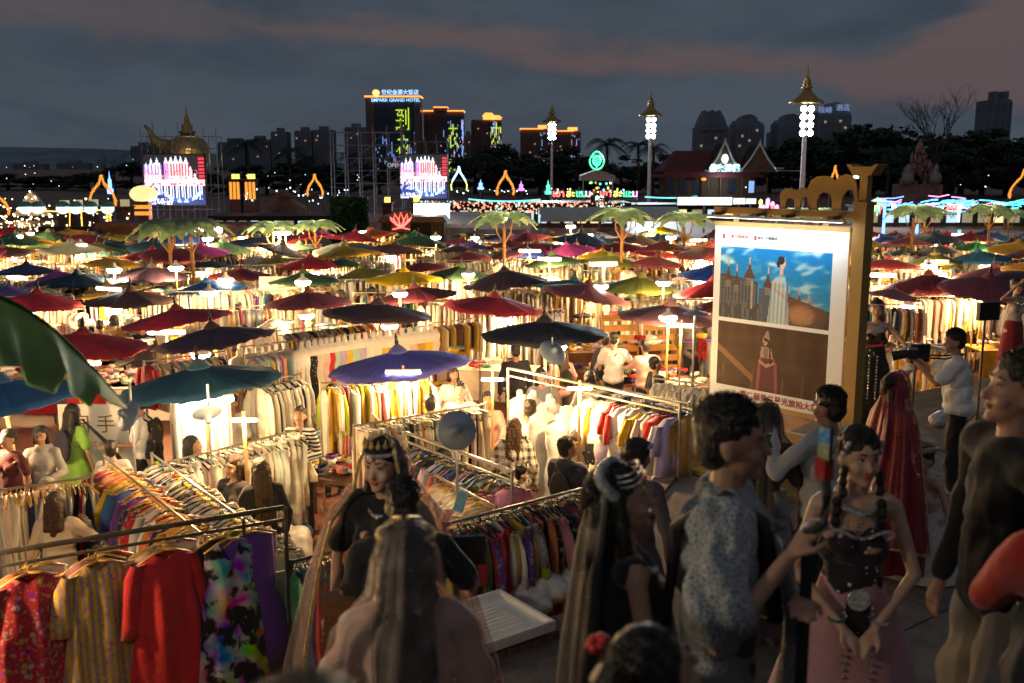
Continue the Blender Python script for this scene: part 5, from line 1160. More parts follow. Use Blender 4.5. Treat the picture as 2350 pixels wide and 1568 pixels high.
COL = dict(cream=(.74, .66, .52), ivory=(.82, .78, .70), white=(.88, .87, .84), red=(.55, .03, .035), crimson=(.36, .02, .04), orange=(.72, .20, .07), coral=(.72, .22, .15), yellow=(.78, .50, .05), mustard=(.58, .36, .04), blue=(.05, .14, .48), teal=(.03, .25, .32), navy=(.02, .03, .09), purple=(.16, .05, .30), black=(.018, .017, .019), green=(.06, .28, .09), lime=(.45, .55, .06), pink=(.76, .30, .40), blush=(.78, .55, .48), grey=(.32, .32, .32), mint=(.45, .62, .52), sky=(.35, .52, .66), brown=(.18, .09, .05), lilac=(.5, .42, .66), sage=(.32, .42, .28))
KN = dict(shirt='hanging_shirt', blouse='hanging_blouse', dress='hanging_dress', maxi='hanging_maxi_dress', top='hanging_camisole', pants='hanging_trousers', kurta='hanging_tunic')
KW = dict(shirt='shirt', blouse='blouse', dress='dress', maxi='long dress', top='camisole', pants='trousers', kurta='tunic')
SV, SF, SC = [], [], []; soff = 0
def stuff_garment(kind, p, rz, col, s=1.):
    global soff
    key = ('np', kind, R.randrange(4))
    if key not in GM:
        V, F = gar(kind, key[2] * 5 + 3, 8); GM[key] = (V, np.array([f if len(f) == 4 else (*f, f[-1]) for f in F]))
    V, F = GM[key]; c, s_ = cos(rz), sin(rz); X = V[:, 0] * c - V[:, 1] * s_; Y = V[:, 0] * s_ + V[:, 1] * c
    SV.append(np.stack([X * s + p[0], Y * s + p[1], V[:, 2] * s + p[2]], 1)); SF.append(F + soff); soff += len(V)
    SC.append(np.tile(np.array(col) * R.uniform(.8, 1.1), (len(F), 1)))
def garment(kind, p, rz, colname, hang, where, m=None, grp=None, s=1., rot=0., tagcol=None, nth=None):
    grp = grp or 'clothes ' + where
    m = m or CL; pat = {'cloth_floral': 'floral ', 'cloth_ethnic': 'patterned ', 'cloth_tiedye': 'tie dyed ', 'cloth_dots': 'dotted ', 'cloth_stripes': 'striped '}.get(m.name, '')
    e = empty(KN[kind], p, 0, words('%s %s%s%s %s' % (colname, pat, KW[kind], ', %s from left,' % nth if nth else '', where)), KW[kind].split()[-1], grp); e.rotation_euler = (R.gauss(0, .06), rot + R.gauss(0, .06), rz); e.scale = (s, s, s)
    c = tuple(x * R.uniform(.85, 1.1) for x in COL[colname]); obj('cloth', gar_mesh(kind, R.randrange(4), m), e, c); obj('hanger', HANG[hang], e)
    if tagcol: obj('size_tag', TAGM, e, None, (0, 0, -.06)); CHILD[e.name][-1].data = TAGS[tagcol]
    return e
TAGS = {k: G().box((0, 0, 0), (.035, .05, .022)).mesh('size_tag', mat('tag_' + k, COL[k], .5)) for k in ('yellow', 'blue', 'red', 'lime')}; TAGM = TAGS['yellow']
M_chrome = mat('rail_chrome', (.42, .38, .32), .35, .7, var=.2, scale=12); M_iron = mat('rail_iron', (.10, .085, .065), .5, .5, var=.3, scale=12)
def rack(u0, v0, u1, v1, h, label, m=None, double=False, spec=None, n=0, hang='b', where='', indiv=True, kinds=('shirt',), mats=None, s=1., h2=None, jit=.18, posts=True, t0=.03, t1=.97, tags=None, world=None):
    m = m or M_chrome
    if world: a, b = Vector(world[0]), Vector(world[1])
    else: a, b = pz(u0, v0, h), pz(u1, v1, h2 or h)
    c = (a + b) / 2; e = empty('clothes_rack', (c.x, c.y, 0), 0, label, 'clothes rack', 'clothes racks'); d = (b - a); rz = atan2(d.y, d.x); nrm = Vector((-sin(rz), cos(rz), 0)); o3 = Vector((c.x, c.y, 0))
    G().cyl(a - o3, b - o3, .013, n=7).build('rail', m, e)
    if double: G().cyl(a - o3 + Vector((0, 0, .09)) + nrm * .02, b - o3 + Vector((0, 0, .09)) + nrm * .02, .02, n=7).build('top_rail', m, e)
    if posts:
        for k, t in enumerate((0., 1.)):
            p = a.lerp(b, t) - o3
            G().cyl((p.x, p.y, 0), (p.x, p.y, p.z + (.1 if double else .02)), .016, n=7).build('post', m, e); q = nrm * .28
            G().cyl((p.x - q.x, p.y - q.y, .03), (p.x + q.x, p.y + q.y, .03), .014, n=6).build('foot', m, e)
    for i in range(n):
        t = t0 + (t1 - t0) * min(.999, max(0, (i + R.uniform(-.3, 1.3)) / n + .012 * sin(i * .9))); p = a.lerp(b, t); cn = spec[i % len(spec)] if isinstance(spec, list) else R.choice(spec); k = R.choice(kinds); r_ = rz + pi / 2 + R.gauss(0, jit)
        if indiv: garment(k, p, r_, cn, hang, where, (R.choice(mats) if mats else CL), s=s * R.uniform(.86, 1.12), nth=nthw(i), tagcol=R.choice(tags) if tags else None)
        else: stuff_garment(k, p, r_, COL[cn], s * R.uniform(.84, 1.12))
    return e
def nthw(i): i += 1; return '%d%s' % (i, 'th' if 10 < i % 100 < 14 else {1: 'st', 2: 'nd', 3: 'rd'}.get(i % 10, 'th'))
WARMW = ('cream', 'ivory', 'white', 'ivory', 'cream', 'white')
MULTI = ('red', 'cream', 'crimson', 'mustard', 'white', 'navy', 'purple', 'green', 'ivory', 'grey', 'pink', 'black', 'orange', 'teal')
PAST = ('blush', 'mint', 'cream', 'lilac', 'ivory', 'sky', 'sage', 'yellow', 'pink', 'white', 'cream')
# --- front left iron rail with big ethnic dresses facing us
def bigdress(seed, L_, flare, sleeve, m, vneck=.12):
    """front-facing garment with folds, neckline and sleeves"""
    q = random.Random(seed); n = 40; P = []; V = []; F = []; nz = 18; ph = [q.uniform(0, 6) for _ in range(4)]
    for j in range(nz + 1):
        t = j / nz; z = -.085 - L_ * t; w = (.10 + .12 * min(1, t * 14)) if t < .075 else .215 + (flare - .215) * max(0, t - .25) ** .9 - .02 * sin(pi * min(1, t * 2.2)); th = .03 + .05 * min(1, t * 5) + .05 * t
        for i in range(n):
            a = 2 * pi * i / n; x = w * cos(a); f_ = min(1, t * 2.5); y = th * sin(a) + f_ * (.020 * sin(26 * x + ph[0] + 1.5 * t) + .013 * sin(47 * x + ph[1] - 2 * t) + .02 * sin(5 * t + ph[2]))
            zz = z - (vneck * max(0, 1 - abs(x) / .09) * max(0, 1 - t * 9) if sin(a) < 0 else 0) + (.02 * sin(14 * x + ph[3]) if j == nz else 0); V.append((x, y, zz))
    for j in range(nz):
        for i in range(n): a = j * n + i; b = j * n + (i + 1) % n; F.append((a, b, b + n, a + n))
    k = len(V); parts = [(np.array(V), F)]
    for s_ in (-1, 1):
        if sleeve: parts.append(loft([(s_ * .195, -.13, .055, .045), (s_ * .235, -.22, .07, .05), (s_ * .26, -.13 - sleeve * .5, .075, .05), (s_ * .275, -.13 - sleeve * .8, .08, .055), (s_ * .28, -.13 - sleeve, .09, .06)], 16, seed + s_, .016))
    V, F = join(parts); me = bpy.data.meshes.new('cloth'); me.from_pydata([tuple(p) for p in V], [], F); me.materials.append(m); me.polygons.foreach_set('use_smooth', [True] * len(F)); return me
a, b = pz(-30, 1305, 1.95), pz(655, 1192, 1.95); c = (a + b) / 2; rz = atan2(b.y - a.y, b.x - a.x)
e = rack(-30, 1305, 655, 1192, 1.95, 'dark iron rail with bright ethnic dresses at lower left', M_iron, True)
for t in (.84,): p = a.lerp(b, t) - Vector((c.x, c.y, 0)); G().cyl((p.x, p.y + .03, 0), (p.x, p.y + .03, 2.0), .014, n=6).build('post', M_iron, e)
for t, cn, m, lab, L_, fl, sl, tu in ((.125, 'crimson', CF, 'crimson floral tunic, leftmost on the iron rail', 1.0, .34, .34, .25), (.345, 'mustard', CE, 'mustard and blue striped ethnic dress on the iron rail', 1.15, .36, .42, .2), (.565, 'red', cloth_mat('cloth_red_print', pattern='dots', col2=(.25, .02, .02), scale=1.4), 'bright red long sleeved tunic dress on the iron rail', 1.15, .38, .52, .22), (.79, 'black', CT, 'tie dyed rainbow and black dress at the iron rail end', 1.2, .34, 0, .25)):
    p = a.lerp(b, t); o = empty(KN['dress' if sl == 0 or cn == 'mustard' else 'kurta'], p + Vector((0, -.03, 0)), rz + tu, lab, 'dress'); o.scale = (.98, .98, 1); obj('cloth', bigdress(int(t * 100), L_, fl, sl, m, .05 if sl else .2), o, COL[cn]); obj('hanger', HANG['w'], o)
for t0_, cs in ((.09, ('coral', 'cream', 'teal')), (.30, ('pink', 'navy', 'crimson')), (.52, ('cream', 'sage', 'cream')), (.74, ('black', 'green', 'purple')), (.84, ('purple', 'black'))):
    for k, cn in enumerate(cs): garment('dress', nth=nthw(int(t0_ * 20) + k), p=a.lerp(b, t0_ + .014 * k) + Vector((0, .05 + .06 * k, 0)), rz=rz + .25 + R.uniform(-.15, .15), colname=cn, hang='w', where='behind the front dresses of the iron rail', m=CF if k else CL, s=1.05)
# --- diagonal racks behind it
rack(238, 1048, 470, 1232, 1.5, 'diagonal rack of bright shirts on wooden hangers', M_chrome, spec=['sky', 'red', 'ivory', 'black', 'white', 'crimson', 'coral', 'orange', 'orange', 'navy', 'mustard', 'yellow', 'teal', 'orange', 'teal', 'blue', 'crimson', 'cream', 'purple', 'purple', 'orange', 'red', 'navy', 'crimson'], n=42, hang='w', where='on the diagonal wooden hanger rack at left', mats=[CL, CL, CL, CE, CF], kinds=('shirt', 'kurta'))
rack(348, 1042, 655, 1262, 1.5, 'diagonal rack of cream shirts with coloured size tags', M_chrome, spec=('cream', 'ivory', 'cream', 'cream'), n=44, hang='b', where='with size tag on the long cream diagonal rack', kinds=('kurta', 'kurta', 'shirt'), tags=('yellow', 'yellow', 'blue', 'red', 'lime'), jit=.06)
p = pz(640, 1290, 1.5); e = empty('cream_slip', p, 0, 'long cream slip hanging at the near end of the cream rack', 'slip'); obj('cloth', gar_mesh('maxi', 2, CL), e, COL['cream']); e.rotation_euler = (0, 0, .5)
rack(-20, 1128, 210, 1095, 1.5, 'left rack of gathered cream dresses', M_chrome, spec=['cream', 'cream', 'ivory', 'cream', 'cream', 'cream', 'ivory', 'cream', 'cream', 'cream', 'black', 'crimson', 'navy', 'cream', 'grey', 'ivory', 'navy', 'cream'], n=34, hang='w', where='on the left rack by the hoodie woman', kinds=('dress',))
rack(388, 1060, 690, 985, 1.45, 'rack of white shirts in front of the striped shirt woman', M_chrome, spec=WARMW, n=46, hang='b', where='on the rack before the striped shirt woman', kinds=('shirt', 'pants', 'top'))
rack(812, 978, 1112, 928, 1.75, 'rack of pale trousers on black hangers in the centre', M_chrome, spec=['cream', 'ivory', 'cream', 'ivory', 'grey', 'cream', 'black', 'ivory', 'cream', 'mustard'], n=42, hang='b', where='on the central rack behind the reflector', kinds=('pants',))
rack(928, 1012, 1175, 1105, 1.65, 'slanting rack of mixed shirts on black hangers right of the bride', M_chrome, True, spec=['ivory', 'sky', 'grey', 'sage', 'coral', 'lilac', 'mustard', 'blue', 'crimson', 'blush', 'brown', 'pink', 'white', 'black', 'white', 'white'], n=44, hang='b', where='on the slanting rack right of the smiling bride', kinds=('shirt', 'blouse'))
rack(1000, 1092, 1140, 1165, 1.55, 'short rack of cream tops on wooden hangers below the reflector', M_chrome, spec=('cream', 'ivory', 'blush'), n=16, hang='w', where='on the short rack below the reflector', kinds=('blouse',))
rack(1018, 1204, 1372, 1112, 1.82, 'front central rack of multicoloured dresses', M_chrome, spec=['lime', 'pink', 'white', 'black', 'yellow', 'white', 'crimson', 'green', 'red', 'pink', 'purple', 'yellow', 'black', 'red', 'grey', 'ivory', 'red', 'red', 'white', 'ivory', 'mustard', 'mustard', 'white', 'ivory', 'grey', 'purple', 'lime', 'orange', 'crimson', 'black', 'red', 'green', 'orange', 'black'], n=56, hang='b', where='on the front central dress rack', kinds=('kurta', 'dress', 'shirt'), mats=[CL, CL, CF])
rack(668, 1290, 780, 1262, 1.6, 'low dark rail of tiered skirts left of the veiled bride', M_iron, spec=['green', 'green', 'teal', 'blue', 'crimson', 'red', 'black'], n=14, hang='b', where='on the low rail left of the veiled bride', kinds=('maxi',), mats=[CL, CL, CF])
rack(1166, 862, 1560, 948, 2.0, 'tall double rail frame of white dresses right of centre', M_chrome, True, spec=['white', 'ivory', 'white', 'mustard', 'white', 'ivory', 'red', 'white', 'red', 'white', 'lilac'], n=22, t0=.5, hang='b', where='on the tall double rail right of centre', kinds=('blouse', 'shirt', 'dress'), indiv=False)
rack(1352, 882, 1580, 925, 1.7, 'rack of white and navy shirts behind the tall frame', M_chrome, spec=['white', 'cream', 'blush', 'cream', 'white', 'navy', 'navy', 'brown', 'white'], n=36, indiv=False)
rack(1500, 868, 1665, 888, 1.7, 'rack of white shirts beside the lower left poster corner', M_chrome, spec=WARMW, n=34, indiv=False, kinds=('shirt', 'dress'))
rack(1480, 912, 1590, 940, 2.0, 'rail end with mustard folk blouses by the poster', M_chrome, spec=['mustard', 'navy', 'mustard', 'crimson', 'navy'], n=8, hang='b', where='on the rail end left of the poster foot', kinds=('shirt',), mats=[CF, CE])
# middle left stalls
rack(551, 797, 985, 748, 1.85, 'long rail over the row of dressed busts', M_chrome, spec=PAST, n=0)
rack(560, 815, 700, 800, 1.75, 'rail of pale tops left of the long dresses', M_chrome, spec=PAST, n=20, indiv=False, kinds=('top',))
rack(635, 760, 860, 735, 1.85, 'rail of earthy dresses behind the dark purple umbrella', M_chrome, spec=['cream', 'blush', 'mustard', 'brown', 'cream', 'crimson', 'navy', 'sage'], n=46, indiv=False, kinds=('dress', 'shirt'))
rack(455, 712, 650, 697, 1.8, 'rail of pastel dresses below the bright blue umbrella', M_chrome, spec=PAST, n=46, indiv=False, kinds=('dress', 'pants'))
rack(470, 668, 640, 650, 1.8, 'upper rail of pastel tops below the bright blue umbrella', M_chrome, spec=PAST, n=40, indiv=False, kinds=('shirt', 'dress'))
rack(640, 660, 880, 640, 1.8, 'rail of long pale coats below the yellow umbrella', M_chrome, spec=['cream', 'ivory', 'blush', 'yellow', 'brown', 'coral', 'cream'], n=44, indiv=False, kinds=('dress', 'shirt'))
rack(735, 880, 990, 860, 1.8, 'rail of yellow and pastel clothes under the violet umbrella', M_chrome, spec=['ivory', 'yellow', 'mustard', 'lime', 'cream', 'blush', 'ivory', 'coral', 'white', 'pink', 'sage', 'sage', 'mustard'], n=44, indiv=False, kinds=('shirt', 'dress', 'kurta'))
rack(392, 908, 520, 890, 1.85, 'rail of white trousers under the slate teal umbrella', M_chrome, spec=WARMW, n=30, indiv=False, kinds=('pants',))
rack(585, 880, 690, 858, 1.8, 'rail of pale shirts behind the man in navy', M_chrome, spec=['cream', 'ivory', 'grey', 'ivory', 'black'], n=26, indiv=False, kinds=('shirt',))
rack(330, 830, 520, 806, 1.8, 'rail of small bright clothes behind the slate teal umbrella', M_chrome, spec=MULTI + WARMW, n=36, indiv=False, kinds=('top', 'shirt'))
rack(990, 742, 1100, 730, 1.8, 'rail of brown handbags and straps left of the pink jacket', M_chrome, spec=['brown', 'mustard', 'cream', 'brown', 'black'], n=18, indiv=False, kinds=('top',))
rack(2060, 782, 2190, 800, 1.75, 'rail of sequin dresses behind the kneeling photographer', M_chrome, spec=['ivory', 'mustard', 'cream', 'mustard', 'sage', 'orange', 'lime', 'coral'], n=26, indiv=False, kinds=('dress',))
rack(2000, 650, 2110, 640, 1.8, 'rail of earthy shirts right of the post', M_chrome, spec=['cream', 'mustard', 'brown', 'ivory', 'grey', 'navy'], n=26, indiv=False)
# filler racks through the far rows
k = 0
for (x, y, z, s), ud in zip(UMB, UD):
    if y < 19: continue
    for q in range(2 if y < 34 else 1):
        a = R.choice((0, 0, .25, -.2, pi / 2)) + R.uniform(-.1, .1); L_ = R.uniform(.8, 1.15); cx, cy = x + R.uniform(-1, 1), y + R.uniform(-1.2, 1.2); h = R.uniform(1.6, 1.95)
        d = Vector((cos(a), sin(a), 0)) * L_; c = Vector((cx, cy, h)); k += 1
        pal = R.choice((WARMW, WARMW, PAST, MULTI, ('cream', 'brown', 'mustard', 'ivory'), ('blush', 'white', 'ivory')))
        dep = 'middle' if y < 30 else 'far' if y < 40 else 'farthest'; sd = 'left' if x < -y * .2 else 'right' if x > y * .2 else 'central'
        rack(0, 0, 0, 0, h, words('%s clothes rack by the %s' % (('small', 'second small')[q], ud)), M_chrome, spec=pal, n=int(26 * (1 if y < 34 else .7)), indiv=False, kinds=R.choice((('shirt',), ('dress',), ('shirt', 'dress', 'pants'), ('pants', 'top'))), world=(c - d, c + d), posts=y < 32)
me = npmesh('hanging_clothes', np.concatenate(SV), np.concatenate(SF), CA, True, np.concatenate(SC)); o = obj('hanging_clothes', me); tag(o, 'densely hung clothes on the racks across the market', None, None, 'stuff')
# ------------------------------------------------------------------ dressed busts
M_bust = mat('bust_plastic', (.80, .74, .66), .4, var=.06, scale=6, bump=0)
BUST = G().lathe([(.03, .30), (.045, .27), (.045, .2), (.10, .17), (.165, .13), (.17, .06), (.15, -.02), (.165, -.08), (.13, -.2), (.12, -.26), (.15, -.36), (.16, -.42)], (0, 0, 0), 16, sy=.62).mesh('torso', M_bust, True)
TUBE = G().lathe([(.157, -.01), (.174, -.08), (.14, -.2), (.13, -.26), (.158, -.35)], (0, 0, 0), 16, sy=.66, caps=False).mesh('tube_top', CL, True)
GOWN = G().lathe([(.16, .05), (.175, -.07), (.14, -.2), (.135, -.27), (.17, -.42), (.19, -.8), (.24, -1.2)], (0, 0, 0), 20, sy=.68, caps=False).mesh('gown', CL, True)
GOWND = GOWN.copy(); GOWND.materials[0] = CD
STANDM = G().cyl((0, 0, -1.4), (0, 0, -.4), .014, n=6).lathe([(.15, -1.4), (.14, -1.38), (.02, -1.36)], (0, 0, 0), 12).mesh('stand', M_steel)
def bust(u, v, z, cn, label, gown=False, rz=0., s=1., dots=False, p=None):
    p = p or pz(u, v, z + .3); p = Vector((p.x, p.y, z)); e = empty('dress_bust', p, pi + rz, label, 'bust', 'dressed busts'); e.scale = (s, s, s)
    obj('torso', BUST, e); obj('gown' if gown else 'tube_top', (GOWND if dots else GOWN) if gown else TUBE, e, COL[cn]); obj('stand', STANDM, e).scale = (1, 1, z / 1.4 / s)
for i, (u, cn) in enumerate(((548, 'pink'), (570, 'lime'), (590, 'mustard'), (607, 'lilac'), (622, 'black'), (640, 'purple'), (656, 'green'))):
    bust(u, 800 - i * 2.6, 1.5, cn, 'white bust with %s tube top in the row below the dark purple umbrella' % cn, rz=.5, s=.95)
for i, (u, cn) in enumerate(((692, 'white'), (708, 'black'), (722, 'cream'), (736, 'blush'), (748, 'red'), (760, 'mint'), (776, 'lilac'), (790, 'yellow'), (806, 'mint'), (822, 'lilac'), (838, 'ivory'), (856, 'ivory'), (872, 'yellow'), (888, 'mustard'), (905, 'cream'), (922, 'ivory'), (940, 'blush'), (958, 'mustard'), (975, 'yellow'), (990, 'cream'))):
    bust(u, 782 - i * 2.1, 1.6, cn, 'white bust in %s gown, %s from left in the long row' % (cn, nthw(i)), i < 12, .5, .95, cn == 'black')
q = random.Random(4)
for i in range(26):
    u = 1195 + i * 10.5 + q.uniform(-4, 4); v = 900 + (u - 1195) * .22 + q.uniform(-14, 34); cn = 'white' if i < 14 else q.choice(('white', 'ivory', 'cream', 'lilac'))
    bust(u, v, 1.45, cn, 'bust in %s lace dress, %s from left, crowded under the tall double rail' % (cn, nthw(i)), True, q.uniform(-.6, .6), q.uniform(.9, 1.05))
for u, v, cn, lab in ((1372, 965, 'black', 'bust in black dotted dress by the woman choosing clothes'), (1490, 985, 'mustard', 'bust in mustard yellow blouse near the poster foot'), (1525, 990, 'sage', 'bust in sage green blouse near the poster foot'), (1430, 980, 'cream', 'bust in cream pleated dress left of the mustard one'), (1545, 960, 'sky', 'bust in pale blue dotted blouse at the frame end')):
    bust(u, v, 1.42, cn, lab, True, .2, 1.05, cn in ('black', 'sky'))
# ------------------------------------------------------------------ tables, bags, boxes
def table(p, w, d, h, rz, label, m=None, group='stall tables', cloth=None):
    e = empty('stall_table', (p.x, p.y, 0), rz, label, 'table', group); G().box((0, 0, h), (w, d, .035)).build('table_top', m or M_wood, e)
    for sx in (-1, 1):
        for sy in (-1, 1): G().cyl((sx * (w / 2 - .05), sy * (d / 2 - .05), 0), (sx * (w / 2 - .05), sy * (d / 2 - .05), h), .02, n=6).build('leg', M_iron, e)
    if cloth: o = G().bb(-w / 2 - .01, w / 2 + .01, -d / 2 - .012, -d / 2 - .004, h * .25, h + .01).bb(-w / 2 - .01, w / 2 + .01, -d / 2 - .01, d / 2 + .01, h + .02, h + .028).build('table_cloth', CL, e, col=cloth)
    return e
FV, FF, FC = [], [], []; foff = 0
def pile(p, w, d, h, n, pal, big=.22, rz=0):
    """heap of folded goods"""
    global foff
    for _ in range(n):
        x, y = R.uniform(-w / 2, w / 2), R.uniform(-d / 2, d / 2); c, s_ = cos(rz), sin(rz); v, f = sphere_t(8, 5); a = R.uniform(0, 6)
        r = np.array([R.uniform(.5, 1) * big, R.uniform(.35, .8) * big, R.uniform(.12, .35) * big]); V = np.sign(v) * np.abs(v) ** .6 * r; V = np.stack([V[:, 0] * cos(a) - V[:, 1] * sin(a), V[:, 0] * sin(a) + V[:, 1] * cos(a), V[:, 2]], 1)
        V += np.array([p[0] + x * c - y * s_, p[1] + x * s_ + y * c, h + R.uniform(0, .12)]); FV.append(V); FF.append(np.array([q if len(q) == 4 else (*q, q[-1]) for q in f]) + foff); foff += len(V); FC.append(np.tile(np.array(COL[R.choice(pal)]) * R.uniform(.7, 1.1), (len(f), 1)))
for u, v, w, d, rz, lab, cl_ in ((845, 985, 2.2, .9, .1, 'long table of folded pastel clothes under the violet umbrella', COL['sky']), (770, 1085, 1.3, .7, -.5, 'black folding table with heaped clothes in the open aisle', None), (560, 1010, 1.2, .7, 0, 'table of patterned cloth behind the white shirt rack', COL['cream']), (1330, 735, 1.8, .9, 0, 'jewellery table under the strongly tilted mauve umbrella', COL['cream']), (1560, 720, 1.7, .8, 0, 'trinket table behind the mauve ribbed umbrella', COL['yellow']),
        (1480, 875, 1.8, .8, .1, 'table of small shiny goods by the white tee man', None), (290, 880, 1.8, .8, .1, 'table of bright toys under the crimson umbrella', COL['red']), (60, 870, 1.4, .8, 0, 'table with boxes behind the blue umbrella', COL['red']), (1010, 960, 1.0, .7, .2, 'table of pale folded cloth near the man holding a shirt', COL['ivory']), (1240, 690, 1.8, .8, 0, 'white glass case table in the middle aisle', COL['white']), (2200, 745, 1.8, .8, 0, 'fruit coloured table behind the photographer', COL['green'])):
    p = pz(u, v, .75); table(p, w, d, .75, rz, lab, None, 'stall tables', cl_); pile(p, w * .85, d * .7, .8, int(26 * w), PAST + WARMW if cl_ else MULTI + WARMW, .13, rz)
for (x, y, z, s), ud in zip(UMB, UD):
    if y < 17: continue
    p = Vector((x + R.uniform(-.8, .8), y + R.uniform(-1.6, -.2), .75)); w = R.uniform(1.2, 1.8); rz = R.uniform(-.2, .2)
    sd = 'left' if x < -y * .2 else 'right' if x > y * .2 else 'central'
    table(p, w, .8, .75, rz, words('small goods table by the ' + ud), None, 'stall tables', COL[R.choice(('cream', 'white', 'crimson', 'navy', 'mustard', 'ivory', 'brown'))])
    pile(p, w * .85, .6, .8, 16, R.choice((MULTI, PAST, WARMW, MULTI + WARMW)), .14, rz)
    pile((p.x, p.y + .9, 0), 1.6, .5, 1.35, 9, R.choice((MULTI, PAST, WARMW)), .17, rz)
for u, v in ((760, 1070), (600, 1000), (1480, 1000), (1480, 860), (1330, 850), (300, 860), (560, 860)): pile(pz(u, v, .85), 1.0, .5, .85, 26, MULTI + PAST, .13)
o = obj('folded_goods', npmesh('folded_goods', np.concatenate(FV), np.concatenate(FF), CA, True, np.concatenate(FC))); tag(o, 'heaps of folded clothes and small goods on the stall tables', None, None, 'stuff')
def lump(name, p, r, m, label, cat, col=None, seed=0, tail=False):
    g = G(); q = random.Random(seed)
    for _ in range(7): g.ell((q.uniform(-.4, .4) * r, q.uniform(-.4, .4) * r, r * q.uniform(.35, .8)), (r * q.uniform(.45, .7), r * q.uniform(.45, .7), r * q.uniform(.35, .6)), n=10, m=7)
    if tail: g.ell((0, 0, r * 1.25), (r * .2, r * .2, r * .25))
    me = voxel(g, r * .07, 3, name, r * .03, 22 / r * .3, seed); me.materials.clear(); me.materials.append(m); o = obj(name, me, None, col, (p.x, p.y, p.z if p.z > .3 else 0)); tag(o, label, cat); return o
M_plas = mat('white_plastic', (.66, .62, .6), .3, var=.1, scale=9, bump=.5, spec=.6); M_bplas = mat('blue_plastic', (.03, .16, .42), .3, var=.2, scale=9, bump=.5, spec=.6)
lump('plastic_bag', pz(665, 1245, .2), .34, M_plas, 'stuffed white plastic bag on the red ground', 'bag', seed=1); lump('plastic_bag', pz(668, 1205, .3), .26, M_bplas, 'blue plastic bag behind the stuffed white one', 'bag', seed=2)
lump('plastic_bag', pz(1165, 800, .9), .3, M_bplas, 'blue plastic bag under the black umbrella', 'bag', seed=3); lump('clear_bag', pz(2152, 975, PZ + .01), .16, M_plas, 'crumpled clear bag on the terrace by the photographer', 'bag', seed=4)
for i, u in enumerate((1225, 1262, 1300)): lump('crumpled_wrap', pz(u, 1398 - i * 12, 1.0), .22, M_plas, 'crumpled plastic wrap below the front dress rack, %s of three' % ('left', 'middle', 'right')[i], 'plastic wrap', seed=5 + i)
lump('red_bag', pz(752, 985, .75), .18, mat('red_bag', (.5, .03, .02), .5), 'red bag hanging at the table end under the violet umbrella', 'bag', seed=9)
M_card = mat('cardboard', (.45, .27, .11), .85, var=.15, scale=5)
for u, v, w, h, lab in ((1085, 800, .6, .55, 'open cardboard box under the crimson streaked umbrella'), (1095, 850, .55, .4, 'closed cardboard box below the open one')):
    p = pz(u, v + 10, .6); e = empty('cardboard_box', (p.x, p.y, .3), .2, lab, 'box'); G().bb(-w / 2, w / 2, -.2, .2, 0, .02).bb(-w / 2, -w / 2 + .01, -.2, .2, .02, h).bb(w / 2 - .01, w / 2, -.2, .2, .02, h).bb(-w / 2 + .012, w / 2 - .012, -.2, -.19, .02, h).bb(-w / 2 + .012, w / 2 - .012, .19, .2, .02, h).build('carton', M_card, e)
    for sx in (-1, 1): G().box((sx * (w / 2 + .07), 0, h + .03), (.16, .4, .008), rot=Matrix.Rotation(sx * .5, 3, 'Y')).build('flap', M_card, e)
# slatted wooden display stand
p = pz(1470, 800, 1.0); e = empty('slat_stand', (p.x, p.y, 0), .15, 'orange wooden slatted display stand with red bag', 'display stand')
for k, x in enumerate((-.42, .42)):
    for i in range(6): G().box((x, .1 - i * .05, 1.62 - i * .2), (.72, .03, .13), rot=Matrix.Rotation(-.25, 3, 'X')).build('slat', mat('orange_pine', (.62, .30, .06), .6, var=.25), e)
    for sx in (-.34, .34): G().cyl((x + sx, -.35, 0), (x + sx, .14, 1.75), .022, n=6).build('post', MATS['orange_pine'], e)
lump('red_bag', pz(1468, 790, 1.1), .15, MATS['red_bag'], 'small red bag on the wooden slatted stand', 'bag', seed=11)
# white framed price sheets and signs
def sheet_sign(u, v, z, w, h, label, lines, col=(.85, .82, .75), ink=(.05, .05, .05), rz=0, name='price_sheet'):
    p = pz(u, v, z); P = Paint(60, max(12, int(60 * h / w)), col); q = np.random.RandomState(int(u))
    for i in range(lines): y0 = .14 + .74 * i / lines; P.put((abs(P.y - y0 - .03) < .24 / lines) & (P.x > .12) & (P.x < .88) & (P.noise(40, 3, int(u) + i) > -.1), ink)
    e = empty(name, p, rz, label, 'sign'); P.sheet('print', (w, h), print_mat('paper_print'), e, (0, 0, 0)); G().bb(-w / 2 - .02, w / 2 + .02, .004, .02, -h / 2 - .02, h / 2 + .02).build('board', M_white, e); G().cyl((0, .03, -p.z), (0, .03, -h / 2), .012, n=6).build('post', M_steel, e)
sheet_sign(507, 692, 1.7, .55, .32, 'white framed sheet with dark writing below the bright blue umbrella', 5); sheet_sign(150, 740, 1.3, .5, .9, 'dark blue notice board with white lines behind the crimson umbrella', 9, (.03, .03, .10), (.6, .6, .7)); sheet_sign(640, 665, 1.7, .9, .6, 'blank white lit board beside the brightest lamp', 1, (.95, .9, .82), (.9, .85, .75))
p = pz(225, 1000, 1.15); e = empty('hand_painted_sign', p, 0, 'big white sign with brush characters beside the green dress woman', 'sign'); G().bb(-.5, .5, 0, .02, -.42, .42).build('board', M_white, e); G().cyl((0, .04, -p.z), (0, .04, -.4), .02, n=6).build('post', M_wood, e)
M_ink = mat('brown_ink', (.2, .12, .04), .8); text('lettering', '国 手', .26, M_ink, (-.05, -.006, .14), 0, .001, e); text('lettering', '泰 式 按 摩', .09, mat('pink_ink', (.6, .2, .25), .8), (0, -.006, -.12), 0, .001, e)
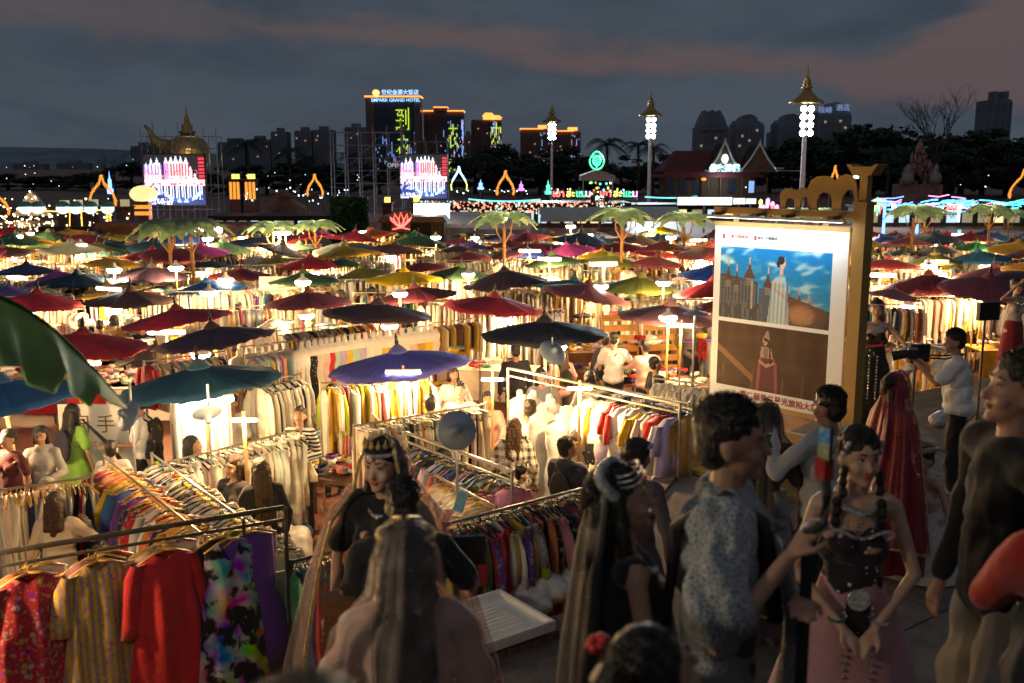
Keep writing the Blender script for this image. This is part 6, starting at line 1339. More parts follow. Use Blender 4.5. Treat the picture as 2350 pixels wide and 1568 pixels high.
o = G().bb(0, 1, 0, 1, 0, 1).build('price_card', mat('sky_card', (.25, .55, .8), .6)); o.location = pz(1038, 1172, 1.5); o.scale = (.1, .008, .2); o.rotation_euler = (0, .3, .2); tag(o, 'small light blue card held up by the short rack', 'card')
# white ribbed tray lying on the kerb
c0, c1, c2, c3 = pz(1055, 1475, 1.32), pz(1205, 1425, 1.32), pz(1120, 1365, 1.1), pz(1015, 1395, 1.1); ctr = pz(1112, 1440, PZ + .07)
e = empty('ribbed_tray', ctr, atan2((c1 - c0).y, (c1 - c0).x), 'white ribbed plastic tray leaning on the brick kerb', 'tray')
tilt = Matrix.Rotation(.0, 3, 'X'); G().bb(-.62, .62, -.55, .55, 0, .03).build('tray', M_white, e); e.scale = (.62, .62, 1); e.location.z = PZ + .07
for x in (-.5, .5):
    for y in (-.4, .5): G().cyl((x, y, -PZ if y > 0 else -.07), (x, y, -.002), .02, n=6).build('leg', M_iron, e)
for i in range(8): G().capsule((-.40 + .02, -.3 + i * .085, .035), (.38, -.3 + i * .085, .035), .022, .022, 6).build('rib', M_white, e)
for x, y, w, d in ((0, -.53, 1.24, .04), (0, .53, 1.24, .04), (-.6, 0, .04, 1.02), (.6, 0, .04, 1.02)): G().box((x, y, .05), (w, d, .05)).build('rim', M_white, e)
# ------------------------------------------------------------------ people
SK = {}
def skin_mat(name, col):
    m, t, b = newmat(name); n = mnoise(t, 20, 3); t.links.new(mmix(t, mramp(t, n, .3, .7), tuple(c * .9 for c in col), col), b.inputs['Base Color']); b.inputs['Roughness'].default_value = .5; b.inputs['Specular IOR Level'].default_value = .35
    b.inputs['Subsurface Weight'].default_value = 0; return m
SKIN = dict(l=skin_mat('skin_light', (.56, .34, .24)), m=skin_mat('skin_medium', (.42, .23, .15)), t=skin_mat('skin_tan', (.33, .17, .10)))
def hair_mat(name, col):
    m, t, b = newmat(name); tcn = nd(t, 'ShaderNodeTexCoord'); mp = nd(t, 'ShaderNodeMapping'); mp.inputs['Scale'].default_value = (60, 60, 5); t.links.new(tcn.outputs['Object'], mp.inputs[0])
    n = nd(t, 'ShaderNodeTexNoise'); n.inputs['Scale'].default_value = 2.5; t.links.new(mp.outputs[0], n.inputs[0]); t.links.new(mmix(t, mramp(t, n.outputs[0], .35, .65), tuple(c * .5 for c in col), tuple(c * 1.4 for c in col)), b.inputs['Base Color'])
    b.inputs['Roughness'].default_value = .42; mbump(t, b, n.outputs[0], .8, .02); return m
HAIR = dict(k=hair_mat('hair_black', (.012, .010, .009)), b=hair_mat('hair_brown', (.06, .028, .012)), d=hair_mat('hair_dark_brown', (.03, .016, .009)))
M_eye = mat('eye_white', (.7, .68, .65), .3); M_iris = mat('eye_dark', (.015, .01, .008), .2); M_lip = mat('lips', (.45, .08, .08), .4); M_lipm = mat('lips_plain', (.36, .15, .11), .5); M_brow = HAIR['k']; M_shoe = mat('shoe_dark', (.03, .028, .03), .5); M_shoew = mat('shoe_white', (.6, .58, .55), .5)
CP = {k: cloth_mat('wear_' + k, pattern=k, col2=c) for k, c in (('stripe', (.02, .02, .025)), ('plaid', (.03, .03, .03)), ('floral', (.6, .5, .3)), ('dots', (.7, .65, .55)))}
V3 = Vector
ARMS = dict(down=((.26, -.02, 1.12), (.25, .06, .87)), hold=((.25, .05, 1.12), (.12, .27, 1.10)), phone=((.24, .12, 1.16), (.12, .26, 1.42)), cam=((.25, .14, 1.2), (.08, .27, 1.5)), reach=((.24, .16, 1.2), (.2, .42, 1.15)), up=((.33, .05, 1.5), (.12, .12, 1.72)), hip=((.32, -.02, 1.14), (.2, .1, 1.0)), low=((.25, .04, 1.1), (.07, .2, .92)), out=((.34, .1, 1.2), (.42, .33, 1.05)))
def hand(g, w, d, side, sc=1., curl=.4, up=None):
    """palm, four unequal bent fingers and a thumb leaving the side of the palm"""
    d = V3(d).normalized(); up_ = V3(up or (0, 0, 1)); x = d.cross(up_); x = x.normalized() if x.length > .1 else V3((1, 0, 0)); y = x.cross(d)   # x across the palm, y palm normal
    w = V3(w); pc = w + d * .05 * sc; g.capsule(w, w + d * .075 * sc, .023 * sc, .034 * sc, 8, .62)
    for k in range(4):
        b = w + d * .085 * sc + x * (k - 1.5) * .019 * sc; L_ = (.07, .08, .076, .06)[k] * sc; m_ = b + d * L_ * .5 - y * L_ * curl * .25; t_ = m_ + d * L_ * .5 * (1 - curl) - y * L_ * .55 * curl
        g.capsule(b, m_, .0095 * sc, .0088 * sc, 6); g.capsule(m_, t_, .0088 * sc, .0075 * sc, 6)
    b = w + d * .03 * sc - x * side * -.028 * sc; m_ = b + d * .03 * sc + x * side * .025 * sc - y * .01 * sc; g.capsule(b, m_, .0115 * sc, .0105 * sc, 6); g.capsule(m_, m_ + d * .03 * sc - y * .012 * sc, .0105 * sc, .008 * sc, 6)
def person(pos, yaw, label, h=1.68, fem=False, top=((.5, .5, .5), 'long'), bottom=('trousers', (.03, .03, .04)), hair=('short', 'k'), skin='m', armL='down', armR='down', lean=0., head=(0., 0.), vs=.02, face=None, tpat=None, bpat=None, extra=None, legs=None, group='people in the market', shoes=None, fat=1., lips=None):
    """pos = point on the ground; yaw 0 faces away from the camera. returns (root, transform of upper body, head transform)"""
    s = h / 1.72; e = empty('person', pos, yaw, label, 'person', group); e.scale = (s, s, s); q = random.Random(label)
    Lm = Matrix.Translation((0, 0, .95)) @ Matrix.Rotation(-lean, 4, 'X') @ Matrix.Translation((0, 0, -.95))
    Hm = Lm @ Matrix.Translation((0, 0, 1.47)) @ Matrix.Rotation(head[0], 4, 'Z') @ Matrix.Rotation(-head[1], 4, 'X') @ Matrix.Translation((0, 0, -1.47))
    up = lambda p: Lm @ V3(p); hd = lambda p: Hm @ V3(p); HR = Hm.to_3x3(); LR = Lm.to_3x3()
    sh = .158 if fem else .185; hipw = .085; wt = (.112 if fem else .132) * fat; ch = (.132 if fem else .15) * fat
    lg = legs or {}; kn = [V3(lg.get('k' + n_, (sx * .095, .03, .49))) for n_, sx in (('L', -1), ('R', 1))]; an = [V3(lg.get('a' + n_, (sx * .10, -.01, .08))) for n_, sx in (('L', -1), ('R', 1))]
    arms = []
    for sx, spec in ((-1, armL), (1, armR)):
        el, wr = ARMS[spec] if isinstance(spec, str) else spec; k = -1 if isinstance(spec, str) and sx < 0 else 1
        arms.append((sx, up((sx * sh, 0, 1.385)), up((el[0] * k, el[1], el[2])), up((wr[0] * k, wr[1], wr[2]))))
    g = G()
    g.ell(up((0, 0, 1.25)), (ch, .098 * fat, .19), rot=LR).ell(up((0, 0, 1.06)), (wt, .09 * fat, .16), rot=LR).ell((0, -.01, .93), (.15 * fat, .108 * fat, .13))
    g.capsule(up((-sh + .03, 0, 1.385)), up((sh - .03, 0, 1.385)), .055, .055, 10)
    if fem:
        for sx in (-1, 1): g.ell(up((sx * .062, .075, 1.25)), (.062, .055, .06))
    g.capsule(up((0, -.01, 1.38)), hd((0, .0, 1.52)), .055 if not fem else .047, .05 if not fem else .043, 10)
    g.ell(hd((0, .012, 1.615)), (.073, .09, .1), rot=HR, n=16, m=12).ell(hd((0, .038, 1.555)), (.056, .058, .072), rot=HR, n=14, m=10).ell(hd((0, .072, 1.502)), (.026, .024, .02), rot=HR)
    g.capsule(hd((0, .098, 1.6)), hd((0, .114, 1.566)), .008, .0145, 8)
    for sx in (-1, 1):
        g.ell(hd((sx * .074, .0, 1.585)), (.012, .022, .032), rot=HR).ell(hd((sx * .036, .07, 1.562)), (.026, .026, .026)).ell(hd((sx * .03, .088, 1.628)), (.026, .014, .009), rot=HR)
    for k in (0, 1):
        g.capsule((( -1, 1)[k] * hipw, 0, .9), kn[k], .082 * fat, .055, 10).capsule(kn[k], an[k], .052, .036, 10); d_ = (V3((0, 1, 0))); g.capsule(an[k] + V3((0, -.02, -.035)), an[k] + V3((0, .13, -.05)), .035, .026, 8)
    for sx, a, b, c in arms:
        g.capsule(a, b, .042 if not fem else .036, .034 if not fem else .029, 10).capsule(b, c, .033 if not fem else .028, .022, 10); hand(g, c, c - b, sx, 1., .45)
    me = voxel(g, vs, 2 if vs < .012 else 1, 'body'); me.materials.clear(); me.materials.append(SKIN[skin]); obj('body', me, e)
    # --- upper garment
    def wear(g_, nm, col, pat=None, wr=.004, vv=None, m=None, wf=26.):
        me_ = voxel(g_, vv or max(vs, .010), 1 if vs < .013 else 2, nm, wr * (1.5 if vs < .013 else 1), wf * (1.25 if vs < .013 else 1), q.random() * 9); me_.materials.clear(); me_.materials.append(m or (CP[pat] if pat else CL)); return obj(nm, me_, e, col)
    if top:
        col, sl = top[0], top[1]; g = G(); k = .014 if vs > .013 else .021; sr = .064 if vs > .013 else .075; wide = top[2] if len(top) > 2 else 1.
        if sl == 'tube': g.ell(up((0, 0, 1.2)), (ch + k, .105 + k, .11), rot=LR).ell(up((0, 0, 1.06)), (wt + k, .095 + k, .15), rot=LR); 
        else:
            g.ell(up((0, 0, 1.25)), ((ch + k) * wide, (.1 * fat + k) * wide, .185), rot=LR).ell(up((0, 0, 1.05)), ((wt + k + .012) * wide, (.095 * fat + k + .006) * wide, .19), rot=LR).ell((0, -.01, .92), ((.155 * fat + k) * wide, (.112 * fat + k) * wide, .1)).capsule(up((-sh + .03 + (.02 if sl == 'none' else 0), -.005, 1.385)), up((sh - .03 - (.02 if sl == 'none' else 0), -.005, 1.385)), .062 if sl == 'none' else sr, .062 if sl == 'none' else sr, 10)
            if sl == 'hood': g.ell(up((0, -.09, 1.42)), (.12, .07, .07)); g.ell(up((0, .03, 1.43)), (.09, .07, .035))
        if fem:
            for sx in (-1, 1): g.ell(up((sx * .062, .078, 1.25)), (.068, .062, .066))
        for sx, a, b, c in arms:
            if sl in ('long', 'hood'): g.capsule(a, b, .055 * wide, .047 * wide, 10).capsule(b, b.lerp(c, .93), .046 * wide, .037 * wide, 10)
            elif sl == 'short': g.capsule(a, a.lerp(b, .72), .056 * wide, .06 * wide, 10)
            elif sl == 'half': g.capsule(a, b, .066 * wide, .07 * wide, 10).capsule(b, b.lerp(c, .2), .07 * wide, .07, 10)
        wear(g, 'shirt' if sl != 'hood' else 'hoodie', col, tpat)
    if bottom:
        kind, col = bottom[0], bottom[1]; g = G()
        if kind == 'trousers':
            w_ = bottom[2] if len(bottom) > 2 else 1.; g.ell((0, -.01, .95), (.158 * fat, .118 * fat, .11))
            for k in (0, 1): g.capsule(((-1, 1)[k] * hipw, 0, .9), kn[k], .092 * fat, .066 * w_, 10).capsule(kn[k], an[k] + V3((0, 0, .02)), .064 * w_, .05 * w_ * w_, 10)
            wear(g, 'trousers', col, bpat)
        elif kind == 'shorts':
            g.ell((0, -.01, .95), (.158 * fat, .118 * fat, .11))
            for k in (0, 1): g.capsule(((-1, 1)[k] * hipw, 0, .9), V3(((-1, 1)[k] * hipw, 0, .9)).lerp(kn[k], .75), .094, .085, 10)
            wear(g, 'shorts', col, bpat)
        else:
            zb = bottom[2] if len(bottom) > 2 else .1; fl = bottom[3] if len(bottom) > 3 else .34; n_ = 40; v = []; f = []; nz = 12
            for j in range(nz + 1):
                t = j / nz; z = 1.07 - t * (1.07 - zb); r = wt + .02 + (fl - wt) * t ** .8 if t > .12 else wt + .014 + .3 * t
                for i in range(n_):
                    a = 2 * pi * i / n_; rr = r * (1 + .07 * t * sin(7 * a + q.random() * .3) + .04 * t * sin(12 * a + 3 * t)); v.append((rr * cos(a), rr * .8 * sin(a), z))
            for j in range(nz):
                for i in range(n_): a = j * n_ + i; b = j * n_ + (i + 1) % n_; f.append((a, a + n_, b + n_, b))
            g.add(v, f); me_ = g.mesh('skirt', bottom[4] if len(bottom) > 4 else (CP[bpat] if bpat else CL), True); obj('skirt', me_, e, col)
    if hair:
        st, hc = hair; g = G(); g.ell(hd((0, -.006, 1.648)), (.083, .1, .087), rot=HR, n=16, m=12).ell(hd((0, -.04, 1.595)), (.075, .063, .085), rot=HR, n=14, m=10)
        if st == 'short':
            for i in range(90 if vs < .013 else 18):
                a = q.uniform(0, 6.28); r_ = q.uniform(.0, .97) ** .6; b_ = V3((.077 * r_ * cos(a), -.006 + .094 * r_ * sin(a), 1.655 + .074 * sqrt(max(0, 1 - r_ * r_)))); d_ = V3((cos(a) * r_ * .5 + q.uniform(-.4, .4), .5 + q.uniform(-.4, .5), .55 + q.uniform(-.3, .4))).normalized(); g.capsule(hd(b_), hd(b_ + d_ * q.uniform(.006, .016)), .012, .007, 5)
        if st in ('long', 'bob', 'verylong', 'half'):
            zb = {'long': 1.22, 'bob': 1.45, 'verylong': 1.0, 'half': 1.33}[st]; bk = V3((0, -.055, 1.6))
            for dx in (-.045, 0, .045): g.capsule(hd((dx, -.055, 1.6)), up((dx * 1.35, -.115 if zb < 1.4 else -.06, zb + abs(dx))), .05, .036, 10)
            for sx in (-1, 1): g.capsule(hd((sx * .066, .005, 1.63)), up((sx * .088, .0 if zb < 1.4 else .0, max(zb + .06, 1.33))), .03, .024, 8)
        if st == 'bun': g.ell(hd((0, -.09, 1.66)), (.05, .045, .05))
        if st == 'pony': g.capsule(hd((0, -.09, 1.66)), up((0, -.14, 1.36)), .04, .02, 8)
        if st == 'braids':
            for sx in (-1, 1):
                for i in range(9): g.ell(hd((sx * (.075 + .004 * i), .03 + .006 * i, 1.54 - .042 * i)) if i < 3 else up((sx * (.085 + .002 * i), .05 + .006 * min(i, 7), 1.54 - .042 * i)), (.021, .021, .026))
        me = voxel(g, max(vs * .7, .006), 1, 'hair', .0016, 110, 1); me.materials.clear(); me.materials.append(HAIR[hc]); ho = obj('hair', me, e)
        if vs < .0125:
            g = G()
            for i in range(800):
                a = q.uniform(0, 6.28); r_ = sqrt(q.uniform(.0, .98)); b_ = V3((.084 * r_ * cos(a), -.006 + .101 * r_ * sin(a), 1.648 + .087 * sqrt(max(0, 1 - r_ * r_))))
                if b_.y > .06 and b_.z < 1.68: continue
                if st == 'short': t_ = b_ + V3((cos(a) * r_ * .3 + q.uniform(-.4, .4), .35 + q.uniform(-.6, .5), .4 + q.uniform(-.5, .4))).normalized() * q.uniform(.010, .024); m_ = b_.lerp(t_, .5) + V3((0, 0, .004))
                else: m_ = V3((b_.x * 1.06, b_.y - .02, b_.z - .05)); t_ = V3((b_.x * 1.1 + q.uniform(-.01, .01), b_.y * 1.05 - .03, b_.z - .1))
                g.tube([hd(b_), hd(m_), hd(t_)], [.0016, .0014, .0005], 3)
            if st in ('long', 'verylong', 'half'):
                zb = {'long': 1.22, 'verylong': 1.0, 'half': 1.33}[st]
                for i in range(450):
                    x = q.uniform(-.1, .1); z = q.uniform(zb - .03, 1.5); p0 = up((x, -.115 - .03 * cos(x * 14) - q.uniform(0, .02), z)); g.tube([p0, p0 + V3((q.uniform(-.01, .01), -.004, -.09)), p0 + V3((q.uniform(-.015, .015), .006, -.19))], [.0008, .0015, .0005], 3)
            tag(g.build('hair_strands', HAIR[hc], ho), kind='stuff')
    if face is None: face = True
    if face:
        for sx in (-1, 1):
            o = G().ell(hd((sx * .03, .0905, 1.606)), (.0115, .006, .005), rot=HR, n=10, m=6).build('eye', M_eye, e, True); G().ell(hd((sx * .03, .0955, 1.606)), (.0052, .0028, .005), rot=HR, n=8, m=6).build('iris', M_iris, o, True)
            G().tube([hd((sx * .013, .1025, 1.629)), hd((sx * .032, .1, 1.634)), hd((sx * .05, .086, 1.629))], [.0035, .004, .002], 5).build('eyebrow', M_brow, e)
            G().tube([hd((sx * .016, .096, 1.609)), hd((sx * .03, .0985, 1.6145)), hd((sx * .045, .089, 1.608))], .0022, 5).build('eyelid', M_brow, e)
        G().ell(hd((0, .093, 1.537)), (.021, .011, .0055), rot=HR, n=10, m=6).ell(hd((0, .0915, 1.529)), (.018, .011, .006), rot=HR, n=10, m=6).build('lips', M_lip if (lips or fem) else M_lipm, e, True)
    for k in (0, 1):
        g = G(); g.capsule(an[k] + V3((0, -.025, -.04)), an[k] + V3((0, .14, -.047)), .043, .034, 9).capsule(an[k] + V3((0, -.01, -.03)), an[k] + V3((0, -.01, .02)), .044, .042, 9)
        me = voxel(g, .014, 1, 'shoe'); me.materials.clear(); me.materials.append(shoes or M_shoe); obj('shoe', me, e)
    return e, up, hd
def strap_bag(e, up, col, back=False, name='shoulder_bag', big=1.):
    g = G(); c = (0, -.2, 1.2) if back else (-.2, .06, .98); 
    g.ell(up(c), ((.14 if back else .12) * big, .07 * big, (.2 if back else .1) * big)); me = voxel(g, .02, 2, name, .003); me.materials.clear(); me.materials.append(CL); o = obj(name, me, e, col)
    if back:
        for sx in (-1, 1): G().tube([up((sx * .09, -.13, 1.36)), up((sx * .11, 0, 1.46)), up((sx * .11, .12, 1.3)), up((sx * .13, .05, 1.08))], .014, 6).build('strap', CL, o, True, col)
    else: G().tube([up((-.2, .06, 1.05)), up((-.1, .13, 1.25)), up((.1, .06, 1.46)), up((.08, -.11, 1.35)), up((-.18, -.08, 1.05))], .011, 6).build('strap', CL, o, True, col)
    return o
def at(u, v, h, g=0.): p = pz(u, v, g + h); return V3((p.x, p.y, g))
BK, FC, LF, RT = 0., pi, pi / 2, -pi / 2
W_, BLK, NVY, CRM, GRY = (.82, .80, .77), (.015, .015, .017), (.02, .028, .07), (.68, .6, .48), (.25, .25, .25)
def M(u, v, h, yaw, label, **k): return person(at(u, v, h), yaw, label, h, **k)
e, up, hd = M(165, 928, 1.66, -.5, 'woman in green dress with dark backpack, seen from behind', fem=True, top=((.16, .32, .05), 'short', 1.12), bottom=('skirt', (.16, .32, .05), .35, .3), hair=('long', 'k'), skin='t', vs=.016, face=False); strap_bag(e, up, (.025, .022, .04), True, 'backpack', 1.15)
e, up, hd = M(92, 978, 1.60, FC + .2, 'woman in grey hoodie and glasses holding a cream bag', fem=True, top=((.36, .34, .32), 'hood', 1.1), hair=('bob', 'k'), armL='hold', armR=((.3, .05, 1.15), (.26, .2, 1.28)), vs=.014, fat=1.1)
for sx in (-1, 1): G().tube([hd((sx * .03 + .024 * cos(a), .1, 1.604 + .017 * sin(a))) for a in np.linspace(0, 6.28, 11)], .0018, 4).build('glasses_rim', M_black, e)
G().ell(up((-.1, .3, 1.0)), (.12, .05, .15)).build('cream_bag', CL, e, True, COL['cream'])
M(18, 985, 1.62, FC - .4, 'dark haired woman in maroon at the left edge', fem=True, top=((.1, .02, .025), 'short'), hair=('bun', 'k'))
M(212, 922, 1.55, LF, 'seller in fuchsia top bending over the sign', fem=True, top=((.5, .03, .28), 'long'), hair=('long', 'd'), lean=.5, armL='hold', armR='hold')
e, up, hd = M(318, 905, 1.72, LF + .15, 'man in printed white tee carrying a folded tripod', top=(W_, 'short', 1.1), skin='t', armL=((-.28, .05, 1.12), (-.3, .32, 1.12)), vs=.016); strap_bag(e, up, (.03, .03, .03), True, 'backpack', 1.1)
G().tube([(-.35, .62, 1.5), (-.3, .32, 1.13), (-.22, 0, .55)], [.012, .03, .022], 7).build('tripod', M_black, e)
for i in range(3): G().box(up((-.02, .128, 1.3 - i * .07)), (.13, .008, .03)).build('print', M_black, e)
M(352, 965, 1.38, RT, 'boy in black tee beside the man with the tripod', top=(BLK, 'short', 1.1), skin='m')
M(532, 905, 1.62, FC, 'woman in fluffy white blouse taking a phone picture', fem=True, top=(W_, 'long', 1.2), bottom=('skirt', (.6, .55, .5), .5, .25), hair=('bun', 'd'), armL='phone', armR='hip', skin='l')
M(600, 878, 1.72, RT + .15, 'man in navy shirt and face mask walking right', top=(NVY, 'long', 1.1), bottom=('trousers', BLK, 1.1), vs=.016)
e, up, hd = M(686, 935, 1.66, FC - .1, 'woman in black and white striped top examining a cream shirt', fem=True, top=((.72, .7, .66), 'long', 1.12), tpat='stripe', bottom=('trousers', (.05, .055, .07), 1.0), hair=('short', 'd'), armL='hold', armR='hold', head=(0, -.3), vs=.014, shoes=M_shoe)
obj('held_shirt', gar_mesh('blouse', 1, CL), e, COL['cream'], (0, .3, 1.22))
M(535, 1045, 1.68, FC - .5, 'smiling long haired woman with glasses in dark top', fem=True, top=((.035, .03, .035), 'long'), hair=('long', 'd'), armL='hold', armR='hold', skin='l', vs=.014)
e, up, hd = M(597, 1053, 1.70, .5, 'woman in black jacket with waist long brown hair, back turned', fem=True, top=((.02, .02, .022), 'long', 1.12), bottom=('skirt', (.03, .03, .035), .3, .26), hair=('verylong', 'b'), armL='hold', armR='down', vs=.013, face=False); strap_bag(e, up, BLK)
M(125, 1130, 1.62, .1, 'brown haired woman in cream blouse with back to us at the left rack', fem=True, top=((.62, .5, .36), 'long', 1.2), hair=('half', 'b'), armR=((.3, .12, 1.2), (.16, .32, 1.3)), vs=.013, face=False)
e, up, hd = M(1055, 878, 1.72, FC, 'man in white sweater holding a white shirt before him', top=(W_, 'long', 1.15), bottom=('trousers', (.3, .35, .42)), armL=((-.3, .05, 1.2), (-.06, .16, 1.46)), armR=((.3, .08, 1.2), (.22, .2, 1.35)), head=(0, -.25), vs=.014, skin='l'); obj('held_shirt', gar_mesh('blouse', 0, CL), e, COL['white'], (.02, .26, 1.45)).scale = (1.1, 1.1, 1)
M(1040, 843, 1.62, FC + .3, 'woman in white jacket over pink top near the boxes', fem=True, top=(W_, 'long', 1.2), bottom=('trousers', (.4, .4, .4)), hair=('bob', 'd'), armL='phone')
M(1183, 790, 1.72, .3, 'man in dark patterned jacket seen from behind under the black umbrella', top=((.02, .022, .03), 'long', 1.15), skin='t', face=False)
e, up, hd = M(1290, 798, 1.62, .4, 'woman with long reddish hair and pink top at the stall of eyewear', fem=True, top=((.62, .34, .32), 'short', 1.1), hair=('verylong', 'b'), face=False); strap_bag(e, up, BLK, True, 'backpack', .8)
e, up, hd = M(1410, 763, 1.76, -.5, 'man in white tee with black shoulder bag in the aisle', top=(W_, 'short', 1.2), bottom=('trousers', BLK, 1.2), armR='reach', vs=.015, skin='l'); strap_bag(e, up, BLK, big=1.4)
M(1388, 768, 1.62, .3, 'woman with hair clip close to the white tee man', fem=True, top=((.05, .045, .05), 'long'), hair=('bun', 'k'), face=False)
M(1507, 818, 1.70, RT + .3, 'close cropped man in black tee among the shirt racks', top=(BLK, 'short', 1.15), skin='t', hair=('short', 'k'), head=(0, -.2))
M(1180, 960, 1.66, -.15, 'long haired woman in black and white plaid shirt, back turned', fem=True, top=((.72, .68, .6), 'long', 1.28), tpat='plaid', hair=('long', 'b'), vs=.013, face=False)
e, up, hd = M(1216, 918, 1.74, -.1, 'man in white sweatshirt with black lettering on the back', top=(W_, 'long', 1.2), bottom=('trousers', BLK, 1.1), vs=.014, face=False, hair=('short', 'd'))
for i, s_ in enumerate(('brave', 'new', 'race')): o = text('back_print', s_, .12, M_black, (.02, -.158 - .008 * i, 1.28 - i * .1), 0, .004, e, .004)
e, up, hd = M(1305, 1004, 1.70, -.6, 'man in navy hoodie holding a clear bag at the busts', top=((.045, .045, .065), 'hood', 1.15), bottom=('trousers', (.05, .05, .05)), skin='t', armR='hold', armL='hold', vs=.012, head=(-.5, -.2), face=False); strap_bag(e, up, (.05, .045, .03), True, 'backpack', .9)
M(1328, 972, 1.64, FC - .2, 'young woman bending over the busts behind the hoodie man', fem=True, top=((.6, .52, .4), 'short'), hair=('bun', 'd'), lean=.35, armL='reach', armR='hold', skin='l')
M(1196, 1073, 1.22, RT, 'small boy looking right beside the plaid shirt woman', top=((.2, .25, .2), 'short'), skin='l', vs=.012, head=(.2, 0))
M(1152, 1088, 1.58, LF, 'woman with half tied long hair in profile behind the front rack', fem=True, top=((.02, .025, .025), 'long', 1.1), hair=('long', 'd'), skin='l', vs=.012)
M(1088, 1118, 1.54, .4, 'woman with braided dark hair below the reflector disc', fem=True, top=((.6, .5, .4), 'short', 1.1), hair=('pony', 'd'), vs=.012, face=False)
GB = 'shoppers in the middle rows'
for u, v, h, yaw, lab, kw in ((1083, 708, 1.62, .2, 'woman in pale pink jacket, back turned, under the crimson streaked umbrella', dict(fem=True, top=((.75, .52, .42), 'long', 1.2), bottom=('trousers', BLK))), (1190, 640, 1.66, .1, 'person in dark navy dress in the central aisle', dict(fem=True, top=((.03, .035, .05), 'short'), bottom=('skirt', (.03, .035, .05), .4, .25), hair=('bun', 'k'))), (1215, 640, 1.6, .3, 'woman in brown floral dress in the central aisle', dict(fem=True, top=((.16, .06, .03), 'short'), tpat='floral', bottom=('skirt', (.16, .06, .03), .3, .25), hair=('bob', 'k'))),
    (1245, 620, 1.66, 0, 'woman in cream top and dark skirt in the central aisle', dict(fem=True, top=((.7, .62, .5), 'long'), bottom=('skirt', (.06, .05, .05), .3, .2), hair=('long', 'd'))), (1410, 672, 1.74, .5, 'man in grey tee with cross strap near the wide olive umbrella', dict(top=((.32, .33, .3), 'short', 1.15), bottom=('trousers', BLK))), (1440, 682, 1.62, FC + .6, 'curly haired woman beside the grey tee man', dict(fem=True, top=((.04, .03, .03), 'short'), hair=('bob', 'k'))),
    (1505, 680, 1.6, FC, 'woman in dark top facing us under the wide olive umbrella', dict(fem=True, top=(BLK, 'long'), hair=('long', 'k'), skin='l')), (1548, 690, 1.68, .8, 'man in navy top beside the trinket table', dict(top=(NVY, 'short'))), (1310, 688, 1.58, FC - .5, 'bald seller leaning over his table in the middle', dict(top=((.1, .05, .05), 'long'), hair=None, lean=.3)), (1620, 700, 1.66, .2, 'woman in cream sweater near the tube lamp left of the poster', dict(fem=True, top=((.6, .5, .38), 'long', 1.2), bottom=('trousers', BLK), hair=('long', 'k'))),
    (1590, 720, 1.72, -.3, 'man in black trousers standing at the poster edge', dict(top=((.25, .22, .2), 'long'), bottom=('trousers', (.02, .025, .05)))), (1635, 735, 1.6, .2, 'person in bright red top at the poster edge', dict(top=((.6, .03, .03), 'long', 1.15), bottom=('trousers', (.15, .22, .32)))), (186, 732, 1.6, .2, 'seated seller in black seen from behind at left', dict(top=(BLK, 'long', 1.15))), (205, 695, 1.66, .3, 'woman in teal green top behind the brown umbrella', dict(fem=True, top=((.03, .3, .2), 'short', 1.2), bottom=('trousers', NVY), hair=('bob', 'k'))),
    (228, 735, 1.6, .1, 'person in small print shirt left of the tan coat', dict(top=((.6, .5, .42), 'short', 1.1), tpat='floral')), (262, 722, 1.66, -.2, 'person in tan coat at left middle', dict(top=((.5, .33, .15), 'long', 1.2), bottom=('trousers', BLK), hair=('bob', 'k'))), (292, 712, 1.62, 0, 'figure in long black coat at left middle', dict(top=(BLK, 'long', 1.2), bottom=('skirt', BLK, .4, .25), hair=None)), (2055, 690, 1.64, .4, 'woman in cream cardigan right of the post', dict(fem=True, top=((.6, .52, .42), 'long', 1.15), bottom=('trousers', BLK), hair=('long', 'k'))),
    (2140, 680, 1.74, .1, 'tall person in dark grey shirt at the lamp stall', dict(top=((.07, .06, .055), 'long', 1.15), bottom=('trousers', (.08, .075, .07)))), (2195, 672, 1.7, .3, 'man in pale shirt and grey trousers at the lamp stall', dict(top=((.55, .5, .46), 'long', 1.2), bottom=('trousers', (.3, .33, .35)))), (2208, 722, 1.4, LF - .3, 'curly haired boy in green camouflage top', dict(top=((.1, .12, .04), 'short'), tpat='floral')), (2010, 690, 1.7, 0, 'person in blue behind the woman in black costume', dict(top=((.02, .04, .16), 'long', 1.2)))):
    person(at(u, v, h), yaw, lab, h, group=GB, vs=.024, **kw)
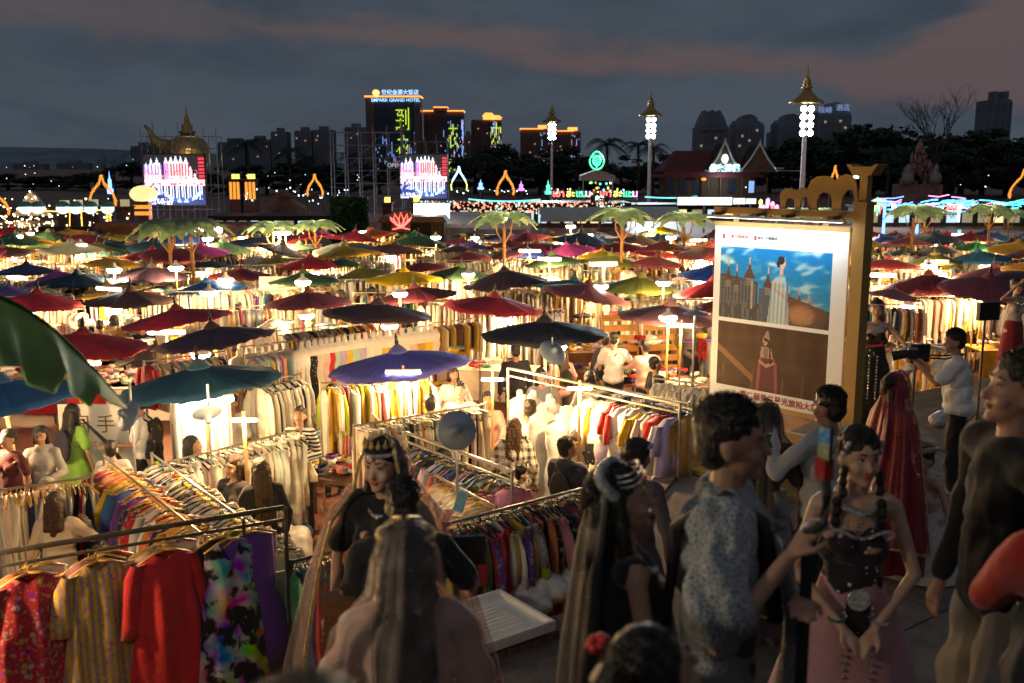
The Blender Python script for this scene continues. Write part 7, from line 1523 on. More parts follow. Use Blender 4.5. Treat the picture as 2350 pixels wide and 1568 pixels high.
for i, (u, v, h, yaw, c, lab) in enumerate(((645, 905, 1.6, LF, (.5, .42, .3), 'woman in tan top between the navy shirt man and the busts'), (985, 905, 1.7, .3, (.1, .12, .16), 'man in slate shirt left of the man holding a white shirt'), (1120, 900, 1.62, FC, (.7, .3, .25), 'woman in coral top behind the central trouser rack'), (1245, 845, 1.7, FC + .4, (.3, .3, .32), 'man in grey hoodie behind the tall double rail'), (1352, 850, 1.6, .2, (.62, .58, .5), 'woman in ivory knit by the eyewear stall'), (430, 790, 1.6, FC, (.55, .1, .12), 'seller in red behind the big dark purple umbrella'), (560, 745, 1.66, .2, (.05, .06, .1), 'man in navy top by the pastel dress rail'), (870, 905, 1.6, FC - .4, (.75, .6, .5), 'seller in blush cardigan behind the folded clothes table'), (445, 1000, 1.62, RT, (.2, .2, .22), 'woman in grey top beside the white trousers rail'), (760, 880, 1.64, .4, (.6, .62, .6), 'shopper in pale tee left under the violet umbrella'), (1010, 1030, 1.6, LF + .4, (.18, .1, .08), 'woman in brown jacket at the slanting shirt rack'), (255, 1010, 1.5, .2, (.66, .6, .55), 'girl in ivory dress in front of the brush character sign'))):
    person(at(u, v, h), yaw, lab, h, i % 2 == 0 or i == 11, (c, ('long', 'short')[i % 2], 1.1), ('trousers', (BLK, NVY, GRY)[i % 3]), (('long', 'short', 'bob', 'short')[i % 4], 'k'), 'ml'[i % 2], ('hold', 'down', 'reach', 'phone')[i % 4], 'hold', head=(0, -.2), vs=.02, group=GB)
# far crowd: a few figures repeated
FAR = []; FT = ['shopper in %s' % c for c in ('white', 'black', 'dark red', 'tan', 'blue', 'ivory', 'grey', 'pink')]
for i in range(8):
    c = ((.7, .66, .6), (.03, .03, .04), (.4, .1, .1), (.5, .42, .3), (.06, .1, .2), (.72, .7, .66), (.2, .22, .2), (.6, .35, .3))[i]
    e, up, hd = person(V3((0, 0, 0)), 0, 'shopper in %s top among the far umbrellas' % ('white', 'black', 'dark red', 'tan', 'blue', 'ivory', 'grey', 'pink')[i], 1.66, i % 2 == 0, (c, 'long' if i % 3 else 'short', 1.15), ('trousers', (BLK, NVY, GRY)[i % 3]), (('long', 'short', 'bob', 'short')[i % 4], 'k'), 'm', ('down', 'hold', 'phone', 'reach')[i % 4], 'hold', vs=.034, face=False, group='far crowd'); FAR.append(e)
k = 0
for (x, y, z, s), ud in zip(UMB, UD):
    if y < 17: continue
    for _ in range(1 if y < 28 else 2):
        if R.random() < .25: continue
        src = FAR[k % 8]; o = src if k < 8 else copytree(src); k += 1
        o.location = (x + R.uniform(-1.4, 1.4), y + R.uniform(-1.7, 1.2), 0); o.rotation_euler = (0, 0, R.choice((0, .5, -.6, pi, pi + .5, 1.5, -1.5)) + R.uniform(-.3, .3)); o['label'] = words(FT[(k - 1) % 8] + ' by the ' + ud); sc = R.uniform(.93, 1.05); o.scale = (sc,) * 3
# ------------------------------------------------------------------ the terrace crowd in the foreground
def veil_mat(name, col, tr, spark=(.9, .8, .7)):
    m, t, b = newmat(name); tcn = nd(t, 'ShaderNodeTexCoord'); vo = nd(t, 'ShaderNodeTexVoronoi'); vo.inputs['Scale'].default_value = 26; t.links.new(tcn.outputs['Object'], vo.inputs[0]); n = mnoise(t, 5)
    d = mmath(t, 'MULTIPLY', mramp(t, vo.outputs['Distance'], .11, .06), mramp(t, mnoise(t, 6), .45, .6)); t.links.new(mmix(t, d, mmix(t, n, tuple(c * .7 for c in col), col), spark), b.inputs['Base Color']); b.inputs['Roughness'].default_value = .45; b.inputs['Sheen Weight'].default_value = .3
    mx = nd(t, 'ShaderNodeMixShader'); tb = nd(t, 'ShaderNodeBsdfTransparent'); tb.inputs[0].default_value = (*[.6 + .4 * c / max(col) for c in col], 1); fac = mmath(t, 'MULTIPLY', mmath(t, 'SUBTRACT', 1.0, d), tr)
    n2 = mnoise(t, 9); fac = mmath(t, 'MULTIPLY', fac, mmath(t, 'ADD', .6, mmath(t, 'MULTIPLY', n2, .8))); t.links.new(fac, mx.inputs[0]); t.links.new(b.outputs[0], mx.inputs[1]); t.links.new(tb.outputs[0], mx.inputs[2]); t.links.new(mx.outputs[0], t.nodes['Material Output'].inputs[0]); return m
def veil(e, prof, a0, a1, m, name='veil', seed=0, n=90, folds=9, hem=None):
    """draped sheet: prof rows (z, rx, ry, cy); angles measured from the back"""
    q = random.Random(seed); v = []; f = []; P = []
    for i in range(len(prof) - 1):
        for k in range(4): P.append([x + (y - x) * k / 4 for x, y in zip(prof[i], prof[i + 1])])
    P.append(prof[-1]); ph = q.uniform(0, 6); K = len(P)
    for j, (z, rx, ry, cy) in enumerate(P):
        t = j / (K - 1)
        for i in range(n + 1):
            a = a0 + (a1 - a0) * i / n; w = 1 + .11 * t * sin(folds * a + ph + 2 * t) + .07 * t * sin(folds * 1.9 * a + 4 * t) + .03 * t * sin(folds * 4.3 * a); v.append((rx * w * sin(a), cy - ry * w * cos(a), z + .03 * t * sin(5 * a + ph)))
    for j in range(K - 1):
        for i in range(n): a = j * (n + 1) + i; f.append((a, a + 1, a + n + 2, a + n + 1))
    o = G().add(v, f).build(name, m, e, True)
    if hem: G().tube([v[(K - 1) * (n + 1) + i] for i in range(n + 1)], .012, 5).build('trim', hem, o); G().tube([v[j * (n + 1)] for j in range(K)], .009, 5).build('trim', hem, o); G().tube([v[j * (n + 1) + n] for j in range(K)], .009, 5).build('trim', hem, o)
    return o
VP = veil_mat('veil_blush', (.62, .46, .40), .78); VR = veil_mat('veil_red', (.34, .03, .05), .4, (.6, .2, .15)); VK = veil_mat('veil_dark', (.06, .05, .045), .4)
M_goldt = mat('gold_trim', (.6, .45, .2), .35, .7, var=.4, scale=40, bump=.6); M_silver = mat('silver_beads', (.7, .7, .72), .25, .8, var=.5, scale=60, bump=.8)
GF = 'crowd on the terrace'
def F(u, v, d, yaw, label, g=None, **k):
    p = pd(u, v, d); z = floor_z(p.y) if g is None else g; return person(V3((p.x, p.y, z)), yaw, label, p.z - z, group=GF, **k)
def beads(e, pts, r, m, name='beads'):
    g = G()
    for p in pts: g.ell(p, r, n=7, m=5)
    return tag(g.build(name, m, e, True), kind='stuff')
VEILW = [(1.745, .01, .01, -.01), (1.72, .08, .09, -.01), (1.62, .118, .13, -.01), (1.5, .15, .15, -.02), (1.36, .27, .2, -.01), (1.1, .36, .25, -.01), (.7, .46, .33, -.02), (.35, .52, .4, -.03)]
VEILP = [(1.745, .01, .01, -.01), (1.72, .075, .085, -.01), (1.62, .11, .125, -.01), (1.5, .125, .14, -.02), (1.38, .23, .17, -.02), (1.1, .29, .22, -.02), (.7, .36, .30, -.03), (.35, .42, .36, -.04)]
# bride seen from behind
e, up, hd = F(930, 1205, 2.65, .05, 'bride seen from behind under a blush beaded veil', fem=True, top=((.5, .36, .3), 'short', 1.1), bottom=('skirt', (.45, .3, .26), .08, .42), hair=('long', 'k'), skin='l', vs=.009, face=False)
veil(e, VEILP, -2.5, 2.5, VP, seed=1, hem=M_goldt); beads(e, [hd((.088 * sin(a), .01 + .1 * cos(a), 1.685)) for a in np.linspace(-2.2, 2.2, 26)], .013, M_goldt, 'head_band')
# smiling woman facing us
e, up, hd = F(880, 1008, 4.6, FC - .25, 'smiling woman with jewelled crown and blush veil facing us', fem=True, top=(BLK, 'short'), bottom=('skirt', BLK, .08, .4), hair=('long', 'k'), skin='l', vs=.009, head=(-.15, 0))
veil(e, VEILW, -2.25, 2.25, VP, seed=2, hem=M_goldt)
for i in range(7): G().lathe([(.012, 0), (.014, .012), (.005, .03), (.001, .042)], hd((.075 * sin((i - 3) * .42), .02 + .085 * cos((i - 3) * .42), 1.70)), 7).build('crown_jewel', M_goldt, e, True)
beads(e, [hd((.08 * sin(a), .015 + .098 * cos(a), 1.668)) for a in np.linspace(-1.4, 1.4, 15)], .011, M_silver, 'head_band'); beads(e, [up((.075 * sin(a), .0 + .085 * cos(a), 1.425 - .05 * cos(a))) for a in np.linspace(-1.3, 1.3, 22)], .009, M_silver, 'necklace')
beads(e, [hd((0, .112, 1.655)), hd((0, .114, 1.645))], .007, M_goldt, 'forehead_drop')
# camera man in black between them, with rig
e, up, hd = F(922, 1103, 4.1, .15, 'man in black filming with a camera rig between the brides', top=(BLK, 'short', 1.2), hair=('short', 'k'), skin='m', vs=.011, face=False, armR=((.34, .12, 1.12), (.28, .4, 1.1)), armL='hold')
G().box(up((.32, .5, 1.16)), (.26, .03, .16)).build('monitor', M_black, e); G().cyl(up((.28, .42, .85)), up((.3, .46, 1.1)), .018, n=8).build('grip', M_black, e)
G().box(up((-.3, .0, .98)), (.15, .12, .38)).build('brown_satchel', mat('brown_leather', (.15, .06, .025), .5), e); G().tube([up((-.3, .0, 1.15)), up((-.16, .05, 1.46))], .014, 6).build('strap', MATS['brown_leather'], e)
# girl with long black hair and beaded band
e, up, hd = F(1440, 1068, 2.9, RT + .1, 'woman with waist long black hair, glittering hair band and black dress', fem=True, top=(BLK, 'none'), bottom=('skirt', BLK, .08, .36), hair=('verylong', 'k'), skin='m', vs=.008, head=(-.15, -.25), armL='low', armR='low')
veil(e, [(1.725, .05, .06, -.05), (1.62, .085, .08, -.05), (1.4, .13, .1, -.07), (1.1, .16, .12, -.08), (.5, .2, .15, -.09)], -1.2, 1.2, VK, 'hair_veil', 3, 24, 6)
beads(e, [hd((-.086 * cos(a), -.005 + .03 * sin(a * 2), 1.648 + .085 * sin(a))) for a in np.linspace(0, pi, 16)] + [up((-.105 - .01 * i, -.045, 1.6 - i * .06)) for i in range(16)], .021, M_silver, 'hair_band')
for k in range(3): G().tube([hd((.08 * sin(a), .012 + (.1 - .006 * k) * cos(a), 1.668 + .02 * k + .008 * cos(3 * a))) for a in np.linspace(-1.5, 1.5, 12)], .004, 4).build('head_chain', M_silver, e)
G().ell(hd((-.082, .02, 1.54)), (.018, .018, .022)).build('earring', M_silver, e, True); beads(e, [up((.085 * sin(a), .0 + .1 * cos(a), 1.42 - .07 * cos(a))) for a in np.linspace(-1.3, 1.3, 18)] + [up((.06 * sin(a), .02 + .108 * cos(a), 1.40 - .1 * cos(a))) for a in np.linspace(-1.1, 1.1, 14)], .015, M_silver, 'necklace')
# woman with spectacles and head dress behind her
e, up, hd = F(1462, 1008, 6.1, RT + .9, 'woman with jewelled head dress behind the long haired one', g=PZ, fem=True, top=((.1, .08, .09), 'long'), bottom=('skirt', (.12, .1, .1), .1, .35), hair=('bun', 'd'), skin='m', vs=.012); beads(e, [hd((.084 * sin(a), .01 + .1 * cos(a), 1.675)) for a in np.linspace(-1.6, 1.6, 17)], .014, M_silver, 'head_band')
# the central man with gimbal phone
e, up, hd = F(1680, 920, 2.9, RT - .25, 'man in grey lace shawl raising a gimbal with a phone', top=((.05, .045, .05), 'short', .92), bottom=('trousers', (.2, .2, .2), 1.3), hair=('short', 'k'), skin='m', vs=.0075, head=(.05, -.05), armL=((-.2, .16, 1.14), (.2, .2, 1.22)), armR=((.37, .0, 1.14), (.27, .17, 1.36)))
LACE = cloth_mat('grey_lace', pattern='lace', col2=(.07, .07, .075), bump=.9)
g = G(); g.ell(up((0, -.015, 1.27)), (.205, .148, .2)).capsule(up((-.17, -.01, 1.385)), up((.17, -.01, 1.385)), .09, .09, 12)
g.capsule(up((.19, 0, 1.37)), up((.34, .0, 1.2)), .088, .095, 10).capsule(up((.3, -.03, 1.25)), up((.31, -.04, 1.06)), .085, .06, 10).capsule(up((-.19, 0, 1.37)), up((-.24, .08, 1.2)), .074, .085, 10)
me = voxel(g, .009, 1, 'shawl', .009, 46, 2); me.materials.clear(); me.materials.append(LACE); obj('shawl', me, e, (.42, .42, .42))
for sx in (-1, 1):
    v = []; f = []
    for j in range(17):
        for i in range(7): t = j / 16; v.append(up((sx * (.13 - .02 * t) + (i - 3) * .036, .15 + .05 * sin(5 * t) + .022 * sin(2.1 * i + 3 * t), 1.4 - 1.2 * t)))
    for j in range(16):
        for i in range(6): a = j * 7 + i; f.append((a, a + 1, a + 8, a + 7))
    G().add(v, f).build('shawl_panel', LACE, e, True, (.34, .34, .34))
G().tube([up((.1, .15, 1.1)), up((.12, .1, 1.40)), up((.12, .0, 1.465)), up((.11, -.14, 1.36)), up((.1, -.17, 1.0))], .024, 6).build('pack_strap', mat('brown_strap', (.045, .025, .02), .6), e, True)
g = G(); g.ell(up((0, -.02, 1.44)), (.085, .08, .035)); me = voxel(g, .01, 1, 'collar', .003); me.materials.clear(); me.materials.append(LACE); obj('collar', me, e, (.4, .4, .4))
gx = up((.25, .22, 1.38)); G().cyl(gx - V3((0, 0, .5)), gx + V3((0, 0, .06)), .017, .016, 10).build('gimbal_grip', M_black, e); G().tube([gx + V3((0, 0, .05)), gx + V3((.03, .035, .09)), gx + V3((.03, .04, .17)), gx + V3((0, .03, .22))], .013, 7).build('gimbal_arm', M_black, e)
G().box(gx + V3((0, .03, .23)), (.042, .03, .055), .6).build('red_clamp', mat('red_clamp', (.4, .03, .03), .4), e); ph = G().box(gx + V3((0, .03, .295)), (.05, .008, .1), .62).build('phone', M_black, e); P = Paint(12, 22, (.03, .25, .5)); P.put(P.y > .5, (.3, .25, .1)); P.put((P.noise(5, 5, 1) > .5), (.6, .5, .2)); nv = Matrix.Rotation(.62, 3, 'Z')
P.sheet('phone_screen', (.044, .09), print_mat('phone_print', .22), ph, gx + V3((0, .03, .295)) + nv @ V3((0, -.006, 0)), (pi / 2, 0, .62)); P.sheet('phone_screen', (.044, .09), MATS['phone_print'], ph, gx + V3((0, .03, .295)) + nv @ V3((0, .006, 0)), (pi / 2, 0, .62 + pi))
# girl with braids
e, up, hd = F(1975, 983, 4.0, FC - .15, 'young woman with braids, silver necklace and pink skirt standing still', fem=True, top=((.03, .02, .03), 'tube'), tpat='dots', bottom=('skirt', (.5, .26, .28), .08, .42), hair=('braids', 'k'), skin='l', vs=.0085, head=(.25, .0), armL='low', armR='low')
beads(e, [up((.082 * sin(a), .01 + .1 * cos(a), 1.425 - .045 * cos(a))) for a in np.linspace(-2, 2, 34)], .0125, M_silver, 'necklace'); beads(e, [up((x, .15 - 1.2 * x * x, 1.30 - .015 * cos(x * 30))) for x in np.linspace(-.11, .11, 17)], .009, M_silver, 'bodice_beads')
for x in (-.05, .05, 0): beads(e, [up((x, .118, 1.35 - .02 * i)) for i in range(3)], .007, M_silver, 'pendant')
for sx in (-1, 1): beads(e, [hd((sx * .07, .055, 1.67)), hd((sx * .074, .045, 1.65)), hd((sx * .08, .03, 1.62)), hd((sx * .083, .03, 1.53))], .012, M_silver, 'hair_flower'); G().ell(up((sx * .12, .11, 1.29)), (.03, .018, .022)).build('pink_bow', CL, e, True, (.6, .36, .36))
G().box((0, .17, .74), (.1, .012, .6)).build('sash', CP['dots'], e, False, (.02, .015, .02)); G().ell((0, .185, 1.03), (.05, .015, .05)).build('belt_disc', M_silver, e, True)
for sx in (-1, 1): beads(e, [(sx * .056, .18 + .004 * i, 1.0 - .03 * i) for i in range(20)], .008, M_silver, 'bead_string'); G().tube([up((sx * .09 + .03 * cos(a), .19 + .03 * sin(a), .945)) for a in np.linspace(0, 6.28, 9)], .006, 5).build('bracelet', M_silver if sx < 0 else mat('jade_bangle', (.03, .2, .08), .3), e)
# red veil woman
e, up, hd = F(2068, 856, 7.9, RT + .1, 'woman in wine red dress and long red veil turned right', g=PZ, fem=True, top=((.14, .012, .02), 'tube'), bottom=('skirt', (.13, .012, .02), .12, .36), hair=('long', 'd'), skin='m', vs=.011, head=(0, -.3), armL='hold', armR='hold'); veil(e, VEILP, -2.0, 2.0, VR, seed=4, hem=M_goldt)
# crouching woman in sequins
e, up, hd = F(2140, 1040, 8.0, LF + .6, 'woman crouching in a pale sequin gown beside the red veil', g=PZ, fem=True, top=((.6, .52, .45), 'tube'), bottom=None, hair=('bun', 'd'), skin='l', vs=.014, armL='low', armR='hold', face=False) if False else (None, None, None)
pcr = pd(2138, 1085, 8.0); e, up, hd = person(V3((pcr.x, pcr.y, PZ - .45)), LF + .6, 'woman crouching in a pale sequin gown beside the red veil', 1.55, True, ((.55, .48, .42), 'tube'), None, ('bun', 'd'), 'l', 'low', 'hold', .25, (0, -.2), .014, False, group=GF, legs=dict(kL=(-.12, .36, .84), kR=(.12, .36, .84), aL=(-.11, .16, .6), aR=(.11, .16, .6)))
G().lathe([(.12, 1.1), (.2, 1.0), (.30, .8), (.34, .62), (.42, .52)], (0, .1, 0), 30, caps=False).build('sequin_gown', CSQ, e, True, (.5, .45, .42))
# photographer in white tee
e, up, hd = F(2212, 757, 10.0, LF - .35, 'photographer in white printed tee aiming a camera left', g=PZ, top=(W_, 'short', 1.25), bottom=('trousers', BLK, 1.25), hair=('short', 'k'), skin='m', vs=.012, head=(.25, -.05), armL=((-.26, .2, 1.22), (-.06, .38, 1.42)), armR=((.22, .24, 1.28), (.1, .38, 1.45)), shoes=M_shoew, lean=.12)
G().box(up((0, .4, 1.5)), (.15, .09, .1)).build('camera_body', M_black, e); G().cyl(up((0, .44, 1.5)), up((0, .6, 1.48)), .043, .05, 12).build('lens', M_black, e); G().tube([up((-.08, .36, 1.47)), up((-.1, .1, 1.44)), up((0, -.09, 1.46)), up((.1, .1, 1.44)), up((.08, .36, 1.47))], .009, 5).build('strap', M_black, e)
for i in range(4): G().box(up((.02, -.155 + .002 * i, 1.34 - i * .06)), (.1, .006, .03)).build('back_print', M_black, e)
# woman in black costume by the post
e, up, hd = F(2014, 688, 12.4, FC - .35, 'woman in black folk costume with silver collar posing by the post', g=PZ, fem=True, top=((.02, .018, .022), 'tube'), tpat='dots', bottom=('skirt', (.018, .018, .02), .06, .32), hair=('bun', 'k'), skin='l', vs=.012, armL='out', armR='hip')
beads(e, [hd((.083 * sin(a), .01 + .1 * cos(a), 1.668)) for a in np.linspace(-1.5, 1.5, 13)], .014, M_silver, 'head_band'); beads(e, [up((r * sin(a), .03 + (.06 + r * .6) * cos(a), 1.43 - r * .9 * cos(a))) for r in (.06, .09, .12) for a in np.linspace(-1.3, 1.3, 12)], .016, M_silver, 'collar')
for x in (-.04, .05): beads(e, [(x, .16 + .005 * i, 1.02 - .04 * i) for i in range(14)], .016, M_silver, 'bead_string')
G().tube([up((.02 - .12 * cos(a), .13, 1.16 + .01 * sin(3 * a))) for a in np.linspace(0, pi, 9)], .016, 5).build('red_trim', CL, e, True, (.5, .04, .08))
c = ARMS['out'][0]; g = G(); 
for i in range(9): a = i * .7; g.ell(up((-.40 + .06 * cos(a), .24 + .05 * sin(a), 1.12 - .035 * i)), (.08, .07, .04))
me = voxel(g, .012, 1, 'ruffle', .008, 40, 1); me.materials.clear(); me.materials.append(CL); obj('ruffle_cuff', me, e, (.72, .68, .72))
# woman shading her brow at the right edge
e, up, hd = F(2335, 640, 15.2, FC + .25, 'woman in white and red folk costume touching her forehead at right', g=PZ, fem=True, top=((.5, .42, .38), 'tube'), tpat='dots', bottom=('skirt', (.22, .02, .03), .06, .22), hair=('bun', 'k'), skin='l', vs=.014, armL=((.34, .1, 1.42), (.08, .14, 1.66)), armR='down') if False else F(2335, 640, 15.2, FC + .25, 'woman in white and red folk costume touching her forehead at right', g=PZ, fem=True, top=((.5, .42, .38), 'tube'), tpat='dots', bottom=('skirt', (.22, .02, .03), .06, .22), hair=('bun', 'k'), skin='l', vs=.014, armR=((.34, .1, 1.42), (.09, .15, 1.66)), armL='down')
beads(e, [up((r * sin(a), .03 + (.06 + r * .6) * cos(a), 1.43 - r * .9 * cos(a))) for r in (.07, .11) for a in np.linspace(-1.3, 1.3, 12)], .016, M_silver, 'collar')
# man photographing the poster, woman with dark veil
e, up, hd = F(1908, 892, 6.6, .5, 'man in pale sweater with green cuffs photographing the poster', g=PZ, top=((.52, .52, .5), 'long', 1.1), bottom=('trousers', BLK, 1.1), hair=('short', 'k'), skin='m', vs=.010, armL=((-.34, .1, 1.2), (-.22, .3, 1.5)), armR='hold', head=(.25, 0)); G().capsule(up((-.29, .19, 1.34)), up((-.27, .22, 1.38)), .05, .047, 10).build('cuff_band', CL, e, True, (.02, .08, .05))
e, up, hd = F(1762, 930, 6.8, -.3, 'woman in dark beaded veil half behind the shawl man', g=PZ, fem=True, top=((.1, .07, .06), 'short'), bottom=('skirt', (.1, .08, .07), .1, .35), hair=('long', 'k'), skin='l', vs=.012, face=False); veil(e, VEILP, -2.2, 2.2, VK, seed=6, hem=M_goldt)
# right edge: man in black, person in red jacket, child, near head
e, up, hd = F(2335, 812, 3.3, LF + .05, 'man in black jacket and cream wide trousers at the right edge', fat=.85, top=((.012, .012, .014), 'long', 1.06), bottom=('trousers', (.5, .42, .3), 1.5), hair=('short', 'd'), skin='m', vs=.009, head=(-.1, -.2), armL='down', armR='down')
e, up, hd = F(2590, 930, 2.4, .1, 'person in bright red jacket with dark sleeves in the lower right corner', top=((.42, .03, .02), 'long', 1.12), bottom=('trousers', BLK, 1.2), hair=('short', 'k'), skin='m', vs=.010, armL=((-.17, .2, 1.2), (.05, .3, 1.15)), armR='hold')
g = G(); g.ell(up((0, 0, 1.06)), (.225, .185, .27)); me = voxel(g, .012, 2, 'dark_hem', .006); me.materials.clear(); me.materials.append(CL); obj('dark_hem', me, e, (.02, .02, .025))
e, up, hd = F(1545, 1418, 1.85, RT + .4, 'dark haired girl with red hair flower at the bottom edge', fem=True, top=((.35, .35, .38), 'long'), hair=('bun', 'd'), skin='m', vs=.008, head=(.1, -.45))
for i in range(6): G().ell(hd((-.075 + .016 * cos(i * 1.05), -.045 + .016 * sin(i * 1.05), 1.705)), (.015, .015, .012)).build('flower_petal', mat('red_flower', (.6, .015, .025), .5), e, True)
F(690, 1625, .75, .2, 'person close to the lens, only a dark blurred head at the bottom', top=((.05, .05, .055), 'long'), hair=('short', 'd'), vs=.012, face=False)
# ------------------------------------------------------------------ the hanging poster with elephants
M_ochre = mat('ochre_paint', (.38, .225, .06), .55, var=.12, scale=3, bump=.1)
pr, pl = pd(1953, 530, 9.9), pd(1645, 518, 11.1); dx, dy = pr.x - pl.x, pr.y - pl.y; PW_ = sqrt(dx * dx + dy * dy); RZ = atan2(dy, dx)
zt = (pr.z + pl.z) / 2; PH = 1.92
e = empty('poster_stand', (pr.x, pr.y, PZ), RZ, 'ochre stand with roofed post, elephant cutouts and a hanging photo poster', 'poster stand')
z1 = zt - PZ; z0 = z1 - PH
# post right of the poster
G().bb(.06, .19, -.08, .08, 0, z1 + .28).build('post', M_ochre, e); G().bb(.085, .165, -.04, .05, z1 + .28, z1 + .55).build('post_neck', M_ochre, e); G().bb(.045, .205, -.095, .095, z1 + .265, z1 + .295).build('post_collar', M_ochre, e)
G().prism([(.03, z1 + .55), (.22, z1 + .55), (.25, z1 + .60), (.29, z1 + .655), (.265, z1 + .66), (.22, z1 + .635), (.03, z1 + .635), (-.015, z1 + .66), (-.04, z1 + .655), (0, z1 + .60)], -.09, .1).build('roof_cap', M_ochre, e)
zb = z1 + .13; G().bb(-PW_ - .02, .048, -.03, .03, zb, zb + .07).build('beam', M_ochre, e)
G().bb(-PW_ - .06, .02, -.19, -.12, zb - .035, zb - .01).build('lamp_strip', mat('strip_grey', (.35, .37, .4), .4, .4), e); G().bb(-PW_, -.02, -.185, -.125, zb - .04, zb - .0355).build('strip_light', emit('strip_glow', (.85, .95, 1), 6), e)
for x in (-PW_ + .1, -PW_ * .62, -PW_ * .4, -.12): G().bb(x - .03, x + .03, -.20, -.028, zb - .008, zb + .02).build('strip_clip', M_iron, e)
for x in (-PW_ * .84, -PW_ * .17): G().bb(x - .035, x + .035, -.01, .01, z1, zb).build('hanging_strap', M_ochre, e)
ar = bpy.data.lights.new('strip_lamp', 'AREA'); ar.shape = 'RECTANGLE'; ar.size = PW_; ar.size_y = .05; ar.energy = 10; ar.color = (.82, .95, 1); o = bpy.data.objects.new('strip_lamp', ar); link(o); setparent(o, e); o.location = (-PW_ / 2, -.24, zb - .06); o.rotation_euler = (radians(18), 0, 0)
def eleph(x0, w, h, nm):
    P = [(.04, 0), (.03, .35), (0, .62), (.06, .82), (.18, .93), (.34, .95), (.46, .9), (.54, .82), (.62, .93), (.72, 1), (.83, .97), (.91, .84), (.95, .66), (.97, .4), (1.02, .1), (1.05, .02), (1.0, 0), (.95, .05), (.92, .35), (.88, .58), (.78, .56), (.7, .4), (.68, .2), (.69, 0), (.5, 0), (.5, .25), (.45, .46), (.32, .5), (.24, .42), (.2, .2), (.21, 0)]
    G().prism([(x0 + a * w, zb + .072 + b * h) for a, b in P], -.012, .012).build(nm, M_ochre, e)
eleph(-PW_ * .31, PW_ * .35, .36, 'big_elephant'); eleph(-PW_ * .51, PW_ * .225, .225, 'small_elephant')
# printed sheet
P = Paint(190, 222, (.78, .80, .80)); 
def box(x0, x1, y0, y1): return (P.x > x0) & (P.x < x1) & (P.y > y0) & (P.y < y1)
A = box(.055, .895, .115, .525); B = box(.055, .895, .55, .925)
gy = np.clip((P.y - .115) / .41, 0, 1)[..., None]; sky_ = np.array((.0, .17, .48)) * (1 - gy) + np.array((.02, .30, .50)) * gy; P.a = np.where(A[..., None], sky_, P.a)
cn = P.noise(4, 9, 2) + .6 * P.noise(9, 18, 4); P.put(A * np.clip((cn + .3) / 1.6, 0, 1) ** 1.5, (.10, .42, .62), .7); P.put(A * np.clip((cn - .7) / 1.2, 0, 1), (.5, .68, .72), .8); P.put(A * np.clip((P.y - .38) * 4, 0, 1), (.30, .42, .48), .35)
gr = .40 + .10 * P.x * 0; P.put(A & (P.y > .43 + .02 * np.sin(P.x * 9)), (.06, .035, .025)); P.put(A & (P.x < .36) & (P.y > .275 + .12 * np.clip(P.x - .1, 0, 1)), (.055, .06, .075)); P.put(A & (P.x < .36) & (P.y > .29 + .12 * np.clip(P.x - .1, 0, 1)) & (P.y < .44) & (np.sin(P.x * 230) > .2), (.16, .15, .15), .7)
P.put(A & (P.x > .6) & (P.y > .37 + .22 * (P.x - .62)), (.075, .05, .04)); P.put(A & (P.x > .37) & (P.x < .47) & (P.y > .34), (.08, .10, .13))
for cx, ty, w_, c_ in ((.12, .22, .035, (.09, .045, .03)), (.19, .245, .03, (.08, .04, .03)), (.29, .2, .05, (.10, .05, .03)), (.435, .245, .042, (.10, .05, .035)), (.60, .34, .035, (.09, .05, .04)), (.675, .345, .035, (.09, .05, .04)), (.745, .38, .035, (.08, .045, .04))):
    P.poly([(cx - w_, ty + .09), (cx + w_, ty + .09), (cx + w_ * .25, ty + .035), (cx, ty - .02), (cx - w_ * .25, ty + .035)], c_); P.put(box(cx - w_ * .5, cx + w_ * .5, ty + .09, ty + .13) & A, (.22, .18, .13), .8); P.put((abs(P.x - cx) < .006) & (P.y > ty - .03) & (P.y < ty + .01), (.5, .36, .2))
P.put(A & (abs(P.x - .315) < .008) & (P.y > .3) & (P.y < .46), (.4, .36, .3)); P.put(A & (P.x < .4) & (P.y > .43) & (P.noise(26, 5, 3) > .3), (.15, .16, .16), .6)
d_ = ((P.x - .69) / .11) ** 2 + ((P.y - .465) / .06) ** 2; P.put(A * np.clip(1.1 - d_, 0, 1), (.62, .34, .17), .9); d_ = ((P.x - .70) / .2) ** 2 + ((P.y - .45) / .11) ** 2; P.put(A * np.clip(1 - d_, 0, 1), (.28, .12, .06), .5)
P.put(A & (P.x < .345) & (P.y > .30) & (P.y < .44) & (np.sin(P.y * 420) > .55), (.10, .10, .11), .6); P.a *= (1 + .10 * np.random.RandomState(1).normal(0, 1, P.a.shape[:2]) * (A | B))[..., None].clip(.7, 1.3)
# standing figure in pale dress
P.poly([(.50, .27), (.565, .265), (.585, .36), (.60, .46), (.605, .525), (.44, .525), (.455, .40), (.465, .30)], (.42, .52, .54)); P.poly([(.49, .33), (.58, .33), (.60, .525), (.47, .525)], (.50, .58, .60)); P.poly([(.565, .34), (.585, .35), (.605, .52), (.585, .525)], (.34, .38, .42)); P.poly([(.47, .3), (.49, .28), (.50, .33), (.575, .37), (.57, .385), (.485, .35)], (.55, .40, .34)); P.poly([(.525, .21), (.545, .21), (.55, .255), (.52, .26)], (.56, .40, .34)); P.ell(.545, .19, .02, .03, (.60, .43, .37)); P.ell(.53, .175, .026, .024, (.02, .015, .015)); P.ell(.51, .195, .014, .02, (.02, .015, .015)); P.ell(.555, .207, .006, .004, (.5, .05, .06))
fig = box(.44, .61, .3, .525) & (P.a[..., 0] > .3); P.a = np.where(fig[..., None], P.a * (.82 + .22 * np.sin(P.x * 210 + 6 * P.y))[..., None], P.a)
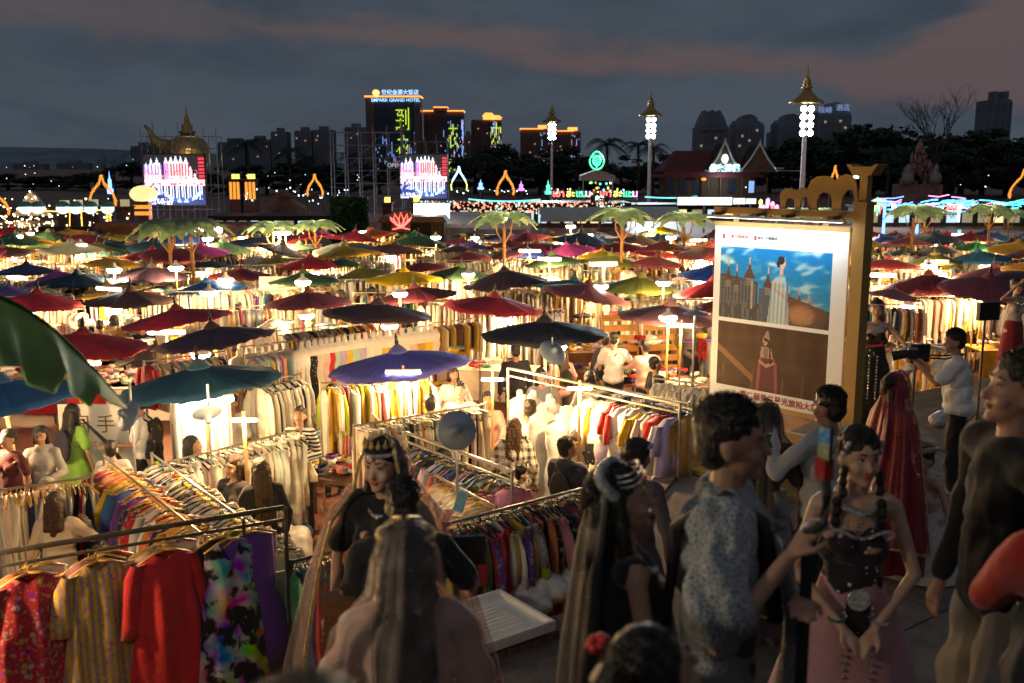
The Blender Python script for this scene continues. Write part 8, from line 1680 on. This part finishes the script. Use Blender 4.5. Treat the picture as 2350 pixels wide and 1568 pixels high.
# lower picture
P.a = np.where(B[..., None], np.array((.06, .03, .017)), P.a); nb = P.noise(5, 4, 7); P.put(B * np.clip((nb + .8) / 2, 0, 1), (.09, .046, .026), .8); P.put(B & (P.noise(14, 3, 9) > .6) & (P.y > .8), (.14, .08, .045), .6); sl = P.y - .55 - .55 * P.x; P.put(B & (abs(sl - .12) < .02) & (P.x < .35), (.34, .19, .10), .5)
P.poly([(.40, .72), (.505, .72), (.525, .80), (.535, .925), (.375, .925), (.385, .80)], (.11, .035, .045)); P.poly([(.385, .76), (.41, .70), (.40, .925), (.37, .925)], (.26, .08, .12)); P.poly([(.505, .72), (.53, .76), (.545, .925), (.52, .925)], (.24, .07, .13)); P.poly([(.405, .665), (.48, .665), (.50, .73), (.40, .73)], (.40, .24, .17)); P.poly([(.425, .67), (.46, .67), (.455, .73), (.43, .73)], (.16, .15, .15)); P.poly([(.39, .74), (.44, .765), (.51, .745), (.51, .76), (.45, .785), (.39, .76)], (.42, .26, .19)); P.ell(.435, .632, .019, .028, (.46, .29, .22)); P.ell(.445, .615, .026, .022, (.03, .02, .02)); P.poly([(.42, .615), (.435, .585), (.455, .57), (.465, .6), (.468, .63), (.452, .62)], (.28, .22, .22)); P.poly([(.46, .62), (.475, .66), (.49, .76), (.475, .76)], (.04, .025, .02)); P.ell(.428, .645, .006, .004, (.45, .05, .06))
o = P.sheet('poster_print', (PW_, PH), print_mat('poster_print', 0, .6), e, (-PW_ / 2, -.022, z0 + PH / 2))
for nm, x0, x1, za, zb_ in (('top_batten', -PW_ - .01, .01, z1 - .005, z1 + .045), ('bottom_batten', -PW_ - .01, .01, z0 - .05, z0 + .004)): G().bb(x0, x1, -.03, .03, za, zb_).build(nm, M_ochre, e)
G().bb(-PW_, 0, -.018, .012, z0 + .006, z1 - .007).build('backing', M_white, e)
T = mat('red_ink', (.38, .03, .04), .6); T2 = mat('black_ink', (.03, .03, .03), .6); fx = lambda t: -PW_ + PW_ * t
text('caption', '第二届景兰星光旅拍大赛', .088, T, (fx(.55), -.026, z0 + .072), 0, .001, e, .0015); text('caption', '|', .09, T2, (fx(.872), -.026, z0 + .072), 0, .001, e); text('caption', '摄影展', .075, T2, (fx(.945), -.026, z0 + .07), 0, .001, e, .0012)
text('logo_text', '景兰网旅游', .045, T, (fx(.20), -.026, z1 - .115), 0, .001, e); text('logo_text', '星光 大赛集团', .04, T2, (fx(.42), -.026, z1 - .115), 0, .001, e)
for xx in (.075, .325): G().prism([(fx(xx) + .02 * sin(t) * (1 + .3 * cos(2 * t)), z1 - .115 + .026 * cos(t)) for t in np.linspace(0, 2 * pi, 14, endpoint=False)], -.027, -.0235).build('logo_mark', T, e)
# lower frame and slanted base
G().bb(-PW_, .048, -.03, .03, z0 - .32, z0 - .24).build('lower_rail', M_ochre, e); G().bb(-PW_ - .06, -PW_ + .02, -.04, .04, 0, z0 - .05).build('left_leg', M_ochre, e); G().bb(-PW_ + .02, .048, -.02, .02, .02, z0 - .33).build('lower_panel', M_ochre, e)
G().add([(-PW_ - .08, -.02, z0 - .02), (-PW_ - .02, -.02, z0 - .02), (-PW_ - .02, -.75, 0), (-PW_ - .08, -.75, 0), (-PW_ - .08, -.02, 0), (-PW_ - .02, -.02, 0)], [(0, 1, 2, 3), (0, 3, 4), (1, 5, 2), (4, 5, 1, 0), (3, 2, 5, 4)]).build('side_brace', M_ochre, e)
G().bb(-PW_ - .25, .35, -.5, .35, 0.001, .05).build('foot_plate', M_ochre, e)
# music stand and light panel beside the photographer
for u, v, d, w, h, lab in ((2112, 812, 10.8, .26, .2, 'small black panel on a thin stand behind the red veil woman'), (2272, 715, 12.0, .3, .22, 'black video light box on a stand at right')):
    p = pd(u, v, d); o = empty('stand_panel', (p.x, p.y, PZ), .3, lab, 'panel'); G().bb(-w / 2, w / 2, 0, .06, p.z - PZ - h / 2, p.z - PZ + h / 2).build('panel', M_black, o); G().cyl((0, .07, 0), (0, .07, p.z - PZ), .015, n=7).build('pole', M_iron, o)
    for a in (.5, 2.6, 4.7): G().cyl((0, .07, .35), (.3 * cos(a), .07 + .3 * sin(a), .01), .01, n=5).build('leg', M_iron, o)
# ------------------------------------------------------------------ link everything
for o in ALL: S.collection.objects.link(o)
